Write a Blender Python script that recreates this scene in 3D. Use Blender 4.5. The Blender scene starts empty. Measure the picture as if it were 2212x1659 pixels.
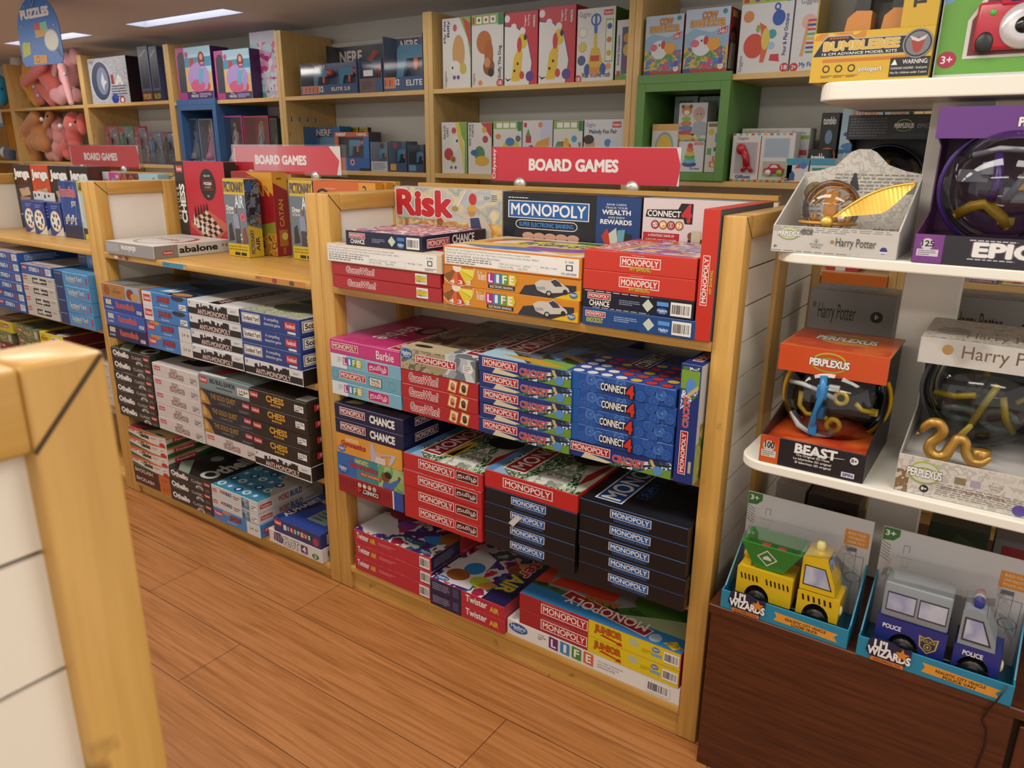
import bpy, bmesh, math, random
from mathutils import Vector, Matrix
random.seed(7)
SC = bpy.context.scene
COL = SC.collection
pi = math.pi

# ------------------------------------------------------------------ camera
CP = Vector((1.65307, -1.44864, 1.33715))
CR = Vector((0.823974, 0.566553, 0.0091862))
CU = Vector((-0.1736601, 0.2370666, 0.955846))
CF = Vector((-0.53936, 0.7891875, -0.2937244))
FPX = 1615.726
cam_data = bpy.data.cameras.new('camera')
cam = bpy.data.objects.new('camera', cam_data)
COL.objects.link(cam)
cam.matrix_world = Matrix(((CR[0], CU[0], -CF[0], CP[0]), (CR[1], CU[1], -CF[1], CP[1]),
                           (CR[2], CU[2], -CF[2], CP[2]), (0, 0, 0, 1)))
cam_data.sensor_width = 36
cam_data.lens = 36 * FPX / 2212
cam_data.clip_start = 0.02
cam_data.dof.use_dof = True
cam_data.dof.focus_distance = 1.9
cam_data.dof.aperture_fstop = 9
SC.camera = cam

# ------------------------------------------------------------------ view, world, lamps
vs = SC.view_settings
vs.view_transform = 'Standard'; vs.look = 'None'; vs.gamma = 1.0; vs.use_curve_mapping = False
vs.exposure = -0.12
SC.cycles.max_bounces = 8
SC.cycles.transparent_max_bounces = 24
wd = bpy.data.worlds.new('shop_ambient'); SC.world = wd
wd.use_nodes = True
wd.node_tree.nodes['Background'].inputs[0].default_value = (1.0, 0.965, 0.93, 1)
wd.node_tree.nodes['Background'].inputs[1].default_value = 1.02
CEIL = 2.03
def area(x, y, z, sx, sy, watts, col=(1, 0.95, 0.87)):
    l = bpy.data.lights.new('ceiling_lamp', 'AREA'); l.shape = 'RECTANGLE'
    l.size = sx; l.size_y = sy; l.energy = watts; l.color = col
    o = bpy.data.objects.new('ceiling_lamp', l); COL.objects.link(o); o.location = (x, y, z)
    return o
LAMPS = [(-2.4, 1.1, .93, .1, 4.2), (-3.92, 1.1, .95, .1, 5), (-.6, 1.1, .93, .1, 1.8), (1.0, 1.1, .93, .1, 1.6),
         (-2.6, -.55, 1.2, .3, 17), (-.9, -.55, 1.2, .3, 17), (.75, -.55, 1.2, .3, 17), (2.3, -.65, 1.2, .3, 14),
         (.9, -2.0, 1.2, .3, 16), (2.6, -1.9, 1.2, .3, 13), (-4.2, -.5, 1.2, .3, 20)]
for (x, y, sx, sy, w) in LAMPS:
    area(x, y, CEIL - .004, sx, sy, w)

# ------------------------------------------------------------------ helpers
def PX(x, y, Y):
    "picture point -> (X, Z) on the upright plane at depth Y"
    d = CF + CR * ((x - 1106) / FPX) - CU * ((y - 829.5) / FPX)
    p = CP + d * ((Y - CP.y) / d.y)
    return p.x, p.z
def lin(h):
    h = h.lstrip('#')
    if len(h) == 3: h = ''.join(c + c for c in h)
    f = lambda v: v / 12.92 if v <= .04045 else ((v + .055) / 1.055) ** 2.4
    return tuple(f(int(h[i:i + 2], 16) / 255) for i in (0, 2, 4)) + (1,)
MATS = {}
PAPER_TONE = .76          # printed card and plastic reflect about three quarters of their nominal colour
def ink(c, k): r, g, b, a = lin(c); return (r * k, g * k, b * k, 1)
def newmat(name):
    m = bpy.data.materials.new(name); m.use_nodes = True
    return m, m.node_tree, m.node_tree.nodes['Principled BSDF']
def M(c, rough=.38, metal=0.0, coat=0.0, vary=.06):
    "paint / print / plastic of one colour with a little procedural unevenness"
    k = (c, rough, metal, coat)
    if k in MATS: return MATS[k]
    m, nt, b = newmat('print_' + c.lstrip('#'))
    n = nt.nodes.new('ShaderNodeTexNoise'); n.inputs['Scale'].default_value = 90
    tc = nt.nodes.new('ShaderNodeTexCoord'); nt.links.new(tc.outputs['Object'], n.inputs['Vector'])
    mr = nt.nodes.new('ShaderNodeMapRange'); nt.links.new(n.outputs['Fac'], mr.inputs[0])
    mr.inputs[3].default_value = rough - vary; mr.inputs[4].default_value = rough + vary
    nt.links.new(mr.outputs[0], b.inputs['Roughness'])
    b.inputs['Base Color'].default_value = ink(c, PAPER_TONE if metal == 0 else 1); b.inputs['Metallic'].default_value = metal
    b.inputs['Coat Weight'].default_value = coat; b.inputs['Coat Roughness'].default_value = .12
    MATS[k] = m
    return m
def ART(pal, scale=30, kind='noise', rough=.34, stretch=(1, 1, 1)):
    "a printed picture: patches of the palette colours"
    k = (tuple(pal), scale, kind, stretch)
    if k in MATS: return MATS[k]
    m, nt, b = newmat('picture_print')
    tc = nt.nodes.new('ShaderNodeTexCoord'); mp = nt.nodes.new('ShaderNodeMapping')
    mp.inputs['Scale'].default_value = stretch
    nt.links.new(tc.outputs['Object'], mp.inputs[0])
    if kind == 'vor':
        n = nt.nodes.new('ShaderNodeTexVoronoi'); n.inputs['Scale'].default_value = scale
        sp = nt.nodes.new('ShaderNodeSeparateColor'); nt.links.new(n.outputs['Color'], sp.inputs[0]); out = sp.outputs[0]
    else:
        n = nt.nodes.new('ShaderNodeTexNoise'); n.inputs['Scale'].default_value = scale
        n.inputs['Detail'].default_value = 3; out = n.outputs['Fac']
    nt.links.new(mp.outputs[0], n.inputs['Vector'])
    r = nt.nodes.new('ShaderNodeValToRGB'); nt.links.new(out, r.inputs[0])
    r.color_ramp.interpolation = 'CONSTANT' if kind != 'soft' else 'LINEAR'
    e = r.color_ramp.elements; N = len(pal)
    lo, hi = (.0, 1.) if kind == 'vor' else (.32, .72)
    e[0].position = 0; e[0].color = ink(pal[0], PAPER_TONE); e[1].position = lo + (hi - lo) / N; e[1].color = ink(pal[1], PAPER_TONE)
    for i in range(2, N):
        q = e.new(lo + (hi - lo) * i / N); q.color = ink(pal[i], PAPER_TONE)
    nt.links.new(r.outputs[0], b.inputs['Base Color']); b.inputs['Roughness'].default_value = rough
    MATS[k] = m
    return m
def WOOD(name, c1, c2, axis, scale=1.0, rough=.42, scuff='#5a3c14', coat=.15):
    k = (name, axis)
    if k in MATS: return MATS[k]
    m, nt, b = newmat(name + '_' + axis)
    tc = nt.nodes.new('ShaderNodeTexCoord'); mp = nt.nodes.new('ShaderNodeMapping')
    s = {'x': (1.6, 26, 26), 'y': (26, 1.6, 26), 'z': (26, 26, 1.6)}[axis]
    mp.inputs['Scale'].default_value = [v * scale for v in s]
    nt.links.new(tc.outputs['Object'], mp.inputs[0])
    n = nt.nodes.new('ShaderNodeTexNoise'); n.inputs['Scale'].default_value = 3; n.inputs['Detail'].default_value = 6
    nt.links.new(mp.outputs[0], n.inputs['Vector'])
    r = nt.nodes.new('ShaderNodeValToRGB'); nt.links.new(n.outputs['Fac'], r.inputs[0])
    r.color_ramp.elements[0].position = .3; r.color_ramp.elements[0].color = lin(c2)
    r.color_ramp.elements[1].position = .7; r.color_ramp.elements[1].color = lin(c1)
    # scuffs and dents of their own
    n2 = nt.nodes.new('ShaderNodeTexNoise'); n2.inputs['Scale'].default_value = 14; n2.inputs['Detail'].default_value = 5
    nt.links.new(tc.outputs['Object'], n2.inputs['Vector'])
    r2 = nt.nodes.new('ShaderNodeValToRGB'); nt.links.new(n2.outputs['Fac'], r2.inputs[0])
    r2.color_ramp.elements[0].position = .67; r2.color_ramp.elements[1].position = .76
    r2.color_ramp.elements[1].color = (.75, .75, .75, 1)
    mx = nt.nodes.new('ShaderNodeMix'); mx.data_type = 'RGBA'
    nt.links.new(r2.outputs[0], mx.inputs['Factor']); nt.links.new(r.outputs[0], mx.inputs['A'])
    mx.inputs['B'].default_value = lin(scuff)
    nt.links.new(mx.outputs['Result'], b.inputs['Base Color'])
    b.inputs['Roughness'].default_value = rough; b.inputs['Coat Weight'].default_value = coat
    b.inputs['Coat Roughness'].default_value = .15
    bp = nt.nodes.new('ShaderNodeBump'); bp.inputs['Strength'].default_value = .05; bp.inputs['Distance'].default_value = .002
    nt.links.new(n.outputs['Fac'], bp.inputs['Height']); nt.links.new(bp.outputs[0], b.inputs['Normal'])
    MATS[k] = m
    return m
def OAK(a): return WOOD('honey_oak', '#c69b50', '#b3863d', a)
def PALE(a): return WOOD('pale_oak', '#cdaa6c', '#bd9858', a, scuff='#9a7a44')
def BROWN(a): return WOOD('red_brown_laminate', '#55280f', '#371607', a, 1.6, rough=.4, scuff='#4a220c')
def CLEAR(tint='#ffffff', refl=.5, alpha=.0):
    "thin clear plastic: see-through with a glossy skin"
    k = ('clear', tint, refl, alpha)
    if k in MATS: return MATS[k]
    m = bpy.data.materials.new('clear_plastic'); m.use_nodes = True; nt = m.node_tree; nt.nodes.clear()
    o = nt.nodes.new('ShaderNodeOutputMaterial'); t = nt.nodes.new('ShaderNodeBsdfTransparent'); t.inputs[0].default_value = lin(tint)
    g = nt.nodes.new('ShaderNodeBsdfGlossy'); g.inputs['Roughness'].default_value = .06
    f = nt.nodes.new('ShaderNodeLayerWeight'); f.inputs[0].default_value = .22
    mu = nt.nodes.new('ShaderNodeMath'); mu.operation = 'MULTIPLY_ADD'; mu.inputs[1].default_value = refl; mu.inputs[2].default_value = alpha
    mx = nt.nodes.new('ShaderNodeMixShader')
    nt.links.new(f.outputs['Fresnel'], mu.inputs[0]); nt.links.new(mu.outputs[0], mx.inputs[0])
    nt.links.new(t.outputs[0], mx.inputs[1]); nt.links.new(g.outputs[0], mx.inputs[2]); nt.links.new(mx.outputs[0], o.inputs[0])
    MATS[k] = m
    return m
def EMIT(c, s):
    m = bpy.data.materials.new('lamp_diffuser'); m.use_nodes = True; b = m.node_tree.nodes['Principled BSDF']
    b.inputs['Base Color'].default_value = lin(c); b.inputs['Emission Color'].default_value = lin(c); b.inputs['Emission Strength'].default_value = s
    return m
def mat(c): return M(c) if isinstance(c, str) else c

# ---- mesh builder
class MB:
    def __init__(s): s.v = []; s.f = []; s.m = []; s.sm = []; s.mats = []
    def mi(s, c):
        m = mat(c)
        if m not in s.mats: s.mats.append(m)
        return s.mats.index(m)
    def add(s, vs, fs, c, smooth=False):
        o = len(s.v); i = s.mi(c); s.v += [tuple(v) for v in vs]
        for f in fs: s.f.append(tuple(o + k for k in f)); s.m.append(i); s.sm.append(smooth)
        return s
    def box(s, x0, y0, z0, x1, y1, z1, c, faces=None):
        vs = [(x0, y0, z0), (x1, y0, z0), (x1, y1, z0), (x0, y1, z0), (x0, y0, z1), (x1, y0, z1), (x1, y1, z1), (x0, y1, z1)]
        F = {'B': (0, 3, 2, 1), 'T': (4, 5, 6, 7), 'F': (0, 1, 5, 4), 'R': (1, 2, 6, 5), 'K': (2, 3, 7, 6), 'L': (3, 0, 4, 7)}
        for k, f in F.items(): s.add([vs[i] for i in f], [(0, 1, 2, 3)], (faces or {}).get(k, c))
        return s
    def cbox(s, x0, y0, z0, x1, y1, z1, c, b=.001, seg=1, faces=None):
        "bevelled box"
        bm = bmesh.new(); bmesh.ops.create_cube(bm, size=1)
        for v in bm.verts: v.co = Vector(((x0 + x1) / 2 + v.co.x * (x1 - x0), (y0 + y1) / 2 + v.co.y * (y1 - y0), (z0 + z1) / 2 + v.co.z * (z1 - z0)))
        bmesh.ops.bevel(bm, geom=list(bm.edges), offset=b, segments=seg, affect='EDGES', profile=.5)
        bm.normal_update(); s.bm(bm, c, seg > 1, faces)
        return s
    def bm(s, bm, c, smooth=False, faces=None):
        bm.verts.ensure_lookup_table(); bm.verts.index_update()
        o = len(s.v); s.v += [tuple(v.co) for v in bm.verts]
        D = {'T': (0, 0, 1), 'B': (0, 0, -1), 'F': (0, -1, 0), 'K': (0, 1, 0), 'R': (1, 0, 0), 'L': (-1, 0, 0)}
        for f in bm.faces:
            cc = c
            if faces:
                n = f.normal
                for k in faces:
                    if n.dot(Vector(D[k])) > .8: cc = faces[k]
            s.f.append(tuple(o + v.index for v in f.verts)); s.m.append(s.mi(cc)); s.sm.append(smooth)
        bm.free()
    def prism(s, pts, d, c, axis='y', y0=0.0, side=None):
        "extrude a 2-D outline; axis y: pts=(x,z); axis z: pts=(x,y); axis x: pts=(y,z)"
        n = len(pts)
        mk = {'y': lambda p, t: (p[0], t, p[1]), 'z': lambda p, t: (p[0], p[1], t), 'x': lambda p, t: (t, p[0], p[1])}[axis]
        a = [mk(p, y0) for p in pts]; b = [mk(p, y0 + d) for p in pts]
        s.add(a, [tuple(range(n))], c); s.add(b, [tuple(reversed(range(n)))], c)
        s.add(a + b, [(i, i + n, (i + 1) % n + n, (i + 1) % n) for i in range(n)], side or c)
        return s
    def lathe(s, prof, c, seg=24, origin=(0, 0, 0), axis='z', smooth=True):
        vs = []; n = len(prof)
        for i in range(seg):
            a = 2 * pi * i / seg
            for r, h in prof:
                x, y = r * math.cos(a), r * math.sin(a)
                p = {'z': (x, y, h), 'y': (x, h, y), 'x': (h, x, y)}[axis]
                vs.append(tuple(origin[k] + p[k] for k in range(3)))
        fs = []
        for i in range(seg):
            j = (i + 1) % seg
            for k in range(n - 1): fs.append((i * n + k, j * n + k, j * n + k + 1, i * n + k + 1))
        return s.add(vs, fs, c, smooth)
    def ell(s, cx, cy, cz, rx, ry, rz, c, seg=20, rings=12, rot=None):
        vs = []; fs = []
        R = Matrix.Identity(3) if rot is None else rot
        for i in range(rings + 1):
            t = pi * i / rings
            for j in range(seg):
                p = 2 * pi * j / seg
                q = R @ Vector((rx * math.sin(t) * math.cos(p), ry * math.sin(t) * math.sin(p), rz * math.cos(t)))
                vs.append((cx + q.x, cy + q.y, cz + q.z))
        for i in range(rings):
            for j in range(seg):
                k = (j + 1) % seg
                fs.append((i * seg + j, (i + 1) * seg + j, (i + 1) * seg + k, i * seg + k))
        return s.add(vs, fs, c, True)
    def tube(s, pts, r, c, seg=8, closed=False, rs=None):
        vs = []; fs = []; P = [Vector(p) for p in pts]; n = len(P)
        for i, p in enumerate(P):
            a = P[(i - 1) % n] if (i or closed) else p; b = P[(i + 1) % n] if (i < n - 1 or closed) else p
            t = (b - a).normalized(); u = t.orthogonal().normalized() if i == 0 else (u - t * u.dot(t)).normalized(); w = t.cross(u)
            rr = rs[i] if rs else r
            for j in range(seg):
                g = 2 * pi * j / seg; q = p + (u * math.cos(g) + w * math.sin(g)) * rr; vs.append(tuple(q))
        for i in range(n if closed else n - 1):
            k = (i + 1) % n
            for j in range(seg): fs.append((i * seg + j, i * seg + (j + 1) % seg, k * seg + (j + 1) % seg, k * seg + j))
        if not closed: fs += [tuple(reversed(range(seg))), tuple(range((n - 1) * seg, n * seg))]
        return s.add(vs, fs, c, True)
    def build(s, name, parent=None, loc=(0, 0, 0), rz=0.0):
        me = bpy.data.meshes.new(name); me.from_pydata(s.v, [], s.f)
        for m in s.mats: me.materials.append(m)
        me.polygons.foreach_set('material_index', s.m); me.polygons.foreach_set('use_smooth', s.sm); me.update()
        o = bpy.data.objects.new(name, me); COL.objects.link(o); o.location = loc; o.rotation_euler = (0, 0, rz)
        if parent: o.parent = parent
        return o
def tag(o, label, cat, group=None):
    o['label'] = label; o['category'] = cat
    if group: o['group'] = group
    return o
def root(name, label, cat, loc=(0, 0, 0), rz=0.0, group=None):
    o = bpy.data.objects.new(name, None); o.empty_display_size = .05; COL.objects.link(o); o.location = loc; o.rotation_euler = (0, 0, rz)
    return tag(o, label, cat, group)
def struct(o): o['kind'] = 'structure'; return o
def dup(r, loc, rz=0.0, label=None, group=None):
    c = r.copy(); COL.objects.link(c); c.location = loc; c.rotation_euler = (0, 0, rz)
    if label: c['label'] = label
    if group: c['group'] = group
    for ch in list(r.children):
        k = ch.copy(); COL.objects.link(k); k.parent = c
        for g in list(ch.children):
            q = g.copy(); COL.objects.link(q); q.parent = k
    return c

# ---- lettering and flat print
GL = {}
def glyphs(txt, off=0.0):
    k = (txt, off)
    if k in GL: return GL[k]
    if off > .008:          # heavy weights: the letter laid down several times round a small circle, each a hair higher
        vs, fs, bb = glyphs(txt, 0.0); V = []; F = []; n = 6 if off < .04 else 9
        for i in range(n):
            o = len(V); V += [(v[0] + off * math.cos(i * 2 * pi / n), v[1] + off * math.sin(i * 2 * pi / n), i) for v in vs]; F += [tuple(o + q for q in f) for f in fs]
        GL[k] = (V, F, bb); return GL[k]
    cu = bpy.data.curves.new('lettering', 'FONT'); cu.body = txt; cu.size = 1; cu.offset = 0.0; cu.resolution_u = 3
    o = bpy.data.objects.new('lettering', cu)
    me = o.to_mesh(); vs = [(v.co.x, v.co.y) for v in me.vertices]; fs = [tuple(p.vertices) for p in me.polygons]
    o.to_mesh_clear(); bpy.data.objects.remove(o); bpy.data.curves.remove(cu)
    if True:
        if not vs: vs = [(0, 0), (1, 1)]
        x0 = min(v[0] for v in vs); x1 = max(v[0] for v in vs); y0 = min(v[1] for v in vs); y1 = max(v[1] for v in vs)
        GL[k] = (vs, fs, (x0, y0, x1 - x0 or 1, y1 - y0 or 1))
    return GL[k]
class Face:
    "a rectangle in space that takes print"
    def __init__(s, O, U, V, mb=None):
        s.O = Vector(O); s.U = Vector(U); s.V = Vector(V); s.N = s.U.cross(s.V).normalized(); s.mb = mb or MB(); s.k = 0
        s.asp = s.U.length / s.V.length
    def at(s, u, v): return s.O + s.U * u + s.V * v + s.N * (.00012 + .00002 * s.k)
    def poly(s, pts, c):
        for ax, lim, sg in ((0, .004, 1), (0, .996, -1), (1, .004, 1), (1, .996, -1)):      # keep the print on its face
            out = []
            for i, p in enumerate(pts):
                q = pts[i - 1]; a, b = (q[ax] - lim) * sg, (p[ax] - lim) * sg
                if (a < 0) != (b < 0):
                    t = a / (a - b); out.append((q[0] + (p[0] - q[0]) * t, q[1] + (p[1] - q[1]) * t))
                if b >= 0: out.append(p)
            pts = out
            if len(pts) < 3: return
        s.mb.add([s.at(*p) for p in pts], [tuple(range(len(pts)))], c)
    def draw(s, els, parent=None):
        for e in els:
            s.k += 1; t = e[0]
            if t == 'r': x0, y0, x1, y1, c = e[1:]; s.poly([(x0, y0), (x1, y0), (x1, y1), (x0, y1)], c)
            elif t == 'e':
                x, y, rx, ry, c = e[1:]; s.poly([(x + rx * math.cos(a * pi / 12), y + ry * math.sin(a * pi / 12)) for a in range(24)], c)
            elif t == 'c':
                x, y, r, c = e[1:]; s.poly([(x + r / s.asp * math.cos(a * pi / 12), y + r * math.sin(a * pi / 12)) for a in range(24)], c)
            elif t == 'p': s.poly(e[1], e[2])
            elif t == 't':
                txt, x0, y0, x1, y1, c = e[1:7]; rot = e[7] if len(e) > 7 else 0; off = e[8] if len(e) > 8 else .018
                vs, fs, (bx, by, bw, bh) = glyphs(txt, off); out = []
                for v in vs:
                    x, y = v[0], v[1]; a, b = (x - bx) / bw, (y - by) / bh
                    if rot == 90: a, b = 1 - b, a
                    elif rot == 270: a, b = b, 1 - a
                    elif rot == 180: a, b = 1 - a, 1 - b
                    out.append(s.N * (.000012 * v[2] if len(v) > 2 else 0) + s.at(min(max(x0 + a * (x1 - x0), .003), .997), min(max(y0 + b * (y1 - y0), .003), .997)))
                if fs: s.mb.add(out, fs, c); s.k += 6 if len(vs[0]) > 2 else 0
            elif t == 'b':      # bar code on white
                x0, y0, x1, y1 = e[1:5]; s.poly([(x0, y0), (x1, y0), (x1, y1), (x0, y1)], '#efece6'); s.k += 1
                rg = random.Random(5); n = 17; w = (x1 - x0) * .86 / n; h = y1 - y0
                for i in range(n):
                    a = x0 + (x1 - x0) * .07 + i * w; ww = w * rg.choice((.3, .5, .75)); s.poly([(a, y0 + h * .16), (a + ww, y0 + h * .16), (a + ww, y1 - h * .18), (a, y1 - h * .18)], '#1d1b1b')
            elif t == 'l':      # lines of small print
                x0, y0, x1, y1, n, c = e[1:7]; rg = random.Random(n)
                for i in range(n):
                    yy = y1 - (y1 - y0) * (i + .5) / n; hh = (y1 - y0) / n * .22; x = x0; xe = x0 + (x1 - x0) * (rg.uniform(.6, 1) if i == n - 1 else rg.uniform(.9, 1))
                    while x < xe:
                        w = (x1 - x0) * rg.uniform(.03, .1); s.poly([(x, yy - hh), (min(x + w, xe), yy - hh), (min(x + w, xe), yy + hh), (x, yy + hh)], c); x += w + (x1 - x0) * .02
            elif t == 'P':      # a part of its own: ('P', name, elements)
                f = Face(s.O, s.U, s.V); f.k = s.k; f.draw(e[2], parent); s.k = f.k
                o = f.mb.build(e[1], parent)
                if len(e) > 3: o['label'] = e[3]
def faces_of(w, d, h, ox=0, oy=0, oz=0):
    return {'F': ((ox, oy, oz), (w, 0, 0), (0, 0, h)), 'R': ((ox + w, oy, oz), (0, d, 0), (0, 0, h)), 'T': ((ox, oy, oz + h), (w, 0, 0), (0, d, 0)),
            'L': ((ox, oy + d, oz), (0, -d, 0), (0, 0, h)), 'K': ((ox + w, oy + d, oz), (-w, 0, 0), (0, 0, h))}
def carton(name, w, d, h, c, art, cols=None, bev=.0012):
    "a printed box standing at its front-left-bottom corner; art = {face: elements}"
    mb = MB(); mb.cbox(0, 0, 0, w, d, h, c, bev, 1, cols)
    fr = faces_of(w, d, h); o = bpy.data.objects.new(name, None)
    parts = []
    for k, els in art.items():
        f = Face(*fr[k], mb=mb); f.draw([e for e in els if e[0] != 'P'])
        parts.append((k, f.k, [e for e in els if e[0] == 'P']))
    bpy.data.objects.remove(o)
    o = mb.build(name)
    for k, kk, els in parts:
        f = Face(*fr[k]); f.k = kk; f.draw(els, o)
    o['dim'] = (w, d, h)
    return o

# ------------------------------------------------------------------ kinds of printed box
W_ = '#f1eee8'
def mono(x0, y0, x1, y1, bg='#b4232c', rot=0, fr=W_, name='title_logo'):
    w, h = x1 - x0, y1 - y0; a, b = (.016, .08) if rot in (0, 180) else (.08, .016)
    return ('P', name, [('r', x0, y0, x1, y1, fr), ('r', x0 + w * a, y0 + h * b, x1 - w * a, y1 - h * b, bg),
            ('t', 'MONOPOLY', x0 + w * (.05 if a < b else .2), y0 + h * (.2 if a < b else .05), x1 - w * (.05 if a < b else .2), y1 - h * (.2 if a < b else .05), fr, rot, .02)])
def fk(x0, y0, x1, y1):
    return ('P', 'maker_logo', [('r', x0, y0, x1, y1, '#c9343c'), ('t', 'Funskool', x0 + (x1 - x0) * .1, y0 + (y1 - y0) * .25, x1 - (x1 - x0) * .1, y0 + (y1 - y0) * .78, W_, 0, .02)])
def hg(x, y, rx, ry):
    return ('P', 'maker_logo', [('e', x, y, rx, ry, '#1f5fa8'), ('t', 'Hasbro', x - rx * .78, y - ry * .2, x + rx * .78, y + ry * .62, W_, 0, .02), ('t', 'Gaming', x - rx * .5, y - ry * .65, x + rx * .5, y - ry * .25, W_, 0, .01)])
def ot(txt, x0, y0, x1, y1, c, o, rot=0, a=.075, b=.022): return [('t', txt, x0, y0, x1, y1, o, rot, a), ('t', txt, x0, y0, x1, y1, c, rot, b)]
def P(name, *els):
    out = []
    for e in els: out += e if isinstance(e, list) else [e]
    return ('P', name, out)
def bar(x0, y0, x1, y1): return ('P', 'barcode_label', [('b', x0, y0, x1, y1)])
def age(x0, y0, x1, y1, t='6+', c='#2b2b2b', bg=W_):
    w = x1 - x0
    return ('P', 'age_label', [('r', x0, y0, x1, y1, bg), ('t', '2-4', x0 + w * .1, y0 + (y1 - y0) * .45, x0 + w * .45, y1 - (y1 - y0) * .15, c), ('t', t, x0 + w * .55, y0 + (y1 - y0) * .35, x1 - w * .1, y1 - (y1 - y0) * .15, c), ('r', x0 + w * .1, y0 + (y1 - y0) * .15, x0 + w * .5, y0 + (y1 - y0) * .3, c)])
def gw(x0, y0, x1, y1): return P('title_logo', ('t', 'GuessWho?', x0, y0, x1, y1, '#5a1020', 0, .11), ('t', 'GuessWho?', x0, y0, x1, y1, W_, 0, .08), ('t', 'GuessWho?', x0, y0, x1, y1, '#bf2f38', 0, .02))
def life(x0, y0, x1, y1, cols=('#b5267e', '#2f86c4', '#6b9a3a', '#d8c522')):
    n = 4; w = (x1 - x0) / n; e = []
    for i, ch in enumerate('LIFE'):
        a = x0 + i * w; e += [('r', a, y0, a + w * .96, y1, cols[i]), ('t', ch, a + w * (.36 if ch == 'I' else .22), y0 + (y1 - y0) * .14, a + w * (.62 if ch == 'I' else .76), y1 - (y1 - y0) * .14, W_, 0, .03)]
    e.append(('p', [(x1 - w * .05, y0), (x1 + w * .2, (y0 + y1) / 2), (x1 - w * .05, y1)], cols[3]))
    return P('title_logo', *e)
def city(x0, y0, x1, y1, c):
    rg = random.Random(3); e = []; x = x0
    while x < x1:
        w = (x1 - x0) * rg.uniform(.03, .08); e.append(('r', x, y0, min(x + w, x1), y0 + (y1 - y0) * rg.uniform(.25, 1), c)); x += w
    return e
GREENS = ART(['#123c22', '#2f6b3c', '#d6dccb', '#1c5530', '#7da07c', '#0f2c1a', '#dfe3d4'], 60, 'noise', stretch=(1, .5, 1))
PEOPLE = ART(['#20304e', '#8a5a3c', '#3d5d7d', '#c79a70', '#1f2630', '#6f86a0'], 38, 'noise')
STADIUM = ART(['#27406b', '#4f7d2f', '#2b4f8c', '#dfe4e8', '#203864', '#7ba33c'], 55, 'noise')
STREET = ART(['#d9d8d2', '#b3b1aa', '#8f8b84', '#e8e6e0', '#77706a', '#c6c2b8'], 42, 'vor')
CAT = {}
def kind(name, desc, obname, w, d, h, c, art, cols=None):
    CAT[name] = dict(desc=desc, ob=obname, w=w, d=d, h=h, c=c, art=art, cols=cols, o=None)
# --- middle unit, top shelf
kind('gws', 'red game box with yellow sticker', 'game_box', .392, .27, .036, '#b3242b', {'F': [gw(.15, .28, .42, .74), P('price_sticker', ('b', .79, .14, .89, .86), ('r', .79, .38, .885, .66, '#e8cf1c'), ('l', .795, .42, .88, .62, 2, '#8a7a10'))]})
kind('info', 'long box with white information panel', 'game_box', .41, .27, .049, '#d9c4a4', {'F': [P('information_label', ('r', .01, .06, .965, .94, W_), ('t', 'Manufactured By: Yuno Packaging Pvt Ltd, # 96-98, Bommasandra Industrial Area Phase 4, Bangalore 560099.', .02, .76, .62, .88, '#555', 0, 0.0), ('t', 'Marketed By: Hasbro India Toys Pvt. Ltd., Unit 1302, Tower 3, One International Centre, Mumbai - 400013.', .02, .62, .66, .74, '#555', 0, 0.0), ('t', 'Product Code: A67691001  Article Name: Board Game', .02, .48, .4, .6, '#444', 0, 0.0), ('l', .02, .12, .36, .46, 3, '#6a6866'), ('r', .39, .12, .71, .4, '#b9b5ae'), ('r', .392, .13, .708, .39, W_), ('t', 'MRP (incl. of all taxes):   1699.00', .4, .27, .63, .37, '#444', 0, 0.005), ('t', 'Month of Mfg:      May 2023', .4, .14, .61, .25, '#444', 0, 0.005), ('t', 'Net Qty:  1 Unit', .73, .32, .85, .42, '#444', 0, 0.0), ('r', .89, .35, .93, .62, '#444'), ('r', .897, .4, .923, .57, W_), ('t', 'IS : 9873', .885, .7, .935, .8, '#444', 0, 0.0), ('l', .87, .1, .96, .25, 2, '#555'))],
     'T': [('r', .03, .05, .97, .95, ART(['#c23a44', '#e8e4de', '#b52b36', '#7b88b0'], 12))]})
kind('chance_side', 'navy game box with barcode', 'game_box', .272, .27, .039, '#161a38', {'F': [P('title_logo', ('r', .05, .5, .27, .86, W_), ('r', .055, .53, .265, .83, '#b4232c'), ('t', 'MONOPOLY', .065, .6, .255, .78, W_, 0, .02), ('t', 'CHANCE', .07, .14, .26, .44, W_, 0, .03)), ('l', .36, .3, .54, .6, 3, '#9aa0b8'), ('p', [(.57, .5), (.62, .85), (.67, .5), (.62, .15)], '#c9d5c4'), ('r', .69, .58, .78, .8, '#3f7fc0'), hg(.735, .3, .045, .2), bar(.81, .12, .97, .86)],
     'T': [('r', .01, .01, .99, .99, ART(['#d8ccd8', '#2d2f6a', '#b23a52', '#e8dfe4', '#c44a62', '#8c7ab0', '#f0e8ec'], 16)), mono(.15, .3, .85, .62, '#b83a48')], 'R': [mono(.07, .2, .4, .78), ('t', 'CHANCE', .45, .3, .8, .85, W_, 0, .03)]})
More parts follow.
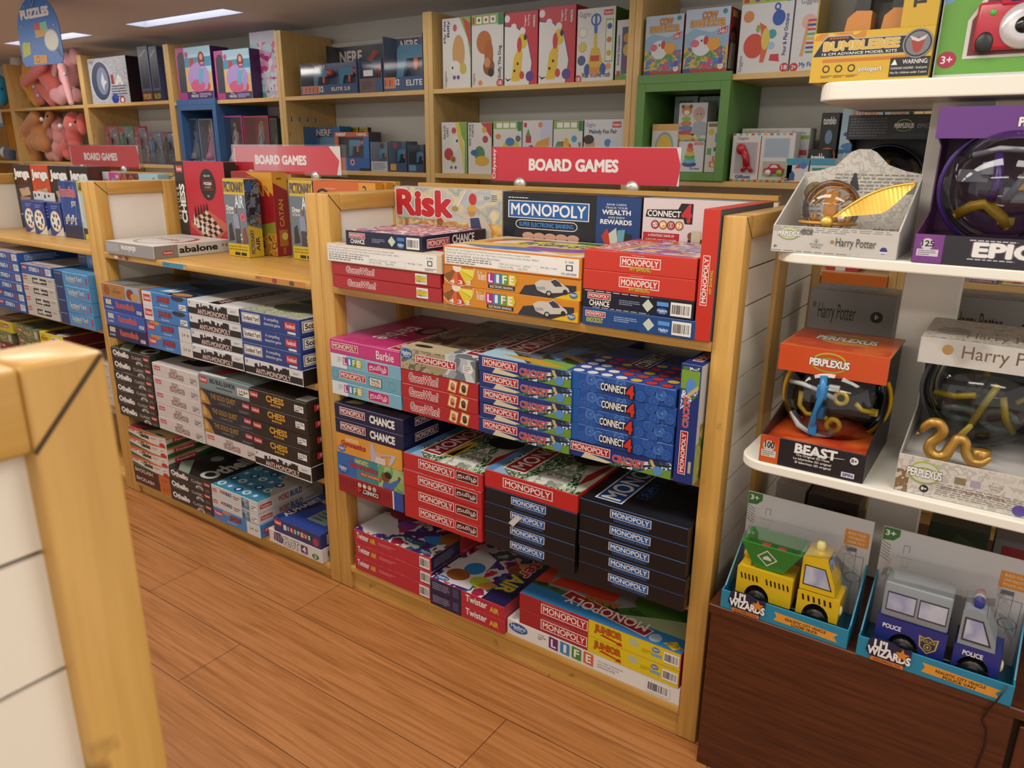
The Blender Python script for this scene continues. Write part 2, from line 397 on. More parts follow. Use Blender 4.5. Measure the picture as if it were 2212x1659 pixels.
kind('lifeo', 'orange game box with a silver car', 'game_box', .39, .27, .0485, '#d98a22', {'F': [('r', .0, 0, .22, 1, '#d07a1c'), P('spinner_picture', ('e', .11, .92, .14, .95, '#e8c8a0'), ('e', .11, .92, .132, .9, '#c9762a'), ('p', [(.11, .9), (.0, .5), (.05, .1)], '#8a5520'), ('p', [(.11, .9), (.05, .1), (.12, .02)], '#d9662a'), ('p', [(.11, .9), (.12, .02), (.18, .12)], '#c03a28'), ('p', [(.11, .9), (.18, .12), (.235, .45)], '#e2c92a'), ('p', [(.11, .9), (.235, .5), (.24, .9)], '#e8e04a'), ('e', .11, .95, .035, .25, '#efe3cf'), ('t', '4 3 2', .05, .1, .22, .3, W_, 0, .02)), ('t', 'The Game of', .27, .45, .335, .85, W_, 0, .02), life(.345, .34, .555, .86), ('r', .35, .1, .55, .3, '#2c2420'), ('t', 'ELECTRONIC BANKING', .365, .14, .535, .26, W_, 0, .01), ('p', [(.58, 0), (.62, .45), (.75, .62), (.97, .7), (.97, 0)], '#34323a'), ('p', [(.82, 0), (.97, .45), (1, .5), (1, 0)], '#e8bd20'),
     P('car_picture', ('p', [(.69, .62), (.73, .8), (.8, .82), (.83, .95), (.86, .8), (.92, .55), (.93, .38), (.87, .3), (.76, .18), (.71, .3)], '#cfc9be'), ('p', [(.8, .78), (.83, .9), (.86, .78), (.88, .6), (.83, .56)], '#3a3d4c'), ('e', .79, .2, .02, .14, '#2b2a2c'), ('e', .79, .2, .012, .08, '#b9b6ae'), ('e', .9, .36, .016, .12, '#2b2a2c'), ('p', [(.7, .45), (.76, .5), (.77, .36), (.72, .32)], '#a8a298')), hg(.955, .26, .026, .14)]}, {'R': '#c98a20'})
kind('lifew', 'orange-topped box with big white label', 'game_box', .39, .27, .048, '#d9812a', {'F': [P('information_label', ('r', .015, .08, .985, .92, W_), ('t', 'Manufactured By: Yuno Packaging Pvt Ltd, # 96-98, Bommasandra Industrial Area Phase 4, Bangalore 560099.', .025, .74, .66, .86, '#555', 0, 0.0), ('t', 'Marketed By: Hasbro India Toys Pvt. Ltd., Unit 1302, Tower 3, One International Centre, Mumbai - 400013.', .025, .6, .72, .72, '#555', 0, 0.0), ('t', 'Product Code: A67691001  Article Name: Board Game', .025, .46, .44, .58, '#444', 0, 0.0), ('l', .025, .12, .4, .44, 3, '#6a6866'), ('r', .43, .12, .71, .4, '#b9b5ae'), ('r', .432, .13, .708, .39, W_), ('t', 'MRP (incl. of all taxes):   3699.00', .44, .27, .66, .37, '#444', 0, 0.005), ('t', 'Month of Mfg:      Sept 2023', .44, .14, .64, .25, '#444', 0, 0.005), ('t', 'Net Qty:  1 Unit', .73, .32, .84, .42, '#444', 0, 0.0), ('r', .9, .35, .945, .62, '#444'), ('r', .908, .4, .937, .57, W_), ('t', 'IS : 15644', .895, .7, .95, .8, '#444', 0, 0.0), ('t', 'CM/L 6200184098', .87, .14, .97, .25, '#555', 0, 0.0))],
     'T': [('r', .01, .01, .99, .99, '#e3dcd0'), ('e', .3, .5, .3, .45, '#d9a83a'), ('e', .3, .5, .22, .36, '#c84a40'), ('e', .3, .5, .15, .28, '#ece6da'), ('p', [(.0, .1), (.4, .3), (.9, .05), (1, .3), (.5, .6), (.05, .4)], '#e0b23a'), ('p', [(.3, .85), (.5, .45), (.98, .5), (.98, .9)], '#2f4f92'), ('p', [(.05, .2), (.3, .05), (.7, .12), (.5, .3)], '#3f6ab0'), ('e', .7, .35, .22, .17, '#8a4aa0'), P('title_logo', ('e', .62, .62, .34, .2, '#e8d858'), ('t', 'the Game of LIFE', .33, .5, .92, .74, '#3a3a86', 0, .03)), ('r', .62, .78, .98, .94, '#3f7a3a')]})
kind('knock', 'bright blue game box with torn edge', 'game_box', .262, .27, .0395, '#1f4a86', {'F': [P('title_logo', ('r', .03, .52, .22, .84, W_), ('r', .035, .55, .215, .81, '#b4232c'), ('t', 'MONOPOLY', .045, .6, .205, .77, W_, 0, .02), ('t', 'KNOCKOUT', .045, .2, .2, .46, '#d8cf30', 0, .03)), ('l', .3, .4, .52, .72, 3, '#a8b8d8'), ('p', [(.56, .5), (.61, .85), (.66, .5), (.61, .15)], '#c9d5c4'), ('r', .69, .56, .79, .78, '#5a9ad8'), hg(.74, .3, .05, .18), bar(.81, .14, .97, .88), ('p', [(.42, 0), (.45, .12), (.52, .13), (.55, 0)], '#10305c')]})
kind('chance_torn', 'worn dark navy game box', 'game_box', .256, .27, .0395, '#14182f', {'F': [P('title_logo', ('r', .05, .5, .27, .86, W_), ('r', .055, .53, .265, .83, '#b4232c'), ('t', 'MONOPOLY', .065, .6, .255, .78, W_, 0, .02), ('t', 'CHANCE', .07, .14, .26, .44, W_, 0, .03)), ('l', .35, .35, .55, .65, 3, '#9aa0b8'), ('p', [(.56, .5), (.61, .85), (.66, .5), (.61, .15)], '#c9d5c4'), ('r', .69, .56, .79, .78, '#5a9ad8'), hg(.74, .3, .05, .18), bar(.81, .12, .985, .84), ('l', .02, .9, .98, 1, 1, '#cfc6b4'), ('l', .1, .0, .9, .1, 1, '#bdb6a8')]})
kind('appb', 'orange-red banking game box', 'game_box', .256, .27, .0428, '#cf3a2c', {'F': [('l', .44, .84, .62, .92, 1, '#e8a090'), P('title_logo', ('r', .34, .3, .7, .8, W_), ('r', .346, .34, .694, .76, '#cf3a2c'), ('t', 'MONOPOLY', .36, .4, .68, .7, W_, 0, .02), ('t', 'APP BANKING', .43, .14, .62, .34, '#5a1408', 0, .05), ('t', 'APP BANKING', .43, .14, .62, .34, '#e8c83a', 0, .015))],
     'T': [('r', .26, .02, .98, .98, ART(['#c8323c', '#e0b840', '#d8d0d8', '#4a58b0', '#b83a48', '#7d4a98', '#d86a30'], 22, 'noise', stretch=(1, 1.6, 1))), P('title_logo', ('r', .04, .1, .24, .8, W_), ('r', .055, .12, .225, .78, '#b4232c'), ('t', 'MONOPOLY', .08, .15, .2, .75, W_, 90, .02)), ('t', 'APP BANKING', .27, .3, .34, .75, '#e8c83a', 90, .04)]})
kind('appup', 'orange-red banking game box standing upright', 'game_box', .034, .35, .262, '#cc3324', {'F': [P('title_logo', ('r', .2, .28, .62, .66, W_), ('r', .23, .285, .59, .655, '#cc3324'), ('t', 'MONOPOLY', .28, .3, .54, .64, W_, 90, .02), ('t', 'APP BANKING', .7, .37, .86, .55, '#5a1408', 90, .05), ('t', 'APP BANKING', .7, .37, .86, .55, '#e8c83a', 90, .015))]}, {'R': '#4a5262', 'T': '#d8402e'})
kind('risk', 'conquest game box with a soldier in plumed helmet', 'game_box', .396, .05, .265, '#b9bcae', {'F': [('r', 0, 0, 1, 1, ART(['#8a9aa8', '#c9c6b4', '#a8b4bc', '#d8c8a0', '#98a4a8', '#e0cfa0'], 9, 'soft')), ('r', 0, 0, 1, .42, ART(['#d89a3a', '#e8c070', '#c9823a', '#e8d098', '#b8702a'], 14, 'soft')), P('title_logo', *ot('Risk', .03, .5, .55, .93, '#c3242c', W_, 0, .07, .05)), ('t', 'The Game of Strategic Conquest', .02, .39, .4, .46, '#5a3a1a', 0, .005), ('t', '10+', .845, .83, .895, .89, '#2b2b2b', 0, .01), ('l', .91, .8, .96, .92, 4, '#333'),
     P('soldier_picture', ('p', [(.6, .62), (.56, .6), (.66, .5), (.7, .45), (.72, .1), (.92, .1), (.9, .35), (.86, .5), (.8, .56), (.72, .56)], '#c9bda8'), ('p', [(.72, .5), (.8, .52), (.84, .2), (.74, .15)], '#33426a'), ('e', .735, .6, .035, .075, '#b98860'), ('p', [(.69, .66), (.74, .77), (.79, .66), (.77, .62), (.7, .62)], '#c9a444'), ('e', .745, .83, .034, .1, '#c22b2b'), ('p', [(.585, .65), (.68, .97), (.69, .97), (.6, .64)], '#e0ddd4'), ('e', .585, .65, .03, .05, '#a8894a')), ('e', .44, .4, .03, .08, '#8a6a3a'), ('p', [(.41, .42), (.44, .5), (.48, .4)], '#b83a2c')]}, {'T': '#d8d2c0', 'R': '#b8a888'})
kind('bank', 'black electronic banking box with blue logo', 'game_box', .41, .055, .262, '#17171b', {'F': [('r', 0, 0, .7, .5, ART(['#17171b', '#1e222c', '#141418', '#2a3038'], 7, 'soft')), ('r', .7, 0, 1, 1, '#1d3f7a'), ('l', .04, .9, .28, .93, 1, W_), P('title_logo', ('r', .04, .58, .65, .87, W_), ('r', .047, .592, .643, .858, '#1f5fa8'), ('t', 'MONOPOLY', .065, .63, .625, .82, W_, 0, .02)), P('subtitle_plate', ('e', .14, .48, .04, .075, W_), ('e', .53, .48, .04, .075, W_), ('r', .14, .405, .53, .555, W_), ('e', .14, .48, .035, .063, '#17171b'), ('e', .53, .48, .035, .063, '#17171b'), ('r', .14, .417, .53, .543, '#17171b'), ('t', 'SUPER ELECTRONIC BANKING', .13, .445, .54, .515, '#3f8fe0', 0, .02)), ('t', 'BANK CARDS', .77, .86, .9, .89, W_, 0, .005), ('t', 'TRACK YOUR', .76, .81, .91, .84, W_, 0, .005), ('t', 'WEALTH', .74, .72, .93, .79, W_, 0, .035), ('t', 'AND EARN', .78, .66, .89, .69, W_, 0, .005), ('t', 'REWARDS', .73, .57, .94, .64, W_, 0, .035),
     P('card_fan_picture', ('p', [(.74, .38), (.78, .5), (.83, .2), (.79, .12)], '#b83a2c'), ('p', [(.79, .42), (.84, .52), (.86, .2), (.81, .18)], '#c8c8c0'), ('p', [(.85, .48), (.9, .5), (.89, .2), (.85, .2)], '#6aa0b0'), ('p', [(.9, .44), (.95, .42), (.92, .15), (.89, .18)], '#222')), P('fingers_picture', *[('e', .2 + i * .085, .29, .045, .06, '#c99a84') for i in range(5)])]}, {'T': '#2a2a2e', 'R': '#141418'})
kind('spin', 'white spinning-disc game box', 'game_box', .26, .055, .262, '#dccfcf', {'F': [('r', 0, 0, 1, 1, '#ddd0d0'), P('title_logo', ('p', [(.04, .72), (.06, .83), (.48, .85), (.52, .94), (.68, .94), (.68, .64), (.58, .64), (.56, .71)], '#1d1b1b'), ('t', 'CONNECT', .07, .735, .52, .82, W_, 0, .03), ('t', '4', .54, .67, .66, .92, '#c62c34', 0, .04)), P('subtitle_plate', *sum([[('c', .18 + i * .11, .61, .066, '#3a2a2a'), ('c', .18 + i * .11, .61, .058, ('#b3242b', '#e0962a')[i % 2]), ('c', .18 + i * .11, .61, .042, W_), ('c', .18 + i * .11, .61, .036, ('#b3242b', '#e0962a')[i % 2]), ('t', ch, .157 + i * .11 + (.019 if ch == 'I' else 0), .585, .203 + i * .11 - (.019 if ch == 'I' else 0), .635, W_, 0, .03)] for i, ch in enumerate('SPIN')], [])), ('r', .02, .32, .52, .49, '#b3242b'), ('t', 'A STRATEGIC GAME OF', .09, .43, .45, .465, W_, 0, .01), ('t', 'WEIGHTS AND BALANCES!', .06, .36, .48, .395, W_, 0, .01), P('player_picture', ('p', [(.62, .1), (.64, .42), (.7, .4), (.73, .1)], '#20202a'), ('e', .67, .47, .04, .055, '#7a4a34'), ('e', .87, .36, .085, .09, '#2a1a14'), ('e', .88, .28, .06, .075, '#7a4a34'), ('r', .68, .28, .8, .55, '#c9c0a8'))]}, {'T': '#8fa6bc', 'R': '#c8bcbc'})
# --- middle unit, second shelf
kind('barbie', 'hot pink game box', 'game_box', .27, .40, .041, '#c93a80', {'F': [mono(.03, .3, .42, .8), P('subtitle_lettering', ('t', 'Barbie', .68, .2, .92, .78, W_, 0, .01))], 'T': [('r', .0, .0, .8, 1, ART(['#b83074', '#c93a80', '#bf3478', '#d04a8c'], 10)), ('p', [(.3, .05), (.45, .0), (.9, .1), (.9, 1), (.3, 1), (.5, .5)], '#c02f70'), ('t', 'Barbie', .32, .2, .58, .62, W_, 270, .01), P('picture', ('e', .66, .6, .16, .14, '#3a1a24'), ('e', .66, .6, .09, .1, '#a86a58')), mono(.8, .02, .99, .8, '#a82436', 270)]})
kind('lifet', 'pale blue box with pink tag', 'game_box', .27, .40, .0408, '#7fb6cc', {'F': [('r', 0, 0, .24, 1, '#dfe6e8'), ('l', .1, .4, .17, .8, 3, '#8a9498'), life(.185, .28, .45, .84), P('language_tag', ('r', .54, .16, .84, .9, W_), ('r', .545, .19, .835, .87, '#c22c74'), ('t', '\u0ba4\u0bae\u0bbf\u0bb4\u0bcd', .57, .3, .81, .76, W_, 0, .01))]})
kind('travel', 'grey-blue box with luggage tag print', 'game_box', .27, .40, .0408, '#6fa9bd', {'F': [('c', .06, .5, .32, '#5a93a8'), ('c', .06, .5, .27, '#6fa9bd'), mono(.13, .28, .51, .82), P('subtitle_plate', ('r', .56, .2, .74, .84, '#2a2620'), ('r', .57, .24, .73, .8, W_), ('t', 'TRAVEL', .585, .52, .715, .72, '#2a2620', 0, .03), ('t', 'WORLD', .585, .28, .715, .48, '#b08a3a', 0, .03)), ('c', .88, .5, .32, '#5a93a8'), ('c', .88, .5, .27, '#6fa9bd')]})
kind('vint', 'tan and grey game box with town buildings', 'game_box', .25, .40, .058, '#8f8672', {'F': [('r', 0, 0, .65, 1, ART(['#8f8266', '#b5a98a', '#6f6450', '#a3977a'], 26)), ('r', .62, 0, 1, 1, ART(['#9aa3ac', '#d3d6d8', '#6d7680', '#b9bec4'], 40, 'vor')), ('e', .5, .5, .16, .45, '#a5976f'), hg(.09, .72, .085, .26), mono(.22, .4, .76, .78), ('r', .85, .42, .96, .72, W_), ('l', .86, .45, .95, .7, 3, '#333')], 'T': [('r', .02, .01, .98, .99, ART(['#5a4634', '#7a6450', '#8f7a62', '#4a382a', '#6a5440'], 12)), ('r', .0, .0, .6, .18, '#c2b594'), ('e', .2, .1, .12, .03, '#2d2620'), ('r', .6, 0, 1, .2, ART(['#d3d6d8', '#6d7680', '#b9bec4'], 40, 'vor')), mono(.72, .1, .96, .8, '#9a2430', 270)]})
kind('gwf', 'red box with two portrait cards', 'game_box', .258, .27, .0405, '#b4252c', {'F': [gw(.11, .24, .5, .78)] + [P('portrait_card', ('p', [(a, .18), (a + .1, .08), (a + .13, .86), (a + .03, .96)], '#e0a83a'), ('p', [(a + .012, .24), (a + .092, .16), (a + .118, .8), (a + .038, .88)], '#efe2c4'), ('e', a + .065, .52, .03, .24, f), ('e', a + .065, .36, .026, .13, hh)) for a, f, hh in ((.62, '#c98a6a', '#b0402a'), (.76, '#6a4634', '#3a2a24'))], 'T': [('r', .01, .01, .99, .99, '#c8c0d0')]})
kind('cric', 'blue cricket game box', 'game_box', .264, .385, .04, '#20357a', {'F': [('p', [(.16, 0), (.2, .36), (.5, .1), (.55, 0)], '#d8cfae'), ('p', [(.4, 0), (.62, .5), (1, 1), (1, 0)], STADIUM), ('p', [(.5, .02), (.9, .72), (1, .8), (1, .74), (.9, .62), (.56, .02)], '#20242c'), ('p', [(.7, 0), (.86, .45), (1, .5), (1, 0)], '#6f9a36'), mono(.05, .34, .44, .88), P('subtitle_lettering', *ot('CRICKET', .465, .24, .76, .64, '#cf3134', W_, 0, .05, .03)), P('batsman_picture', ('p', [(.8, .9), (.83, .9), (.9, .1), (.86, .08)], '#cdb27a'), ('e', .88, .34, .045, .26, '#5a8fd0'), ('e', .87, .78, .03, .16, '#26324a'))],
     'T': [('r', .01, .0, .99, .99, ART(['#4a5a6a', '#2f3d2a', '#6a7080', '#38424f', '#5d6a48'], 9)), ('p', [(0, 0), (.55, .0), (.3, .14), (.02, .3)], '#a9cde0'), ('p', [(.55, .0), (1, 0), (.98, .14), (.6, .16)], '#7cab4c'), ('p', [(.16, .1), (.4, .06), (.7, .02), (.9, .05), (.6, .12), (.4, .12)], '#cf9a34'), mono(.06, .2, .38, .97, '#a5262e', 90), ('t', 'CRICKET', .42, .4, .52, .9, '#a83a40', 90, .03), ('p', [(.55, .25), (.72, .16), (.78, .6), (.62, .5)], '#6a8fc0'), ('p', [(.62, .3), (1, .18), (1, .22), (.64, .36)], '#b3955c')]}, {'R': '#243f8c'})
def c4f():
    e = [('r', 0, 0, .12, 1, '#1d5fae')]
    for i, (x, y) in enumerate([(.17, .3), (.24, .7), (.25, .1), (.33, .55), (.44, .75), (.52, .75), (.7, .3), (.78, .75), (.82, .2), (.88, .6), (.86, .95), (.95, .4)]):
        c = '#5f8fd0' if i in (1, 3, 9, 5) else '#3a68b4'
        e += [('c', x, y, .3, c), ('c', x, y, .25, '#2552a0'), ('c', x, y, .2, c), ('c', x, y, .17, '#2552a0'), ('t', '4', x - .015, y - .1, x + .017, y + .1, c, 0, .02)]
    return e
kind('c4', 'blue box with ringed number pattern', 'game_box', .265, .27, .0405, '#2552a0', {'F': c4f() + [P('title_logo', *ot('CONNECT', .34, .26, .575, .66, W_, '#14161f', 0, .12, .03), ('t', '4', .58, .1, .64, .78, '#14161f', 0, .12), ('t', '4', .58, .1, .64, .78, '#d0372c', 0, .05))],
     'T': [('r', .01, .0, .99, .99, '#3c56a8')] + sum([[('e', .09 + i * .135 + (j % 2) * .0, .06 + j * .125, .058, .052, '#22327a'), ('e', .09 + i * .135, .055 + j * .125, .05, .044, '#dfe4ea' if i + j < 4 else ('#c83a34' if (i * 3 + j * 2) % 4 else '#dcb93c'))] for i in range(7) for j in range(5)], []) + [P('title_logo', ('r', .38, .42, .56, .98, W_), ('r', .39, .425, .55, .975, '#15161c'), ('t', 'CONNECT 4', .41, .45, .53, .95, W_, 90, .03))]})
kind('cricup', 'blue cricket game box standing upright', 'game_box', .044, .30, .264, '#20357a', {'F': [('p', [(.1, .62), (.9, .75), (.9, .98), (.1, .98)], STADIUM), ('r', .05, .8, .95, .95, '#7ba33c'), ('e', .55, .82, .25, .07, '#5a8fd0'), ('p', [(.4, .72), (.9, .8), (.9, .84), (.4, .76)], '#cdb27a'), ('r', .72, .1, .86, .2, '#b9b08a'), P('title_logo', ('r', .22, .08, .6, .45, W_), ('r', .25, .085, .57, .445, '#b4232c'), ('t', 'MONOPOLY', .31, .1, .51, .43, W_, 90, .02)), P('subtitle_lettering', *ot('CRICKET', .28, .48, .56, .74, '#cf3134', W_, 90, .05, .03))], 'R': [('r', 0, 0, 1, .35, '#9fb86a'), ('r', .06, .04, .94, .5, ART(['#9fb86a', '#d8c26a', '#7aa04a', '#c08a3a', '#e0e4da'], 20)), ('r', .2, .82, .5, .93, '#2f62a8')], 'T': [mono(.25, .1, .75, .9, '#a5262e', 90)]}, {'R': '#d3d8dc'})
# --- middle unit, third shelf
kind('chf', 'navy game box with white block lettering', 'game_box', .27, .27, .0455, '#151a42', {'F': [mono(.08, .28, .46, .8, '#8f2a3a'), P('subtitle_lettering', ('t', 'CHANCE', .53, .26, .88, .74, W_, 0, .05))], 'R': [mono(.18, .3, .55, .85, '#5a2a3c')], 'T': [('r', .02, .02, .98, .98, ART(['#11142c', '#1a1c44', '#2a1a40', '#181838'], 10)), ('p', [(.1, .05), (.28, .1), (.3, .2), (.12, .18)], '#b5a46a'), ('p', [(.4, .15), (.5, .18), (.5, .26), (.4, .24)], '#8f8862')]})
kind('gymo', 'orange gymnastics game box', 'game_box', .262, .27, .062, '#e09436', {'F': [('r', 0, 0, 1, 1, ART(['#e08a30', '#e09a3c', '#e0a444'], 6, 'soft')), P('title_logo', ('t', 'FANTASTIC', .16, .66, .36, .84, '#f0e0b0', 0, .03), *ot('Gymnastics', .08, .32, .46, .66, '#b52a3c', '#6a1424', 0, .05, .03)), hg(.08, .22, .06, .16), P('gymnast_picture', ('p', [(.54, .9), (.58, .95), (.62, .5), (.88, .66), (.92, .6), (.64, .4), (.62, .05), (.54, .02)], '#bcb6d0'), ('p', [(.8, .1), (.84, .1), (.92, .62), (.86, .64)], '#c8c2d8'), ('e', .66, .46, .05, .15, '#dcae84'), ('p', [(.6, .02), (.62, .34), (.76, .34), (.76, .02)], '#e0d0c8'))], 'T': [('r', .0, .0, 1, 1, '#c8643a')]}, {'R': '#d9803c'})
kind('gymb', 'blue and green gymnastics game box', 'game_box', .27, .27, .07, '#2b6cb0', {'F': [('r', 0, 0, .35, 1, '#2a6cb2'), ('r', .3, 0, .66, 1, '#2f8f98'), ('r', .62, 0, 1, 1, ART(['#5c9a5a', '#8fb86a', '#a9c48a', '#6aa868'], 10)), P('title_logo', ('t', 'FANTASTIC', .28, .72, .48, .9, '#e8d060', 0, .03), *ot('Gymnastics', .18, .4, .62, .74, '#c02c3c', '#5a1020', 0, .05, .03), ('r', .34, .22, .66, .38, '#c02c3c'), ('t', 'VAULT CHALLENGE', .36, .25, .64, .35, '#f0e070', 0, .01)), hg(.09, .28, .07, .2), P('gymnast_picture', ('e', .73, .5, .06, .22, '#7a4a30'), ('e', .77, .62, .05, .14, '#2a1a18'), ('p', [(.68, .02), (.7, .28), (.8, .3), (.92, .6), (.94, .56), (.86, .2), (.84, .02)], '#4a6ab8'), ('e', .93, .64, .018, .08, '#7a4a30'))]}, {'R': '#3a4f86'})
kind('c4inv', 'dark red spinning-disc box lying upside down', 'game_box', .262, .27, .058, '#a0252c', {'F': [('r', .86, 0, 1, 1, '#2650a0'), ('r', .845, 0, .865, 1, W_)] + [('e', .04 + (i % 20) * .042, .08 + (i // 20) * .17, .01, .05, '#8a1c24') for i in range(100)] + [P('title_logo', *sum([[('c', .58 - i * .075, .74, .13, '#e8d8c8'), ('c', .58 - i * .075, .74, .1, ('#b3242b', '#d88a2a')[i % 2]), ('t', ch, .565 - i * .075, .68, .595 - i * .075, .8, W_, 180, .02)] for i, ch in enumerate('SPIN')], []), ('t', 'CONNECT', .4, .34, .64, .56, '#1d1b1b', 180, .1), ('t', 'CONNECT', .4, .34, .64, .56, W_, 180, .03), ('t', '4', .32, .32, .38, .62, '#c83038', 180, .05))]}, {'R': '#2650a0'})
def tamil_top(tag_):
    return [('r', 0, 0, 1, 1, GREENS), ('p', [(0, 0), (.28, .0), (.1, .1), (.0, .3)], '#8fb8d8'), ('r', 0, .0, .09, 1, '#5a8cc0'), ('p', [(.42, .0), (.85, .02), (.66, .45)], ART(['#d0d4c8', '#a8b0a0', '#e4e6dc', '#8f988a'], 70, 'vor')), ('p', [(.95, .02), (1, .1), (1, .75), (.62, .7)], '#c9cdbc'), ('p', [(.86, .28), (.9, .12), (.95, .26), (.97, .5), (.92, .5)], '#a5252c'), ('e', .72, .55, .2, .12, '#1d1d20'), mono(.12, .08, .38, .98, '#a5222c', 90)] + \
        ([('p', [(.38, .12), (.5, .12), (.5, .42), (.38, .42)], '#d9b02a'), ('p', [(.4, .14), (.48, .14), (.46, .4)], '#2a2410'), ('t', '\u0ba4\u0bae\u0bbf\u0bb4\u0bcd', .4, .46, .5, .72, '#b58a80', 90, .01)] if tag_ else [])
kind('tamil', 'red box with two lettered plates', 'game_box', .27, .40, .0485, '#c42a2c', {'F': [mono(.2, .3, .66, .84), P('language_tag', ('r', .68, .28, .95, .84, W_), ('r', .685, .31, .945, .81, '#5c1a1c'), ('t', '\u0ba4\u0bae\u0bbf\u0bb4\u0bcd', .7, .4, .93, .72, W_, 0, .01))], 'T': tamil_top(True)})
kind('monored', 'bright red property game box', 'game_box', .272, .40, .048, '#c62a28', {'F': [mono(.21, .26, .75, .8)], 'T': tamil_top(False)})
def blackf(): return [('r', 0, .955, 1, 1, '#2c62ac'), P('title_logo', ('r', .3, .34, .68, .84, W_), ('r', .306, .37, .674, .81, '#2360a8'), ('t', 'MONOPOLY', .32, .45, .66, .74, W_, 0, .02)), P('subtitle_plate', ('r', .34, .16, .66, .33, '#3a78c0'), ('r', .344, .18, .656, .33, '#10121a'), ('t', 'SUPER ELECTRONIC BANKING', .355, .21, .645, .3, '#3a78c0', 0, .01))]
kind('black', 'black banking game box with blue logo', 'game_box', .27, .40, .0412, '#141318', {'F': blackf(), 'T': [('r', 0.01, 0.01, .99, .99, ART(['#141318', '#1a1a22', '#181820', '#22232c'], 7, 'soft')), P('title_logo', ('r', .1, .06, .36, .98, W_), ('r', .115, .07, .345, .97, '#1f4f96'), ('t', 'MONOPOLY', .14, .09, .32, .95, W_, 90, .02)), ('r', .4, .2, .5, .98, '#2f6ab8'), ('r', .405, .205, .495, .975, '#141318'), ('t', 'SUPER ELECTRONIC', .42, .23, .48, .95, '#2f6ab8', 90, .01), ('e', .62, .7, .06, .03, '#a8786a'), ('e', .62, .62, .06, .03, '#a8786a'), ('e', .62, .54, .06, .03, '#a8786a'), ('r', .7, .45, .9, .75, '#243a5c')]})
# --- middle unit, floor shelf
TWT = ART(['#3a2a6a', '#c8343e', '#d8d4d8', '#4a2a78', '#2f6a7a', '#e2dede', '#a02a4a'], 11)
kind('twr', 'red twisting-game box with barcode', 'game_box', .312, .27, .0465, '#c02b3a', {'F': [P('title_logo', *ot('Twister', .04, .4, .2, .82, W_, '#7a1020', 0, .05, .03), ('t', 'AIR', .22, .4, .29, .72, '#e0b83a', 0, .05)), ('l', .33, .45, .55, .68, 2, '#e09a9a'), bar(.86, .14, .985, .9)], 'T': [('r', 0, 0, 1, 1, TWT), ('p', [(0, .1), (.2, .02), (.45, .2), (.1, .6), (0, .5)], '#d8d6da'), ('e', .2, .62, .17, .16, '#b5264a'), P('picture', ('e', .4, .4, .1, .11, '#8a3a8a'), ('e', .8, .35, .12, .11, '#2f7fc0'), ('e', .92, .45, .1, .14, '#9a5a2a'), ('p', [(.45, .3), (.75, .5), (.8, .42), (.5, .2)], '#4a2a6a')), hg(.88, .07, .07, .045)], 'R': [('r', 0, 0, .5, 1, '#221c40'), ('l', .05, .2, .4, .8, 4, '#8a86a0')]})
kind('twn', 'twisting-game box with dark navy end', 'game_box', .262, .375, .0425, '#c02b3a', {'F': [('r', 0, 0, .44, 1, '#221c40'), ('r', .03, .2, .13, .85, '#3a3458'), ('r', .19, .2, .29, .85, '#3a3458'), ('r', .32, .2, .4, .85, '#4a4468'), ('l', .04, .25, .28, .8, 4, '#9a96b4'), P('title_logo', *ot('Twister', .5, .36, .78, .84, W_, '#7a1020', 0, .05, .03), ('t', 'AIR', .82, .3, .93, .66, '#e0b83a', 0, .05))], 'T': [('r', 0, 0, 1, 1, TWT), ('p', [(.05, .02), (.5, .04), (.4, .5), (.08, .6)], '#dcd9dc'), ('r', .7, 0, 1, 1, '#231f4c'), P('picture', ('e', .3, .3, .12, .09, '#2f86c8'), ('e', .22, .16, .14, .08, '#9a5a2a'), ('e', .52, .17, .13, .075, '#b8c83a'), ('p', [(.5, .12), (.66, .1), (.72, .2), (.6, .22)], '#c98a4a'), ('e', .72, .45, .1, .06, '#7a4a30'), ('e', .76, .55, .09, .05, '#d8b050')), P('title_logo', *ot('Twister', .76, .42, .93, .98, '#c8343e', '#e8d8d0', 270, .08, .03), *ot('AIR', .72, .16, .9, .4, '#e0b83a', '#2f7a6a', 270, .08, .03)), hg(.12, .05, .09, .03)]})
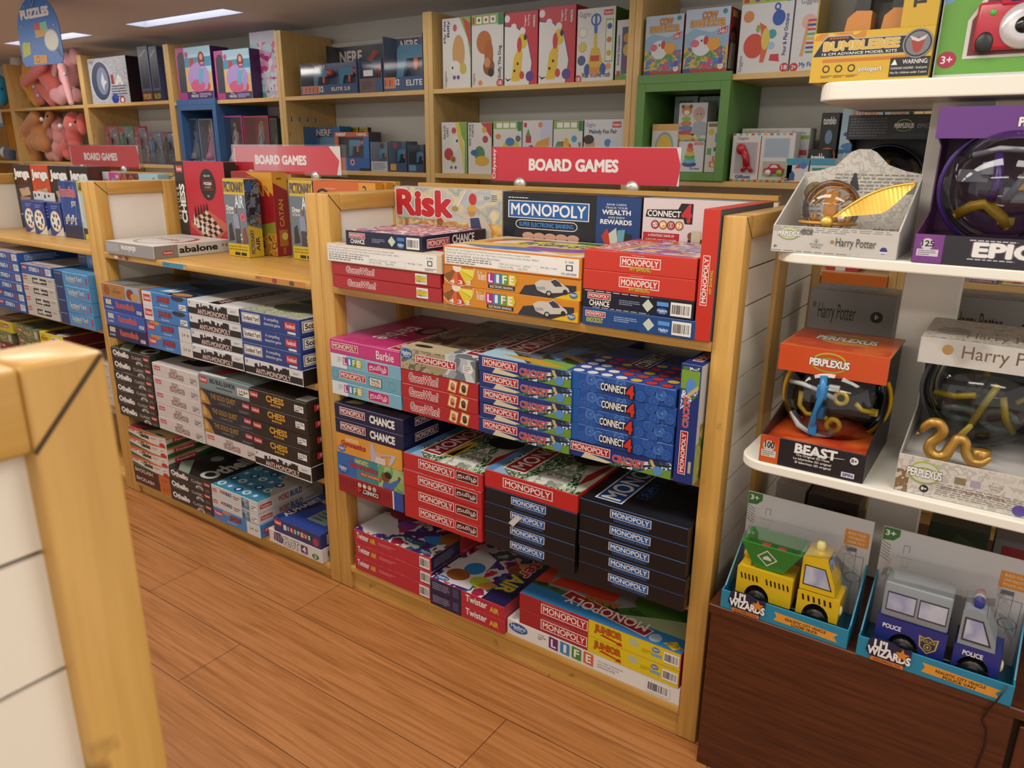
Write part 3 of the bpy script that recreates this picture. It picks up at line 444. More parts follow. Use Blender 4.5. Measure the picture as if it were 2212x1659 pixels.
kind('junior', 'red and yellow junior game box', 'game_box', .455, .28, .0468, '#a8262c', {'F': [('r', .46, 0, 1, 1, '#e3c81f'), ('t', 'Fast-Dealing Property Trading Game', .16, .84, .34, .95, '#d89a8a', 0, .005), mono(.15, .2, .455, .82), P('subtitle_lettering', *ot('JUNIOR', .5, .36, .66, .84, '#d0641c', '#33180c', 0, .09, .05), ('p', [(.53, .3), (.55, .4), (.64, .26), (.66, .32), (.67, .12), (.63, .1), (.64, .18)], '#c22a24')), ('p', [(.7, .75), (.75, .85), (.77, .5), (.72, .42)], '#b5c2a2'), ('l', .78, .3, .84, .55, 3, '#8a7a20'), hg(.86, .72, .022, .14), ('r', .835, .3, .895, .5, '#7aa8c8'), bar(.905, .22, .99, .85)],
     'T': [('r', 0, 0, 1, 1, ART(['#2c5a2a', '#3d6b35', '#1f3f22', '#4a6a3c'], 7)), ('r', 0, 0, 1, .2, '#2f7fba'), ('p', [(.02, .5), (.1, .26), (.55, .3), (.68, .5), (.6, .7), (.2, .75)], '#8a8a8e'), ('p', [(.1, .3), (.5, .36), (.5, .52), (.12, .46)], '#c63a26'), ('p', [(.0, .25), (.1, .3), (.06, .6), (0, .6)], '#c84a2e'), ('e', .75, .55, .16, .22, '#47772c'), ('p', [(.55, .2), (1, .2), (1, .5), (.75, .35)], '#a9b78a'), P('title_logo', ('p', [(.22, .18), (.78, .05), (.8, .17), (.24, .31)], W_), ('p', [(.227, .187), (.775, .06), (.793, .165), (.245, .298)], '#a5262e'), ('t', 'MONOPOLY', .26, .115, .76, .235, W_, 180, .02), *ot('JUNIOR', .34, .27, .54, .36, '#cf7a28', '#33180c', 180, .09, .04)), ('e', .83, .09, .035, .06, '#a8b8c8'), P('star_badge', ('p', [(.88, .06), (.91, .1), (.94, .14), (.96, .1), (.995, .07), (.97, .05), (.95, .01), (.92, .04)], '#e0b83a'), ('t', 'MY FIRST GAME', .9, .05, .985, .1, '#4a3010', 180, .01))]})
kind('lifelong', 'long white life-journey game box', 'game_box', .498, .30, .0485, '#ece9e4', {'F': [hg(.075, .6, .06, .3), ('t', 'THE', .2, .72, .24, .8, '#333', 0, .01), ('t', 'GAME', .2, .58, .25, .66, '#333', 0, .01), ('t', 'OF', .2, .46, .225, .54, '#333', 0, .01), P('title_logo', *sum([[('p', [(.27 + i * .07, .24), (.325 + i * .07, .2), (.325 + i * .07, .9), (.27 + i * .07, .94)], c), ('t', ch, .285 + i * .07 + (.008 if ch == 'I' else 0), .34, .312 + i * .07 - (.008 if ch == 'I' else 0), .8, W_, 0, .03)] for i, (ch, c) in enumerate(zip('LIFE', ('#6a2a78', '#3a86b8', '#4a8a3c', '#d8683a')))], [])), ('t', 'The unique 3-dimensional', .56, .6, .7, .72, '#777', 0, 0.0), ('t', 'game through the ups', .56, .44, .68, .56, '#777', 0, 0.0), ('t', 'and downs of life', .56, .3, .66, .42, '#777', 0, 0.0), bar(.83, .2, .95, .86)], 'T': [('l', .02, .02, .06, .12, 5, '#777')]})
# --- left unit
kind('lion', 'brown box with lion picture', 'game_box', .26, .27, .051, '#b07a3c', {'F': [P('single_room_stamp', ('c', .13, .5, .34, '#6a3018'), ('c', .13, .5, .3, '#a8642c'), ('l', .08, .3, .18, .7, 3, '#6a3018')), ('t', 'the', .33, .66, .38, .76, '#7a5420', 0, .01), ('t', 'LION KING', .28, .36, .5, .58, '#8a6420', 0, .01), ('r', .62, .0, .98, 1, '#9ab0c0'), P('lion_picture', ('e', .75, .45, .1, .4, '#8a3420'), ('e', .85, .3, .1, .3, '#c8935a'))], 'T': [('r', .02, .02, .98, .98, ART(['#a8b0b8', '#7a8088', '#5a5448', '#8a8880'], 6, 'soft'))]}, {'R': '#b07028'})
def rumi(c, n, small):
    kind(n, ('royal blue' if c == '#27499c' else 'bright blue' if c == '#2f5cb4' else 'dark navy') + ' tile game box', 'game_box', .262, .27, .0525, c, {'F': [P('tiles_picture', *[('p', [(.07 + i * .05, .5), (.11 + i * .05, .46), (.115 + i * .05, .82), (.075 + i * .05, .86)], '#e3d8bc') for i in range(3)]), ('t', small, .05, .2, .2 if len(small) < 8 else .26, .34, W_, 0, .01), P('title_logo', *ot('Rummikub', .34, .36, .8, .76, '#cc3a34', '#e8c0b0', 0, .05, .03)), ('r', .85, .16, .97, .4, '#cdd6e6'), ('l', .86, .18, .96, .38, 2, '#33487a')]}, {'R': '#a02838'})
rumi('#27499c', 'rum1', 'WOODEN TILES'); rumi('#2f5cb4', 'rum2', 'CLASSIC'); rumi('#1a2052', 'rum3', 'CLASSIC')
def jum(n, desc, white, lab):
    kind(n, desc, 'game_box', .27, .30, .0515, '#3f7ec4', {'F': [('r', 0, 0, .22, 1, '#e2dfdc') if white else ('e', .2, .86, .12, .16, '#c98a5a'), fk(.03, .3, .2, .78), P('title_logo', *ot('JUMBLES', .34, .36, .62, .76, '#c8382c', '#15203c', 0, .1, .03)), ('l', .4, .14, .66, .28, 1, '#cfdcec')] + ([('r', .74, .0, 1, 1, '#dcd9d2'), ('t', '2-4  6+', .8, .36, .96, .6, '#333', 0, .01)] if lab else [('e', .8, .86, .14, .2, '#232c40'), age(.82, .12, .97, .5)]), 'T': [('r', 0, 0, .6, 1, '#4486c8'), ('r', .5, 0, 1, 1, '#2a4a78'), ('p', [(.25, .1), (.32, .35), (.4, .15), (.48, .36), (.54, .12)], '#e8eef4'), ('e', .75, .12, .25, .11, '#24262e'), ('e', .75, .1, .19, .07, '#c08a68'), ('e', .5, .6, .4, .12, '#1c2740')]})
jum('jum1', 'sky blue box with white end', True, False); jum('jum2', 'sky blue box with pale label', False, True)
kind('anti', 'black and white skyline game box', 'game_box', .275, .30, .0515, '#dfe0e2', {'F': [('r', .0, .1, 1, .52, '#1d1a1a'), P('skyline_picture', *city(.18, .5, .78, .92, '#1d1a1a')), P('title_lettering', ('t', 'ANTI-MONOPOLY', .2, .16, .8, .48, '#e8c8c0', 0, .025)), ('t', 'U', .03, .74, .055, .9, '#222', 0, .04), ('l', .84, .64, .95, .78, 2, '#888')], 'T': [('r', .0, .1, 1, 1, ART(['#c8c8ca', '#d3d3d5', '#b8b8bc'], 5, 'soft')), ('p', [(.42, .0), (.62, .0), (.62, 1), (.42, 1)], '#1d1a1a'), ('t', 'ANTI-MONOPOLY', .46, .08, .58, .95, '#d8a8a4', 90, .03)]}, {'R': '#1f1c1c'})
kind('syard', 'deep blue detective game box', 'game_box', .278, .30, .0515, '#233f86', {'F': [P('title_plate', ('r', .03, .26, .35, .86, W_), ('r', .037, .3, .343, .82, '#1f2a3c'), ('r', .043, .33, .337, .79, W_), ('t', 'Scotland Yard', .055, .42, .325, .7, '#1d1b1b', 0, .03)), ('t', 'A compelling', .42, .56, .66, .8, W_, 0, .005), ('t', 'detective game', .41, .26, .68, .5, W_, 0, .005), fk(.76, .3, .94, .76), ('r', .8, .06, .93, .2, '#dfe6e4')], 'T': [('r', 0, 0, 1, 1, ART(['#c9c6a8', '#a3ac8a', '#d8d5bc', '#8f9a80', '#7a8aa0', '#e0ddc8'], 90)), ('e', .5, .4, .36, .2, '#5a6250'), ('r', .2, .6, .95, .8, '#3c3a34')], 'R': [P('title_plate', ('r', .03, .2, .6, .88, W_), ('r', .04, .25, .59, .83, '#1f2a3c'), ('r', .05, .29, .58, .79, W_), ('t', 'Scotland Yard', .07, .4, .56, .7, '#1d1b1b', 0, .03))]})
kind('oth', 'black box with round white lettering', 'game_box', .265, .27, .0455, '#2b2826', {'F': [P('title_lettering', ('t', 'Othello', .06, .36, .46, .8, W_, 0, .05), ('t', 'CLASSIC', .54, .42, .8, .66, '#d8d4cc', 0, 0.0)), fk(.84, .52, .97, .8), ('e', .72, .06, .09, .26, '#b9b5ae'), ('e', .72, .02, .05, .18, '#6a6660'), ('e', .9, .06, .06, .2, '#5a5650'), ('l', .08, .2, .4, .28, 1, '#98948c')], 'T': [('r', 0, 0, 1, 1, ART(['#1b1a1a', '#232221', '#1d1c1c', '#2f2d2c'], 6, 'soft')), ('p', [(0, .2), (.25, 0), (.5, .0), (.1, .35)], '#8fa08f'), ('t', 'Othello', .62, .05, .9, .95, '#c4c4c0', 90, .04), ('e', .35, .55, .1, .09, '#8f9498'), ('e', .2, .75, .16, .14, '#3a3d3c')]})
kind('fsg', 'off-white five-in-one game box', 'game_box', .28, .30, .051, '#d8d0cc', {'F': [fk(.04, .52, .18, .8), P('title_logo', ('t', 'FUN', .42, .62, .54, .84, '#5a2622', 0, .1), ('t', 'FUN', .42, .62, .54, .84, '#d9c8bc', 0, .03), ('t', 'SUPER GAMES', .37, .26, .68, .54, '#5a2622', 0, .12), ('t', 'SUPER GAMES', .37, .26, .68, .54, '#d9c8bc', 0, .03)), age(.82, .22, .96, .66, bg='#cfc8c2'), ('r', 0, .45, 1, .462, '#bfb7b2')], 'T': [('r', .02, .02, .98, .98, '#cfc9c6'), ('e', .6, .35, .2, .16, '#23283c'), ('r', .3, .2, .5, .32, '#2a2624'), ('e', .5, .75, .35, .2, '#7a5a4a')]})
kind('bull', 'grey-green stock market game box', 'game_box', .278, .30, .055, '#7e9294', {'F': [fk(.02, .44, .17, .84), P('title_lettering', ('t', 'BIG BULL JUNIOR', .23, .46, .72, .82, '#25303a', 0, .03)), ('r', .34, .28, .66, .38, '#4a565c'), age(.76, .24, .98, .72), ('r', 0, .0, 1, .1, '#6a8082')], 'T': [('r', 0, 0, 1, 1, '#6f7f80'), ('p', [(.1, .1), (.3, .1), (.7, .9), (.5, .9)], '#a8323a'), ('r', .5, .05, .95, .35, '#9aa6a8'), ('p', [(.0, .0), (.5, .02), (.5, .07), (.0, .06)], '#e0e6e6')]})
kind('gold', 'slate box with gold coin picture', 'game_box', .278, .30, .0525, '#252b34', {'F': [P('coin_picture', ('p', [(0, .0), (.2, .02), (.14, .55), (.06, .88), (0, .95)], '#b5843a'), ('p', [(0, .2), (.1, .2), (.08, .6), (.02, .8)], '#d8ac60')), P('title_lettering', ('t', 'THE GOLD QUEST', .21, .44, .7, .82, '#b58a44', 0, .02)), ('t', 'A BUSINESS GAME', .36, .24, .6, .36, '#8f929a', 0, .005), fk(.83, .5, .96, .82), ('l', .76, .1, .96, .28, 2, '#8a8f98')]})
kind('chess', 'black chess box with gold lettering', 'game_box', .276, .30, .0525, '#26201c', {'F': [fk(.02, .5, .17, .84), P('title_lettering', *ot('CHESS', .32, .46, .62, .84, '#d9a338', '#5a3a10', 0, .07, .04), ('r', .39, .24, .56, .36, '#d9a338'), ('t', 'CLASSIC', .41, .26, .54, .34, '#26201c', 0, .02)), age(.8, .34, .95, .74, '7+')] + [('c', .1 + (i * .37) % .86, .2 + (i * .29) % .7, .03, '#4a4038') for i in range(8)], 'R': [fk(.1, .36, .5, .74)], 'T': [('r', .02, .02, .98, .98, ART(['#241f1c', '#2d2724', '#1d1917'], 5, 'soft')), ('r', .78, .03, .96, .2, '#8a8680'), ('t', 'DELUXE', .1, .3, .9, .4, '#4a4440')]})
kind('color', 'white box with orange-green waves', 'game_box', .26, .29, .0415, '#ddd6cc', {'F': [('p', [(0, 1), (1, 1), (.6, .78), (.2, .72), (0, .6)], '#d86a30'), ('p', [(0, 0), (.0, .4), (.25, .2), (.5, .08), (.6, 0)], '#2f6a3a'), fk(.02, .56, .17, .86), P('title_lettering', ('t', 'the', .24, .52, .3, .66, '#3a3a30', 0, .02), ('t', 'Glades', .32, .34, .56, .76, '#22301f', 0, .05)), ('l', .6, .4, .76, .66, 2, '#c8644a'), age(.82, .5, .95, .8), ('e', .9, .14, .08, .26, '#c8232c')], 'R': [('p', [(0, 0), (0, .4), (1, 1), (1, .2)], '#2f6a3a'), ('p', [(0, .8), (0, 1), (1, 1)], '#d8843a'), fk(.1, .38, .42, .8)], 'T': [('r', .02, .02, .98, .98, ART(['#8a2a3a', '#38406a', '#3a5a4a', '#c8b060', '#2a3a5a'], 8)), ('r', .05, .0, .3, .08, '#c8343c'), ('r', .6, .05, 1, .3, '#d8c890')]})
kind('backl', 'maroon and orange game box', 'game_box', .262, .29, .038, '#4c1d18', {'F': [P('title_lettering', ('t', 'BACKLASH', .05, .42, .52, .8, '#e3d6cf', 0, .015)), ('r', .68, 0, 1, 1, '#cc6a28'), ('l', .74, .3, .96, .7, 3, '#8a3c14')]})
kind('wordb', 'white word-building box with bubbles', 'game_box', .262, .29, .044, '#d3d4d2', {'F': [fk(.02, .4, .12, .7), P('title_lettering', ('t', 'WORD', .2, .5, .32, .78, '#c03038', 0, .03), ('t', 'BUILD', .33, .5, .45, .78, '#2a4a8a', 0, .03)), ('r', .48, .6, .62, .68, '#555'), ('r', .48, .42, .58, .5, '#c03038'), ('r', .66, .0, .82, .9, ART(['#6f8a9a', '#3a5a78', '#9ab0bc'], 80, 'vor')), age(.84, .2, .98, .7)], 'R': [('r', .0, .0, 1, 1, '#dcdcd8'), fk(.03, .3, .2, .66), P('title_lettering', ('t', 'WORD', .3, .3, .46, .78, '#c03038', 0, .03), ('t', 'BUILD', .48, .3, .66, .78, '#2a4a8a', 0, .03)), ('l', .72, .4, .9, .6, 2, '#333')],
     'T': [('r', 0, 0, 1, 1, '#3f8fb0'), ('p', [(.7, 1), (.6, .7), (.75, .55), (.82, .3), (1, .2), (1, 1)], '#b9bab4')] + sum([[('e', .1 + i * .18, .1 + j * .18, .065, .055, ('#dfe8ea', '#1d3f86', '#5f8fd0')[(i * 2 + j) % 3]), ('e', .1 + i * .18, .1 + j * .18, .03, .03, ('#3f8fb0', '#dfe8ea', '#dfe8ea')[(i * 2 + j) % 3])] for i in range(5) for j in range(5) if i + j < 7], [])})
kind('jumf', 'sky blue word-jumble box', 'game_box', .268, .29, .0485, '#3f86c8', {'F': [fk(.03, .4, .2, .82), ('e', .3, .86, .1, .14, '#c98a5a'), P('title_logo', *ot('JUMBLES', .36, .42, .6, .8, '#c8382c', '#15203c', 0, .1, .03)), ('l', .3, .18, .62, .3, 1, '#cfdcec'), ('r', .72, .0, 1, 1, '#dcd9d2'), ('t', '2-4  6+', .78, .42, .95, .66, '#333', 0, .01)], 'R': [fk(.05, .3, .3, .7)]})
kind('wordp', 'purple-blue letter tile game box', 'game_box', .232, .27, .052, '#34386f', {'F': [fk(.02, .5, .18, .88), P('title_lettering', *sum([[('r', .22 + i * .075, .34, .285 + i * .075, .72, c), ('t', ch, .235 + i * .075, .42, .27 + i * .075, .66, W_, 0, .03)] for i, (ch, c) in enumerate(zip('WORDPLUS', ('#d8d8d8', '#3a4a9a', '#b83a44', '#3a8a4a', '#8a3a7a', '#c89a2a', '#b83a44', '#3a8a4a')))], [])), ('e', .9, .4, .06, .26, '#b83a44'), ('t', 'W', .235, .42, .27, .66, '#333', 0, .03)], 'T': [('r', 0, 0, 1, 1, '#2e4a9c'), ('p', [(.0, .05), (.1, .0), (.3, .6), (.2, .65)], '#1f2a60'), ('r', .45, .2, .85, .5, '#8aa49a'), ('l', .5, .24, .8, .46, 3, '#33507a'), ('t', 'ALPHABET', .05, .1, .16, .7, '#d8d0b0', 90, .02), ('r', .2, .62, .5, .8, '#c4a868')], 'R': [('r', .1, .15, .4, .85, '#cfd2da'), ('l', .12, .2, .38, .8, 4, '#333')]})
kind('plot4', 'white box with outlined lettering', 'game_box', .268, .27, .049, '#dcd5cf', {'F': [('r', .0, .2, .02, .9, '#c03038'), ('p', [(.1, .3), (.12, .9), (.24, .94), (.3, .5), (.26, .2)], '#33406a')] + [('c', .12 + (i % 6) * .026, .4 + (i // 6) * .13, .04, ('#c83a40', '#e0e4ea')[i % 2]) for i in range(24)] + [P('title_lettering', *ot('PLOT', .3, .24, .58, .8, W_, '#333', 0, .07, .02), ('r', .62, .22, .74, .8, '#6a3a78'), ('t', '4', .65, .32, .71, .7, W_, 0, .03)), ('e', .88, .32, .06, .2, '#3a7a4a'), ('t', '2', .86, .22, .9, .42, W_, 0, .03)], 'R': [('t', 'PLOT 4', .1, .3, .5, .7, '#b83a44', 0, .03)]})
kind('orb', 'orange game box behind the side rail', 'game_box', .29, .032, .270, '#d3682e', {'F': [('r', .74, 0, 1, 1, '#e09a2c'), ('t', '2', .8, .86, .86, .96, '#1f3a5c', 0, .02), ('l', .2, .9, .46, .93, 1, '#e8b090'), ('e', .16, .78, .13, .13, '#22201f'), ('e', .16, .78, .1, .1, '#c8944a')]}, {'R': '#e09a2c', 'T': '#c85a24'})
# --- far left unit
kind('str4', 'blue peg-dropping game box', 'game_box', .262, .28, .0425, '#2a5aa6', {'F': [fk(.05, .5, .2, .84), P('title_lettering', ('t', 'STRIKE 4', .28, .38, .6, .78, W_, 0, .03)), ('e', .7, .5, .05, .36, '#8a4a5a'), ('r', .8, .2, .97, .84, '#dfe3e6'), ('l', .82, .28, .95, .76, 3, '#555')], 'T': [('r', 0, 0, 1, 1, '#cfd2d4'), ('r', .0, .0, 1, .14, ART(['#c87a6a', '#d8c8b0', '#7a8ac0', '#c8a0a0'], 40)), ('b', .05, .3, .25, .5), ('l', .3, .25, .9, .5, 4, '#555')], 'R': [('r', 0, 0, 1, 1, '#2a5aa6'), ('l', .1, .2, .6, .8, 4, '#c8d4e4')]})
kind('sumg', 'beige box with black name plate', 'game_box', .268, .28, .0435, '#c9c3b8', {'F': [fk(.02, .48, .15, .86), P('title_plate', ('r', .32, .26, .76, .78, '#201e1d'), ('t', 'sum', .35, .38, .5, .62, W_, 0, .03), ('t', 'genius', .56, .36, .74, .66, W_, 0, .03), ('e', .53, .6, .03, .3, '#d8d4cc')), ('l', .82, .6, .96, .8, 2, '#777')]})
kind('syl', 'light blue shrink-wrapped detective box', 'game_box', .262, .28, .0535, '#4d94cc', {'F': [('r', 0, 0, .26, 1, '#26386c'), ('t', 'Ravensburger', .03, .76, .22, .86, '#cfd8e8', 0, .005), P('title_lettering', *ot('Scotland Yard', .36, .44, .82, .8, '#dfe8f0', '#1d3a6a', 0, .06, .02)), ('p', [(.38, .34), (.62, .3), (.62, .36), (.38, .4)], '#d8c85a'), ('p', [(.6, .28), (.86, .24), (.86, .3), (.6, .35)], '#c85a5a'), ('r', .92, .3, .97, .76, '#b8344a')], 'R': [('r', .1, .3, .3, .8, '#c03044'), ('l', .35, .2, .8, .8, 3, '#8ab8d8')], 'T': [('r', .05, .05, .95, .95, '#5fa0d0')]})
kind('camo', 'olive camouflage game box', 'game_box', .20, .28, .05, '#6b7048', {'F': [('r', 0, 0, 1, 1, ART(['#6b7048', '#8a8c60', '#4f5838', '#7d8258'], 40)), fk(.05, .5, .25, .8), ('l', .35, .3, .75, .6, 2, '#d8c890'), ('r', .82, .2, .96, .8, '#b9bca8')], 'T': [('r', 0, 0, 1, 1, ART(['#4a4f3a', '#5e6450', '#3a3f30', '#707868'], 9))]})
kind('mick', 'bright yellow box with dark lid', 'game_box', .20, .28, .05, '#e0cb22', {'F': [P('title_lettering', ('l', .1, .66, .3, .8, 1, '#333'), ('t', 'MICKEY', .06, .3, .36, .6, '#b03020', 0, .03)), ('b', .52, .2, .8, .8), ('e', .9, .5, .05, .3, '#c85020')], 'T': [('r', .2, .0, 1, 1, ART(['#5a1a24', '#20242c', '#7a2a34', '#303842', '#c8ccd0'], 12)), ('r', .05, .1, .12, .9, '#b58a20')]}, {'R': '#6a1420'})
kind('marn', 'maroon game box on the low shelf', 'game_box', .26, .28, .05, '#6d2a2c', {'F': [fk(.3, .5, .45, .8), ('r', .05, .1, .25, .9, '#d8d0c8'), ('r', .07, .16, .23, .84, '#6d2a2c'), ('l', .5, .3, .8, .6, 2, '#c8a890'), ('r', .84, .15, .97, .85, '#a89a90')]})
kind('yelg', 'yellow and olive game box', 'game_box', .22, .28, .05, '#c9b43a', {'F': [('l', .1, .3, .9, .8, 3, '#7a4a20'), fk(.6, .4, .8, .7)], 'T': [('r', 0, 0, 1, 1, ART(['#3a3430', '#5a4a40', '#7a3a34', '#2c2a2a'], 10)), ('r', .2, .2, .8, .5, '#b8a070')]})
def vmap(els, a=.40, b=.60):
    "squeeze a printed design into the upper part of its face"
    out = []; g = lambda v: a + b * v
    for e in els:
        t = e[0]
        if t in 'rtlb': out.append(e[:2 + (t == 't')] + (g(e[2 + (t == 't')]), e[3 + (t == 't')], g(e[4 + (t == 't')])) + e[5 + (t == 't'):])
        elif t == 'e': out.append((t, e[1], g(e[2]), e[3], e[4] * b, e[5]))
        elif t == 'c': out.append((t, e[1], g(e[2]), e[3] * b, e[4]))
        elif t == 'p': out.append((t, [(x, g(y)) for x, y in e[1]], e[2]))
        else: out.append((t, e[1], vmap(e[2], a, b)))
    return out
def umap(els, b):
    "squeeze a printed design towards the left of its face"
    out = []
    for e in els:
        t = e[0]
        if t in 'rtlb': k = 1 + (t == 't'); out.append(e[:k] + (e[k] * b, e[k + 1], e[k + 2] * b) + e[k + 3:])
        elif t == 'e': out.append((t, e[1] * b, e[2], e[3] * b, e[4], e[5]))
        elif t == 'c': out.append((t, e[1] * b) + e[2:])
        elif t == 'p': out.append((t, [(x * b, y) for x, y in e[1]], e[2]))
        else: out.append((t, e[1], umap(e[2], b)))
    return out
CAT['spin']['art']['F'] = [('r', 0, 0, 1, 1, '#ddd0d0')] + umap(CAT['spin']['art']['F'][1:], .72)
for k_, lo in (('risk', '#c8862f'), ('bank', '#17171b'), ('spin', '#ddd0d0')): CAT[k_]['art']['F'] = [('r', 0, 0, 1, .5, lo)] + vmap(CAT[k_]['art']['F'])
MADE = {}
def get(k):
    c = CAT[k]
    o = carton(c['ob'], c['w'], c['d'], c['h'], c['c'], c['art'], c['cols'])
    return o
def place(k, x, y, z, label, rz=0.0, cat='board game', group=None):
    if k not in MADE:
        o = get(k); MADE[k] = o; o.location = (x, y, z); o.rotation_euler = (0, 0, rz); tag(o, label, cat, group)
        return o
    return dup(MADE[k], (x, y, z), rz, label, group)
ORD = ['topmost', 'second from top', 'third from top', 'fourth from top', 'fifth from top', 'sixth from top', 'seventh from top']
def stack(ks, x, y, z, where, group=None, jit=.002, single=None):
    "boxes from the bottom up; every label says which one of its stack"
    rg = random.Random(where); n = len(ks); t = z
    for i, k in enumerate(ks):
        c = CAT[k]; j = rg.uniform(-jit, jit); jy = rg.uniform(-jit, 0)
        cnt = ks.count(k)
        pos = ORD[n - 1 - i] if n - 1 - i < 7 else 'lowest'
        if i == 0 and n > 1: pos = 'lowest'
        place(k, x + j, y + jy, t, '%s, %s, %s' % (c['desc'], pos, where), rg.uniform(-.003, .003), group=group if n > 1 else None)
        t += c['h'] + .0003
    return t

# ------------------------------------------------------------------ the room
def floor_mat():
    m, nt, b = newmat('laminate_planks')
    tc = nt.nodes.new('ShaderNodeTexCoord'); mp = nt.nodes.new('ShaderNodeMapping'); nt.links.new(tc.outputs['Object'], mp.inputs[0])
    br = nt.nodes.new('ShaderNodeTexBrick'); br.offset = .37
    br.inputs['Scale'].default_value = 1; br.inputs['Brick Width'].default_value = 1.25; br.inputs['Row Height'].default_value = .192
    br.inputs['Mortar Size'].default_value = .0011; br.inputs['Mortar Smooth'].default_value = 0; br.inputs['Bias'].default_value = 0
    br.inputs['Color1'].default_value = (.35, .35, .35, 1); br.inputs['Color2'].default_value = (.65, .65, .65, 1); br.inputs['Mortar'].default_value = (0, 0, 0, 1)
    nt.links.new(mp.outputs[0], br.inputs['Vector'])
    m2 = nt.nodes.new('ShaderNodeMapping'); m2.inputs['Scale'].default_value = (1.3, 34, 1); nt.links.new(tc.outputs['Object'], m2.inputs[0])
    n = nt.nodes.new('ShaderNodeTexNoise'); n.inputs['Scale'].default_value = 2.6; n.inputs['Detail'].default_value = 8; n.inputs['Distortion'].default_value = .9
    nt.links.new(m2.outputs[0], n.inputs['Vector'])
    ad = nt.nodes.new('ShaderNodeMath'); ad.operation = 'MULTIPLY_ADD'; ad.inputs[1].default_value = .22
    nt.links.new(br.outputs['Color'], ad.inputs[0]); nt.links.new(n.outputs['Fac'], ad.inputs[2])
    r = nt.nodes.new('ShaderNodeValToRGB'); nt.links.new(ad.outputs[0], r.inputs[0]); e = r.color_ramp.elements
    e[0].position = .36; e[0].color = lin('#7c4c29'); e[1].position = .86; e[1].color = lin('#ae7545')
    k = e.new(.54); k.color = lin('#96602f'); k = e.new(.66); k.color = lin('#a16a3b')
    mx = nt.nodes.new('ShaderNodeMix'); mx.data_type = 'RGBA'; nt.links.new(br.outputs['Fac'], mx.inputs['Factor'])
    nt.links.new(r.outputs[0], mx.inputs['A']); mx.inputs['B'].default_value = lin('#4a2c18')
    nt.links.new(mx.outputs['Result'], b.inputs['Base Color']); b.inputs['Roughness'].default_value = .36
    bp = nt.nodes.new('ShaderNodeBump'); bp.inputs['Strength'].default_value = .12; bp.inputs['Distance'].default_value = .001
    nt.links.new(n.outputs['Fac'], bp.inputs['Height']); nt.links.new(bp.outputs[0], b.inputs['Normal'])
    return m
struct(MB().box(-6.4, -3.2, -.05, 4.2, 1.9, 0, floor_mat()).build('floor'))
# ceiling with openings for the recessed lamps along the back aisle
def ceiling():
    mb = MB(); c = M('#ffffff', .7); ys = [-3.2, 1.16, 1.31, 1.86]; xs = [-6.4, -4.40, -3.44, -2.87, -1.93, -1.07, -.13, .53, 1.47, 4.2]
    for j in range(3):
        for i in range(len(xs) - 1):
            if j == 1 and i in (1, 3, 5, 7): continue
            mb.box(xs[i], ys[j], CEIL, xs[i + 1], ys[j + 1], CEIL + .08, c)
    return mb.build('ceiling')
struct(ceiling())
struct(MB().box(-6.4, 1.84, 0, 4.2, 1.9, CEIL + .08, M('#d8d4ca', .7)).build('wall_back'))
struct(MB().box(-6.46, -3.2, 0, -6.4, 1.9, CEIL + .08, M('#c4bdb0', .7)).build('wall_left'))
for i, (xa, xb, w) in enumerate([(-4.40, -3.44, 'far left, behind the hanging blue sign'), (-2.87, -1.93, 'left of the two fully seen ones'), (-1.07, -.13, ''), (.53, 1.47, '')]):
    r = root('ceiling_light', ['recessed strip light in the ceiling at the far left, partly behind the hanging blue sign', 'recessed strip light in the ceiling, seen whole above the toy shelves', 'recessed strip light over the middle of the back aisle', 'recessed strip light over the right end of the back aisle'][i], 'ceiling light', (xa, 1.16, CEIL))
    w = xb - xa; mb = MB(); wm = M('#dfe2ec', .45)
    mb.box(.002, .002, .0, .012, .148, .06, wm); mb.box(w - .012, .002, 0, w - .002, .148, .06, wm); mb.box(.012, .002, 0, w - .012, .012, .06, wm); mb.box(.012, .138, 0, w - .012, .148, .06, wm)
    mb.build('housing', r)
    MB().box(.012, .012, .05, w - .012, .138, .06, EMIT('#eef2ff', 3.2)).build('diffuser', r)

# ------------------------------------------------------------------ double-sided display units
SLAT = '#fff6e2'
def side_end(mb_post, x0, x1, y0, y1, zt, out, inset):
    "mitred frame of one unit side between depths y0..y1; returns separate meshes"
    p = .046
    f = mb_post
    f.cbox(x0, y0, 0, x1, y0 + p, zt, OAK('z'), .0025, 2); f.cbox(x0, y1 - .075, 0, x1, y1, zt - .0005, OAK('z'), .0025, 2)
    f.cbox(x0, y0 + p, zt - p, x1, y1 - .075, zt - .0003, OAK('y'), .0025, 2); f.cbox(x0, y0 + p, .02, x1, y1 - .075, .08, OAK('y'), .0025, 2)
    # dark mitre joint line across the corner, both faces
    for X, s in ((x1 + .0003, 1), (x0 - .0003, -1)):
        f.add([(X, y0 + .001, zt - .0025), (X, y0 + .0035, zt - .001), (X, y0 + p + .001, zt - p + .001), (X, y0 + p - .001, zt - p - .001)], [(0, 1, 2, 3)], '#4c3210')
def slats(x0, x1, y0, y1, zt, plain=False):
    mb = MB()
    if plain: return mb.box(x0, y0, .06, x1, y1, zt, M('#fff8ea', .5))
    mb.box(x0 + .004, y0, .06, x1 - .004, y1, zt, '#2a2420')
    z = 1.119 + .078 * 1
    a = zt
    for k in range(16):
        zz = 1.119 - .078 * k
        if zz < .08: zz = .08
        mb.box(x0, y0, zz + .0016, x1, y1, a, M(SLAT, .5)); a = zz - .0016
        if zz <= .08: break
    return mb
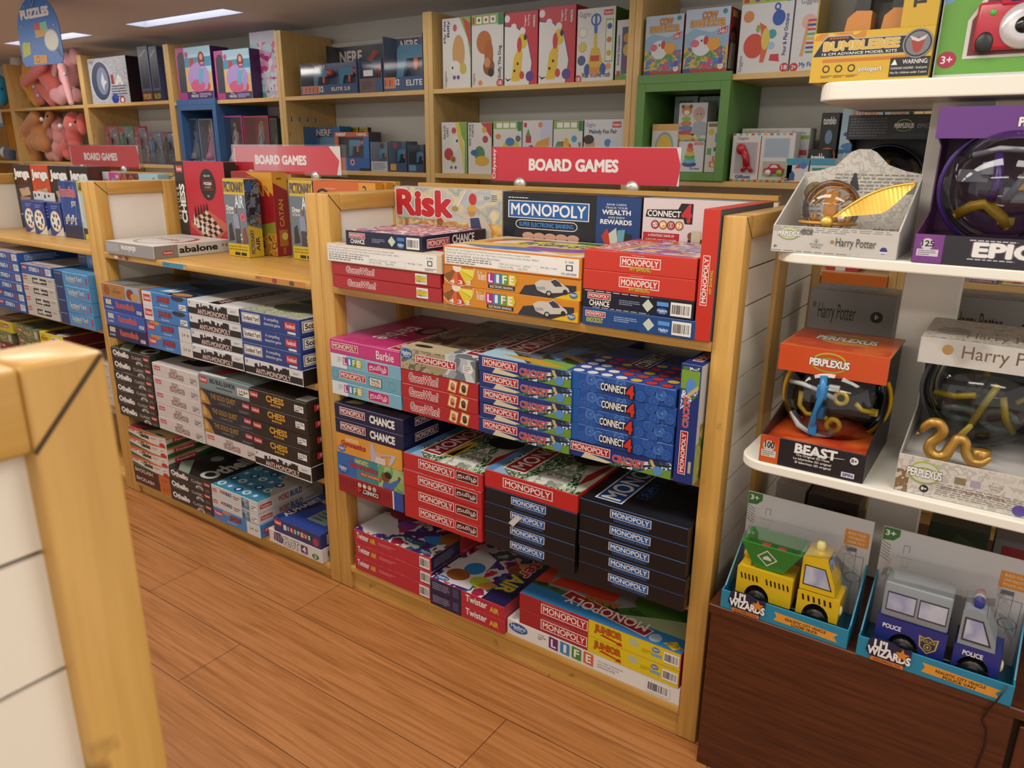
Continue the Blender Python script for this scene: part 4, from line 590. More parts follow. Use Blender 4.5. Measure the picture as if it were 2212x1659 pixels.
def unit(X0, X1, label, z_shelves, zt=1.228, y_full=.70):
    r = root('display_unit', label, 'display unit', (X0, 0, 0)); W = X1 - X0
    for xa in (0, W - .0465):
        fr = MB(); side_end(fr, xa, xa + .0465, 0, .341, zt, 1, 0); o = fr.build('side_frame', r)
        slats(xa + .011, xa + .0355, .046, .266, zt - .046, xa == 0).build('side_panel', o)
        fb = MB(); fb.cbox(xa + .004, y_full - .075, 0, xa + .0425, y_full, zt, OAK('z'), .002); fb.box(xa + .004, .345, zt - .05, xa + .0425, y_full - .075, zt, OAK('y')); fb.build('rear_side_frame', r)
        slats(xa + .011, xa + .0355, .345, y_full - .076, zt - .05).build('rear_side_panel', r)
    bp = MB(); bp.box(.0475, .375, .05, W - .0475, .391, 1.238, M('#f2ead6', .5)); bp.cbox(.0475, .370, 1.238, W - .0475, .396, 1.25, OAK('x'), .001); bp.build('back_panel', r)
    for (zs, yf) in z_shelves:
        MB().cbox(.047, yf, zs - .022, W - .047, .374, zs, OAK('x'), .002, 2).build('shelf', r)
        MB().box(.047, .392, zs - .022, W - .047, y_full - .02, zs, OAK('x')).build('rear_shelf', r)
    zb = z_shelves[-1][0]
    if zb < .2: MB().box(.047, .012, .0, W - .047, .034, zb - .0225, OAK('x')).build('plinth', r)
    return r
SH = [(.9765, .0), (.655, .025), (.351, .025)]
unit(0, 1.2, 'oak shelf unit in the middle, packed with property games, red sign on top', [(.9765, 0), (.666, .02), (.356, .02), (.0825, 0)])
u1 = unit(-1.2245, -.0015, 'oak shelf unit left of the middle one, with the silver-ended box on its top shelf', [(.9765, 0), (.6585, .02), (.3475, .02), (.055, 0)])
unit(-2.45, -1.226, 'oak shelf unit at the far left, with stacking-block boxes standing on its top shelf', [(.9765, 0), (.664, .02), (.345, .02), (.055, 0)])
# torn stickers along the top shelf edge of the left unit
def strip(xa, xb, z0, z1, els, label, y=-.0004):
    f = Face((xa, y, z0), (xb - xa, 0, 0), (0, 0, z1 - z0)); f.draw(els); o = f.mb.build('shelf_edge_sticker'); tag(o, label, 'sticker'); return o
strip(-.80, -.66, .957, .973, [('r', 0, 0, 1, 1, '#3a8fb4'), ('t', 'B SCHOOL', .08, .4, .3, .7, '#20303c', 0, .01), ('p', [(.86, 0), (.9, .8), (.96, .95), (1, .4), (1, 0)], '#b9a890')], 'torn blue sticker on the edge of the top shelf in the left unit')
strip(-.30, -.07, .957, .973, [('r', 0, 0, 1, 1, '#c98844'), ('l', .02, .4, .14, .9, 2, '#222'), ('e', .4, .5, .05, .5, '#a8343a'), ('e', .74, .5, .05, .45, '#5a4a40')], 'orange sticker strip at the right end of the left unit top shelf edge')
strip(-1.12, -1.0, .957, .973, [('r', 0, 0, 1, 1, '#bd8850'), ('e', .2, .5, .1, .4, '#e8dcc8'), ('e', .45, .5, .1, .4, '#a84a3c'), ('e', .8, .5, .1, .45, '#5a4438')], 'torn brown sticker strip on the left unit shelf edge under the silver-ended box')

# near unit at the lower left: only its end frame and panel are in view
r = root('display_unit', 'blurred oak shelf unit end with cream slats, closest at lower left', 'display unit', (1.0, -1.2425, 0))
fr = MB(); x0, x1 = .186, .235
fr.cbox(x0, -.0445, 0, x1, 0, 1.23, OAK('z'), .003, 2); fr.cbox(x0, -.6, 1.182, x1, -.0445, 1.2297, OAK('y'), .003, 2); fr.cbox(x0, -.66, 0, x1, -.6, 1.23, OAK('z'), .003, 2); fr.cbox(x0, -.6, .02, x1, -.0445, .08, OAK('y'), .003, 2)
X = x1 + .0004
fr.add([(X, -.001, 1.2275), (X, -.0035, 1.229), (X, -.0455, 1.183), (X, -.0435, 1.181)], [(0, 3, 2, 1)], '#4c3210'); sf_ = fr.build('side_frame', r)
slats(x0 + .012, x1 - .014, -.6, -.0445, 1.182).build('side_panel', sf_)
bb = MB(); bb.box(-.9, -.36, .05, x0, -.34, 1.12, M('#f2ead6', .5)); bb.build('back_panel', r)
for zs in (.9, .6, .3, .06): MB().box(-.9, -.339, zs - .022, x0 - .001, -.02, zs, OAK('x')).build('shelf', r)
fr = MB(); fr.cbox(-.947, -.66, 0, -.9, 0, 1.12, OAK('z'), .003); fr.build('far_side_frame', r)

# ------------------------------------------------------------------ board games: middle unit
y = -.012
TS = 'middle unit top shelf'
stack(['gws', 'gws', 'info', 'chance_side'], .062, y, .977, 'left pile, ' + TS, 'games on the middle unit top shelf')
for o in list(bpy.data.objects):
    if o.get('label', '').startswith('navy game box with barcode'): o.location.x = .1225
    if o.get('label', '').startswith('long box with white'): o.location.x = .05; o.location.y = -.018
stack(['lifeo', 'lifeo', 'lifew'], .461, y, .977, 'centre pile, ' + TS, 'games on the middle unit top shelf')
stack(['knock', 'chance_torn', 'appb', 'appb'], .858, y, .977, 'right pile, ' + TS, 'games on the middle unit top shelf', jit=.001)
place('appup', 1.1185, -.012, .9773, 'orange-red game box standing upright at the right end of the middle unit top shelf')
place('risk', .050, .262, .9775, 'conquest game box with a plumed soldier, standing at the back of the middle unit')
place('bank', .449, .264, .9775, 'black banking game box standing behind the orange pile')
place('spin', .863, .264, .9775, 'pale pink-white disc game box standing behind the orange-red boxes')
S2 = 'middle unit second shelf'; G2 = 'games on the middle unit second shelf'
y = -.028
stack(['lifet', 'travel', 'lifet', 'barbie'], .0505, y, .667, 'leftmost pile, ' + S2, G2, jit=.0015)
stack(['gwf', 'gwf', 'gwf', 'vint'], .3235, y, .667, 'second pile, ' + S2, G2)
stack(['cric'] * 5, .586, y - .003, .667, 'third pile, ' + S2, G2)
stack(['cric', 'c4', 'c4', 'c4', 'c4'], .8345, y + .001, .667, 'right pile, ' + S2, G2)
for o in bpy.data.objects:
    if 'cricket game box, lowest, right pile' in o.get('label', ''): o.location.x = .836
place('cricup', 1.1045, -.03, .667, 'blue cricket game box standing upright against the right post, middle unit')
S3 = 'middle unit third shelf'; G3 = 'games on the middle unit third shelf'
stack(['c4inv', 'gymb', 'gymo', 'chf', 'chf'], .0505, y, .357, 'leftmost pile, ' + S3, G3)
stack(['tamil'] * 4, .3285, y - .01, .357, 'second pile, ' + S3, G3)
stack(['black'] * 4 + ['monored'], .6055, y - .006, .357, 'third pile, ' + S3, G3)
stack(['black'] * 5, .8815, y, .357, 'right pile, ' + S3, G3, jit=.002)
S4 = 'middle unit floor shelf'; G4 = 'games on the middle unit floor shelf'
stack(['twr'] * 3, .075, .0, .083, 'left pile, ' + S4, G4, jit=.003)
stack(['twn'] * 2, .3905, -.012, .083, 'middle pile, ' + S4, G4, jit=.001)
stack(['lifelong', 'junior', 'junior'], .6535, .0, .083, 'right pile, ' + S4, G4, jit=.001)
for o in bpy.data.objects:
    if o.get('label', '').startswith('red and yellow junior'): o.location.x = .694
# strip of paper tape stuck on one black box
mt = MB(); mt.add([(.694, 0, .455), (.716, 0, .478), (.729, 0, .474), (.708, 0, .451)], [(0, 1, 2, 3)], '#cfcac4')
mt = MB()
f = Face((.684, -.0407, .437), (.04, 0, 0), (0, 0, .036)); f.draw([('p', [(.0, .2), (.62, .98), (.98, .86), (.36, .0)], '#d8d3cc')]); tag(f.mb.build('paper_tape'), 'torn strip of white paper tape on a black game box front', 'tape')

# ------------------------------------------------------------------ left unit
y = -.018
L1 = 'left unit top shelf'
S2 = 'left unit second shelf'; G2 = 'games on the left unit second shelf'
stack(['rum3', 'rum2', 'rum1', 'lion'], -1.1735, y - .012, .6595, 'leftmost pile, ' + S2, G2)
stack(['jum2', 'jum2', 'jum1', 'jum1'], -.909, y - .008, .6595, 'second pile, ' + S2, G2)
stack(['anti'] * 4, -.635, y - .008, .6595, 'third pile, ' + S2, G2)
stack(['anti', 'syard', 'syard', 'syard'], -.3535, y - .01, .6595, 'right pile, ' + S2, G2)
S3 = 'left unit third shelf'; G3 = 'games on the left unit third shelf'
stack(['oth'] * 6, -1.1735, y - .012, .3485, 'leftmost pile, ' + S3, G3, jit=.003)
stack(['fsg'] * 5, -.9035, y - .01, .3485, 'second pile, ' + S3, G3)
stack(['fsg', 'gold', 'gold', 'gold', 'bull'], -.622, y - .008, .3485, 'third pile, ' + S3, G3, jit=.002)
stack(['anti', 'chess', 'chess', 'chess', 'chess'], -.3425, y - .014, .3485, 'right pile, ' + S3, G3, jit=.002)
S4 = 'left unit floor shelf'; G4 = 'games on the left unit floor shelf'
stack(['backl', 'backl', 'color', 'color', 'color', 'color'], -1.1715, y + .006, .056, 'leftmost pile, ' + S4, G4)
stack(['oth', 'oth', 'oth'], -.905, y - .0, .056, 'second pile, ' + S4, G4, jit=.003)
stack(['jumf', 'wordb', 'wordb'], -.632, y - .004, .056, 'third pile, ' + S4, G4, jit=.002)
stack(['plot4', 'wordp'], -.336, y + .004, .056, 'right pile, ' + S4, G4)
for o in bpy.data.objects:
    if o.get('label', '').startswith('purple-blue letter'): o.location.x = -.302

# top shelf of the left unit
def standing(name, w, d, h, c, art, loc, rz, label, cols=None, cat='board game'):
    o = carton(name, w, d, h, c, art, cols); o.location = loc; o.rotation_euler = (0, 0, rz); return tag(o, label, cat)
# silver-ended box lying turned (its near corner points at the viewer)
standing('game_box', .312, .305, .044, '#dcd8d2', {'F': [('r', 0, 0, 1, 1, '#9c9a98'), ('l', .02, .2, .3, .85, 6, '#c9c8c6'), P('title_lettering', ('t', 'abalone', .34, .32, .64, .78, W_, 180, .03))],
    'R': [('r', 0, 0, .3, 1, '#8f8c86'), fk(.11, .26, .24, .58), P('title_lettering', ('t', 'abalone', .32, .3, .82, .8, '#1d1b1a', 0, .035)), ('c', .9, .6, .1, '#1d1b1a'), ('c', .9, .6, .05, '#dcd8d2'), ('c', .95, .58, .1, '#1d1b1a'), ('c', .95, .58, .05, '#dcd8d2')],
    'T': [('r', 0, 0, 1, 1, '#e3e0dc'), ('e', .5, .48, .38, .36, '#a8a4a0'), ('e', .5, .48, .34, .32, '#e3e0dc'), ('p', [(.7, .8), (.8, .72), (.88, .55), (.86, .36), (.8, .3), (.82, .5), (.76, .66), (.68, .76)], '#a8303a'), ('t', 'abalone', .26, .48, .66, .56, '#55504c', 180, .02)]},
    (-1.147, -.006, .977), 0, 'white and silver marble-game box lying on the left unit top shelf')
standing('game_box', .316, .055, .323, '#c22a3c', {'F': [('r', 0, 0, .2, 1, '#2b2828'), fk(.04, .87, .17, .95), P('title_lettering', ('t', 'CHESS', .07, .28, .17, .73, W_, 90, .05), ('t', 'D E L U X E', .01, .32, .05, .7, W_, 90, .005)), P('oval_badge', ('e', .66, .74, .155, .18, '#2a2424'), ('t', 'DELUXE', .6, .83, .72, .85, W_, 0, .005), ('r', .56, .68, .76, .79, '#b9262f'), ('r', .567, .686, .753, .784, '#2a2424'), ('t', 'WOODEN', .585, .735, .735, .77, W_, 0, .03), ('t', 'CHESS', .6, .7, .72, .72, '#d8a8a8', 0, .02), ('t', 'BOX', .64, .6, .68, .62, W_, 0, .005)),
    P('chessboard_picture', ('p', [(.24, .3), (.6, .46), (.98, .3), (.98, .25), (.64, .02), (.24, .24)], '#c8604c'), *[('p', [(.27 + .064 * i * .82 + .064 * j * .78, .3 + .024 * i - .038 * j), (.27 + .064 * (i + 1) * .82 + .064 * j * .78, .3 + .024 * (i + 1) - .038 * j), (.27 + .064 * (i + 1) * .82 + .064 * (j + 1) * .78, .3 + .024 * (i + 1) - .038 * (j + 1)), (.27 + .064 * i * .82 + .064 * (j + 1) * .78, .3 + .024 * i - .038 * (j + 1))], ('#231c1c', '#e8b8a0')[(i + j) % 2]) for i in range(6) for j in range(6)],
      *[('p', [(.34 + i * .06, .36 + i * .02), (.36 + i * .06, .5 + i * .01), (.38 + i * .06, .36 + i * .02)], '#1d1818') for i in range(5)], *[('p', [(.3 + i * .075, .26 - i * .03), (.325 + i * .075, .4 - i * .035), (.35 + i * .075, .26 - i * .03)], '#e8e2da') for i in range(4)])]},
    (-1.16, .31, .977), 0, 'tall red and black chess box standing behind the white and silver box', {'R': '#2b2828', 'T': '#a8242f'})
def pict(loc, rz, label):
    pa = ART(['#3a3f48', '#5a6472', '#2c3038', '#7a8694', '#4a505c', '#8a6a54'], 30)
    return standing('game_box', .118, .06, .27, '#6c7682', {'F': [('r', 0, 0, 1, 1, '#727c88'), ('r', 0, .8, 1, 1, '#d8b82c'), P('title_lettering', *ot('PICTIONARY', .04, .835, .96, .96, '#3a3f72', '#c8a040', 0, .04, .02), ('t', 'AIR', .52, .64, .92, .79, '#dfe6ee', 0, .03)), ('t', 'Draw', .08, .6, .42, .66, W_, 0, .03), ('t', 'In The Air', .08, .55, .42, .59, W_, 0, .01), ('c', .82, .52, .055, '#c8333c'), ('c', .82, .52, .042, '#e8e0dc'), ('c', .82, .52, .038, '#c8333c'), P('player_picture', ('e', .5, .6, .06, .035, '#8a6a54'), ('p', [(.4, .36), (.36, .52), (.48, .57), (.62, .54), (.66, .36)], '#8f96b0'), ('p', [(.42, .18), (.42, .37), (.64, .37), (.62, .18)], '#4a4440'), ('p', [(.1, .2), (.12, .4), (.24, .44), (.34, .22)], '#3a2c2c'), ('p', [(.74, .18), (.76, .36), (.88, .4), (.96, .2)], '#8a4a3c')), ('t', 'See It On', .42, .27, .9, .31, W_, 0, .02), ('t', 'Screen!', .46, .22, .9, .26, W_, 0, .02), ('r', 0, 0, 1, .17, '#d8b82c'), ('t', 'A hysterical NEW way to', .05, .115, .92, .145, '#3a2c20', 0, .01), ('t', 'play the classic family game!', .05, .08, .92, .11, '#3a2c20', 0, .01), ('r', .3, .02, .55, .06, '#2b2b2b'), ('r', .6, .02, .85, .06, '#2b2b2b')],
      'R': [('r', 0, .4, 1, 1, pa), ('p', [(0, 0), (1, 0), (1, .36), (0, .42)], '#d8b82c'), ('e', .3, .9, .22, .07, '#2f5ca0'), ('t', 'PICTIONARY', .14, .05, .4, .36, '#3a3f72', 90, .03), ('t', 'AIR', .5, .08, .76, .26, '#3a3f72', 90, .03), ('r', .2, .55, .6, .64, '#22252c'), P('player_picture', ('e', .6, .78, .12, .03, '#2a2420'), ('p', [(.3, .68), (.4, .78), (.7, .77), (.62, .66)], '#7a7f94'))]}, loc, rz, label, {'T': '#d8b82c'})
a = pict((-.733, .222, .977), 0, 'yellow and grey drawing game box standing left of the dark red box')
standing('game_box', .23, .062, .292, '#9c1c24', {'F': [('r', 0, 0, 1, 1, ART(['#a8242a', '#9a1c24', '#b02a2c'], 5, 'soft')), ('p', [(.35, 1), (.7, .9), (1, .72), (1, 1)], '#d89a2a'), ('t', 'CATAN', .12, .72, .9, .86, '#d8a43a', 0, .03), ('r', 0, 0, 1, .3, ART(['#b5742a', '#c89a3a', '#7a4a20', '#d8a850'], 30)), ('p', [(0, .3), (.3, .5), (.6, .36), (1, .42), (1, .28), (0, .25)], '#8a8a2c'), ('t', 'KLAUS TEUBER', .4, .93, .7, .95, '#d8a43a', 0, .005)], 'R': [('p', [(0, 1), (1, 1), (1, .78), (0, .88)], '#dca52e'), ('l', .3, .9, .8, .95, 1, '#3a2410'), P('title_lettering', ('t', 'CATAN', .3, .36, .62, .68, '#d8a43a', 90, .02)), ('r', .2, .12, .8, .32, '#b5742a'), ('c', .6, .24, .045, '#e8d060'), ('t', 'CATAN', .4, .02, .58, .1, '#d8a43a', 90, .01)]}, (-.797, .305, .977), 0, 'dark red settlers game box with gold lettering between two drawing game boxes', {'T': '#d39a28'})
pict((-.482, .305, .977), 0, 'yellow and grey drawing game box right of the dark red box, half behind the post')
place('orb', -.357, .302, .977, 'orange game box standing at the back right of the left unit')
place('orb', -.345, .337, .977, 'second orange game box directly behind the first, left unit back')

# ------------------------------------------------------------------ far left unit
S2 = 'far-left unit second shelf'; G2 = 'games on the far-left unit second shelf'
stack(['str4'] * 6, -2.098, y - .006, .665, 'leftmost pile, ' + S2, G2)
stack(['sumg', 'sumg', 'sumg', 'sumg', 'str4'], -1.826, y - .004, .665, 'middle pile, ' + S2, G2)
stack(['syl'] * 4 + ['syl'], -1.5435, y - .004, .665, 'right pile, ' + S2, G2)
for o in bpy.data.objects:
    if o.get('label', '').startswith('light blue shrink-wrapped detective box, topmost'): o.location.x = -1.5435; o.location.y = .08
S3 = 'far-left unit third shelf'; G3 = 'games on the far-left unit third shelf'
stack(['marn', 'marn', 'marn', 'camo', 'yelg'], -2.25, y, .346, 'leftmost pile, ' + S3, G3)
stack(['camo'] * 5, -1.985, y, .346, 'middle pile, ' + S3, G3)
stack(['marn', 'marn', 'mick', 'mick', 'mick'], -1.775, y, .346, 'right pile, ' + S3, G3)
stack(['sumg', 'sumg', 'sumg', 'sumg'], -1.56, y + .03, .346, 'right pile, ' + S3, G3)
def jenga(x, y, c, c2, label):
    return standing('block_tower_box', .165, .10, .292, c, {'F': [('r', 0, 0, 1, 1, c), P('title_lettering', ('t', 'Jenga', .06, .77, .94, .93, '#1a1414', 0, .09), ('t', 'Jenga', .06, .77, .94, .93, W_, 0, .06)), ('p', [(.2, .62), (.8, .66), (.86, .54), (.3, .5)], '#c8a888'), ('r', .2, .36, .8, .5, '#a8886a'), ('r', .26, .14, .76, .36, c2), ('r', .0, .18, .6, .25, '#1d1818'), ('t', 'NOW BE', .06, .2, .5, .23, W_, 0, .02)] + [('p', [(.5, .6), (a, .78), (a + .05, .78)], c2) for a in (.0, .2, .4, .6, .8)]}, (x, y, .977), 0, label, {'R': c2})
jenga(-2.40, .255, '#3a2a26', '#8a4a34', 'dark block-tower box at the left edge of the picture')
jenga(-2.225, .255, '#d24a26', '#b8541f', 'orange block-tower box on the far-left unit')
jenga(-2.05, .255, '#241e1e', '#5a3428', 'black block-tower box next to the orange one')
jenga(-1.875, .255, '#241e1e', '#5a3428', 'black block-tower box with bare panel to its right')
def dob(x, y, label):
    r = root('card_game_box', label, 'card game', (x, y, .977))
    o = MB(); o.cbox(0, 0, 0, .115, .06, .142, '#2c3f8f', .0012); f = Face((0, 0, 0), (.115, 0, 0), (0, 0, .142), o)
    f.draw([('p', [(0, 0), (1, 0), (1, .3), (.6, .1), (.3, 0)], '#dcd8cf'), ('c', .5, .44, .32, '#c9b878'), ('c', .5, .44, .29, '#f0eee6')] + [('c', .5 + .2 * math.cos(i), .44 + .19 * math.sin(i), .06, ('#2a2a2a', '#c03a34', '#2f6a9a', '#3a7a3a')[i % 4]) for i in range(7)] + [('l', .3, .8, .8, .92, 2, '#8fa6d8')])
    f = Face((.115, 0, 0), (0, .06, 0), (0, 0, .142), o); f.draw([('p', [(0, 0), (1, 0), (1, .4), (.4, .3), (0, .12)], '#dcd8cf'), ('l', .15, .5, .8, .9, 4, '#c8d0e8')]); o.build('carton', r)
    t = MB(); t.box(.005, .055, .142, .11, .0565, .178, '#dedbd5'); f = Face((.005, .055, .142), (.105, 0, 0), (0, 0, .036), t); f.draw([('e', .5, .6, .1, .16, '#4a4a4a'), ('c', .15, .5, .26, '#3a4a8a')]); t.build('hang_tab', r)
dob(-2.035, .15, 'blue card game box with a round picture, nearest of the three')
dob(-2.17, .17, 'blue card game box with a football picture, left of the others')
dob(-1.912, .16, 'blue card game box beside the tile game box')
standing('game_box', .15, .06, .235, '#2b4a96', {'F': [('r', 0, 0, 1, 1, ART(['#2b4a96', '#35579f', '#213a7c', '#2f4f98'], 8, 'soft')), ('c', .45, .55, .26, '#4a6ab0'), ('c', .45, .55, .23, '#2e4d98'), P('title_lettering', *ot('Rummikub', .05, .74, .9, .9, '#c8323c', '#e8d8d8', 0, .06, .03), ('t', 'JOY', .6, .55, .86, .66, W_, 0, .03)), ('r', 0, 0, 1, .22, '#1f2348'), *[('p', [(.14 + i * .13, .24 + (i % 2) * .05), (.24 + i * .13, .26 + (i % 2) * .05), (.25 + i * .13, .38 + (i % 2) * .05), (.15 + i * .13, .36 + (i % 2) * .05)], '#e6e0d2') for i in range(5)], ('t', '2 3 9 11 8', .16, .27, .78, .35, '#333', 0, .03)], }, (-1.785, .16, .977), 0, 'blue tile game box standing with red script lettering', {'R': '#c9d0d8'})
standing('game_box', .09, .06, .24, '#b9cfd4', {'F': [('r', 0, .8, 1, 1, '#d8c83a'), ('t', 'LEARN', .1, .9, .9, .96, '#1d1d1d', 0, .05), ('t', 'MONEY', .1, .83, .9, .89, '#1d1d1d', 0, .05), ('r', 0, .0, 1, .2, '#2a2a2c'), ('r', .0, .3, .12, .8, '#dfe6e0'), ('e', .6, .6, .2, .1, '#4a3a34'), ('e', .6, .4, .25, .12, '#6a8a5a'), ('r', .1, .0, 1, .1, '#d8c83a')]}, (-1.625, .16, .977), 0, 'pale game box with yellow headline beside the post of the far-left unit')
for (xa, w, h, c, t, lab) in [(-1.70, .13, .272, '#cfc6cc', 'P', 'white and pink crystal kit box standing at the back of the far-left unit'), (-1.565, .14, .268, '#8a3a34', 'R', 'dark red picture box standing at the back of the far-left unit'), (-1.42, .14, .27, '#9fc4d2', 'B', 'pale blue box standing at the back right of the far-left unit')]:
    els = {'P': [('r', .4, 0, 1, 1, '#c8488a'), ('t', '10+', .82, .9, .96, .96, W_, 0, .03), ('e', .66, .82, .16, .1, '#6aa0d8'), ('t', 'imagimake', .05, .84, .3, .9, '#c8488a', 0, .02)], 'R': [('r', 0, .6, 1, 1, ART(['#7a2a24', '#a85a4a', '#5a1f1c', '#b87a5a'], 20))], 'B': [('p', [(.6, .85), (.8, .96), (1, .85)], '#a8c858'), ('t', '4+', .7, .88, .9, .95, '#335', 0, .02)]}[t]
    standing('game_box', w, .05, h, c, {'F': els}, (xa, .31, .977), 0, lab)

# ------------------------------------------------------------------ red signs on the back panels
def sign(X, label, cut=False):
    r = root('shelf_sign', label, 'sign', (X, .383, 1.2502)); w, h = .60, .094
    f = Face((.0, -.0035, .013), (w - .02, 0, 0), (0, 0, h)); pts = [(.022, 0), (.96, 0), (.985, .5), (.9, 1), (.022, 1)] if cut else [(.022, .0), (.985, .0), (1, .5), (.975, .98), (.022, 1)]
    f.draw([('r', 0, -.03, 1.0, 1.03, '#e3dcd6'), ('p', pts, '#d4283a'), ('t', 'BOARD GAMES', .225, .34, .70, .65, W_, 0, .05), ('p', [(.0, 0), (.036, 0), (.036, 1), (.0, 1)], '#c42533'), ('t', 'Odyssey', .006, .06, .03, .94, W_, 90, .01)]); f.mb.build('printed_card', r)
    a = MB(); a.box(-.004, -.006, .008, w + .004, -.005, h + .018, CLEAR(refl=.35)); a.box(-.004, -.0005, .008, w + .004, .001, h + .018, CLEAR(refl=.35)); a.build('acrylic_holder', r)
    for cx in (.10, .45):
        c = MB(); c.lathe([(0, -.009), (.018, -.009), (.019, -.006), (.019, .004), (0, .004)], M('#b9b5ac', .3, .6), 24, (cx, 0, .005), 'y'); c.build('magnet_clip', r)
sign(.325, 'red board games sign on top of the middle unit')
sign(-.877, 'red board games sign with cut corner on top of the left unit', True)
sign(-2.095, 'red board games sign on top of the far-left unit, smallest of the three')
# hanging sign
r = root('hanging_sign', 'blue arched puzzles sign hanging from the ceiling by a thread', 'sign', (PX(94, 140, .5)[0], .5, PX(90, 141, .5)[1]))
sg_ = (PX(139, 110, .5)[0] - PX(48, 110, .5)[0]) / .33; r.scale = (sg_, 1, sg_)
cx, ww, hh = 0, .165, .19
pts = [(-.165, .02), (-.145, .0), (.145, 0), (.165, .02), (.165, .12)] + [(.165 * math.cos(a * pi / 16), .12 + .125 * math.sin(a * pi / 16)) for a in range(1, 16)] + [(-.165, .12)]
o = MB(); o.prism([(p[0], p[1]) for p in pts], .003, '#2f78cc', 'y', 0); f = Face((-.165, 0, 0), (.33, 0, 0), (0, 0, .245), o)
f.draw([('t', 'PUZZLES', .14, .7, .8, .82, W_, 0, .07), ('c', .12, .3, .07, '#c8c23a'), ('p', [(.04, .14), (.24, .18), (.26, .36), (.06, .34)], '#b8c43c'), ('p', [(.42, .4), (.74, .42), (.72, .62), (.42, .6)], '#7ec8b0'), ('p', [(.42, .52), (.56, .5), (.56, .62), (.42, .6)], '#c8403a'), ('p', [(.44, .4), (.66, .42), (.64, .52), (.46, .5)], '#e0a030'), ('e', .78, .34, .17, .16, '#b8c0c8'), ('e', .78, .34, .15, .14, '#eceee2'), ('p', [(.86, .2), (.96, .06), (.99, .09), (.9, .23)], '#2b3a5a'), ('p', [(.28, .02), (.6, .02), (.62, .14), (.3, .16)], '#d8963a'), ('c', .4, .09, .05, '#8a4a24'), ('c', .4, .09, .03, '#e0b060'), ('c', .25, .88, .01, W_), ('c', .88, .55, .012, W_), ('c', .1, .6, .01, W_)])
o.build('panel', r); MB().tube([(-.01, .0015, .243), (0, .0015, .27), (0, .0015, (CEIL - r.location.z) / sg_)], .0012, '#cfcac0', 6).build('thread', r)
MB().tube([(-.012, -.004, .24), (-.02, -.006, .225), (-.008, -.004, .21), (.006, -.004, .228), (.0, 0, .25)], .0018, '#9fc0e0', 6).build('hook', r)

# ------------------------------------------------------------------ wall shelving along the back aisle
WY = 1.45
BX = [-6.12, -5.075, -3.965, -2.925, -1.878, -.823, .235, 1.29, 2.35]
WL = ['orange-backed wall shelf bay at the far left edge, by the blue plush', 'pale wall shelf bay holding the plush elephants', 'pale wall shelf bay with the shiny square box and dark figure boxes', 'pale wall shelf bay with a blue cubby and pink doll boxes', 'pale wall shelf bay holding the toy blasters', 'pale wall shelf bay with white toddler toy boxes', 'pale wall shelf bay with the green cubby', 'pale wall shelf bay hidden behind the white stand at the right']
def wall_bay(i):
    xa, xb = BX[i], BX[i + 1]; w = xb - xa
    r = root('toy_shelf', WL[i], 'wall shelf', (xa, WY, 0))
    o = None
    for x in (.0005, w - .0275):
        MB().cbox(x, 0, 0, x + .027, .36, 1.96, PALE('z'), .0015).build('side_panel', r)
    MB().box(.028, .362, .05, w - .028, .372, 1.93, M('#f0a63a' if i == 0 else '#f2eee4', .6)).build('back_panel', r)
    for z in ([1.64, 1.25] if i < 3 else [1.626, 1.245]) + [.943, .55, .12]:
        c = PALE('x') if not (i == 7 and z < 1 and z > .9) else PALE('x')
        MB().cbox(.0285, .0, z - .021, w - .0285, .36, z, c, .0015).build('shelf', r)
    MB().box(.0285, .03, 0, w - .0285, .05, .098, PALE('x')).build('plinth', r)
    return r
bays = [wall_bay(i) for i in range(8)]
for (xa, xb, c, lab) in [(.266, .642, '#5f9140', 'green painted cubby frame in the wall shelf right of the middle sign'), (-2.85, -2.458, '#41699f', 'blue painted cubby frame in the wall shelf, below a mermaid doll box')]:
    r = root('cubby_frame', lab, 'cubby', (xa, WY, 1.2452)); w = xb - xa; m = M(c, .42); t = .036; h = 1.604 - 1.2452
    mb = MB(); y0, y1 = -.016, .355
    mb.cbox(0, y0, .0, t, y1, h, m, .001); mb.cbox(w - t, y0, .0, w, y1, h, m, .001); mb.cbox(t, y0, h - .03, w - t, y1, h, m, .001); mb.cbox(t, y0, 0, w - t, y1, .03 if xa > 0 else .012, m, .001)
    mb.cbox(0, y0, h, w, -.0005, h + .0325, m, .001); mb.build('frame', r)
    MB().box(t, y1 - .01, .03, w - t, y1 - .001, h - .03, m).build('back_panel', r)

def wb(name, px0, px1, pyb, pyt, zb, c, art, label, Y=1.475, d=.13, cols=None, cat='toy box', dz=0.0, rz=0.0):
    "a box on the wall shelf: its front spans these picture columns on the plane at depth Y"
    x0, x1 = PX(px0, pyb, Y)[0], PX(px1, pyb, Y)[0]; zt = PX((px0 + px1) / 2, pyt, Y)[1]
    o = carton(name, x1 - x0 - .002, d, zt - zb - dz, c, art, cols); o.location = (x0 + .001, Y, zb + dz); o.rotation_euler = (0, 0, rz)
    return tag(o, label, cat)
Zu, Zl = 1.6265, 1.2455
GIG = ('t', 'Giggles', .06, .86, .4, .95, '#4a3a6a', 0, .0)
def gigside(y0=.04, y1=.3): return ('t', 'Giggles', .03, y0, .12, y1, '#6a3a6a', 90, .0)
def agedot(x, y, t='18'): return P('age_badge', ('c', x, y, .06, '#c02a36'), ('t', t, x - .05, y - .025, x + .05, y + .03, W_, 0, .02))
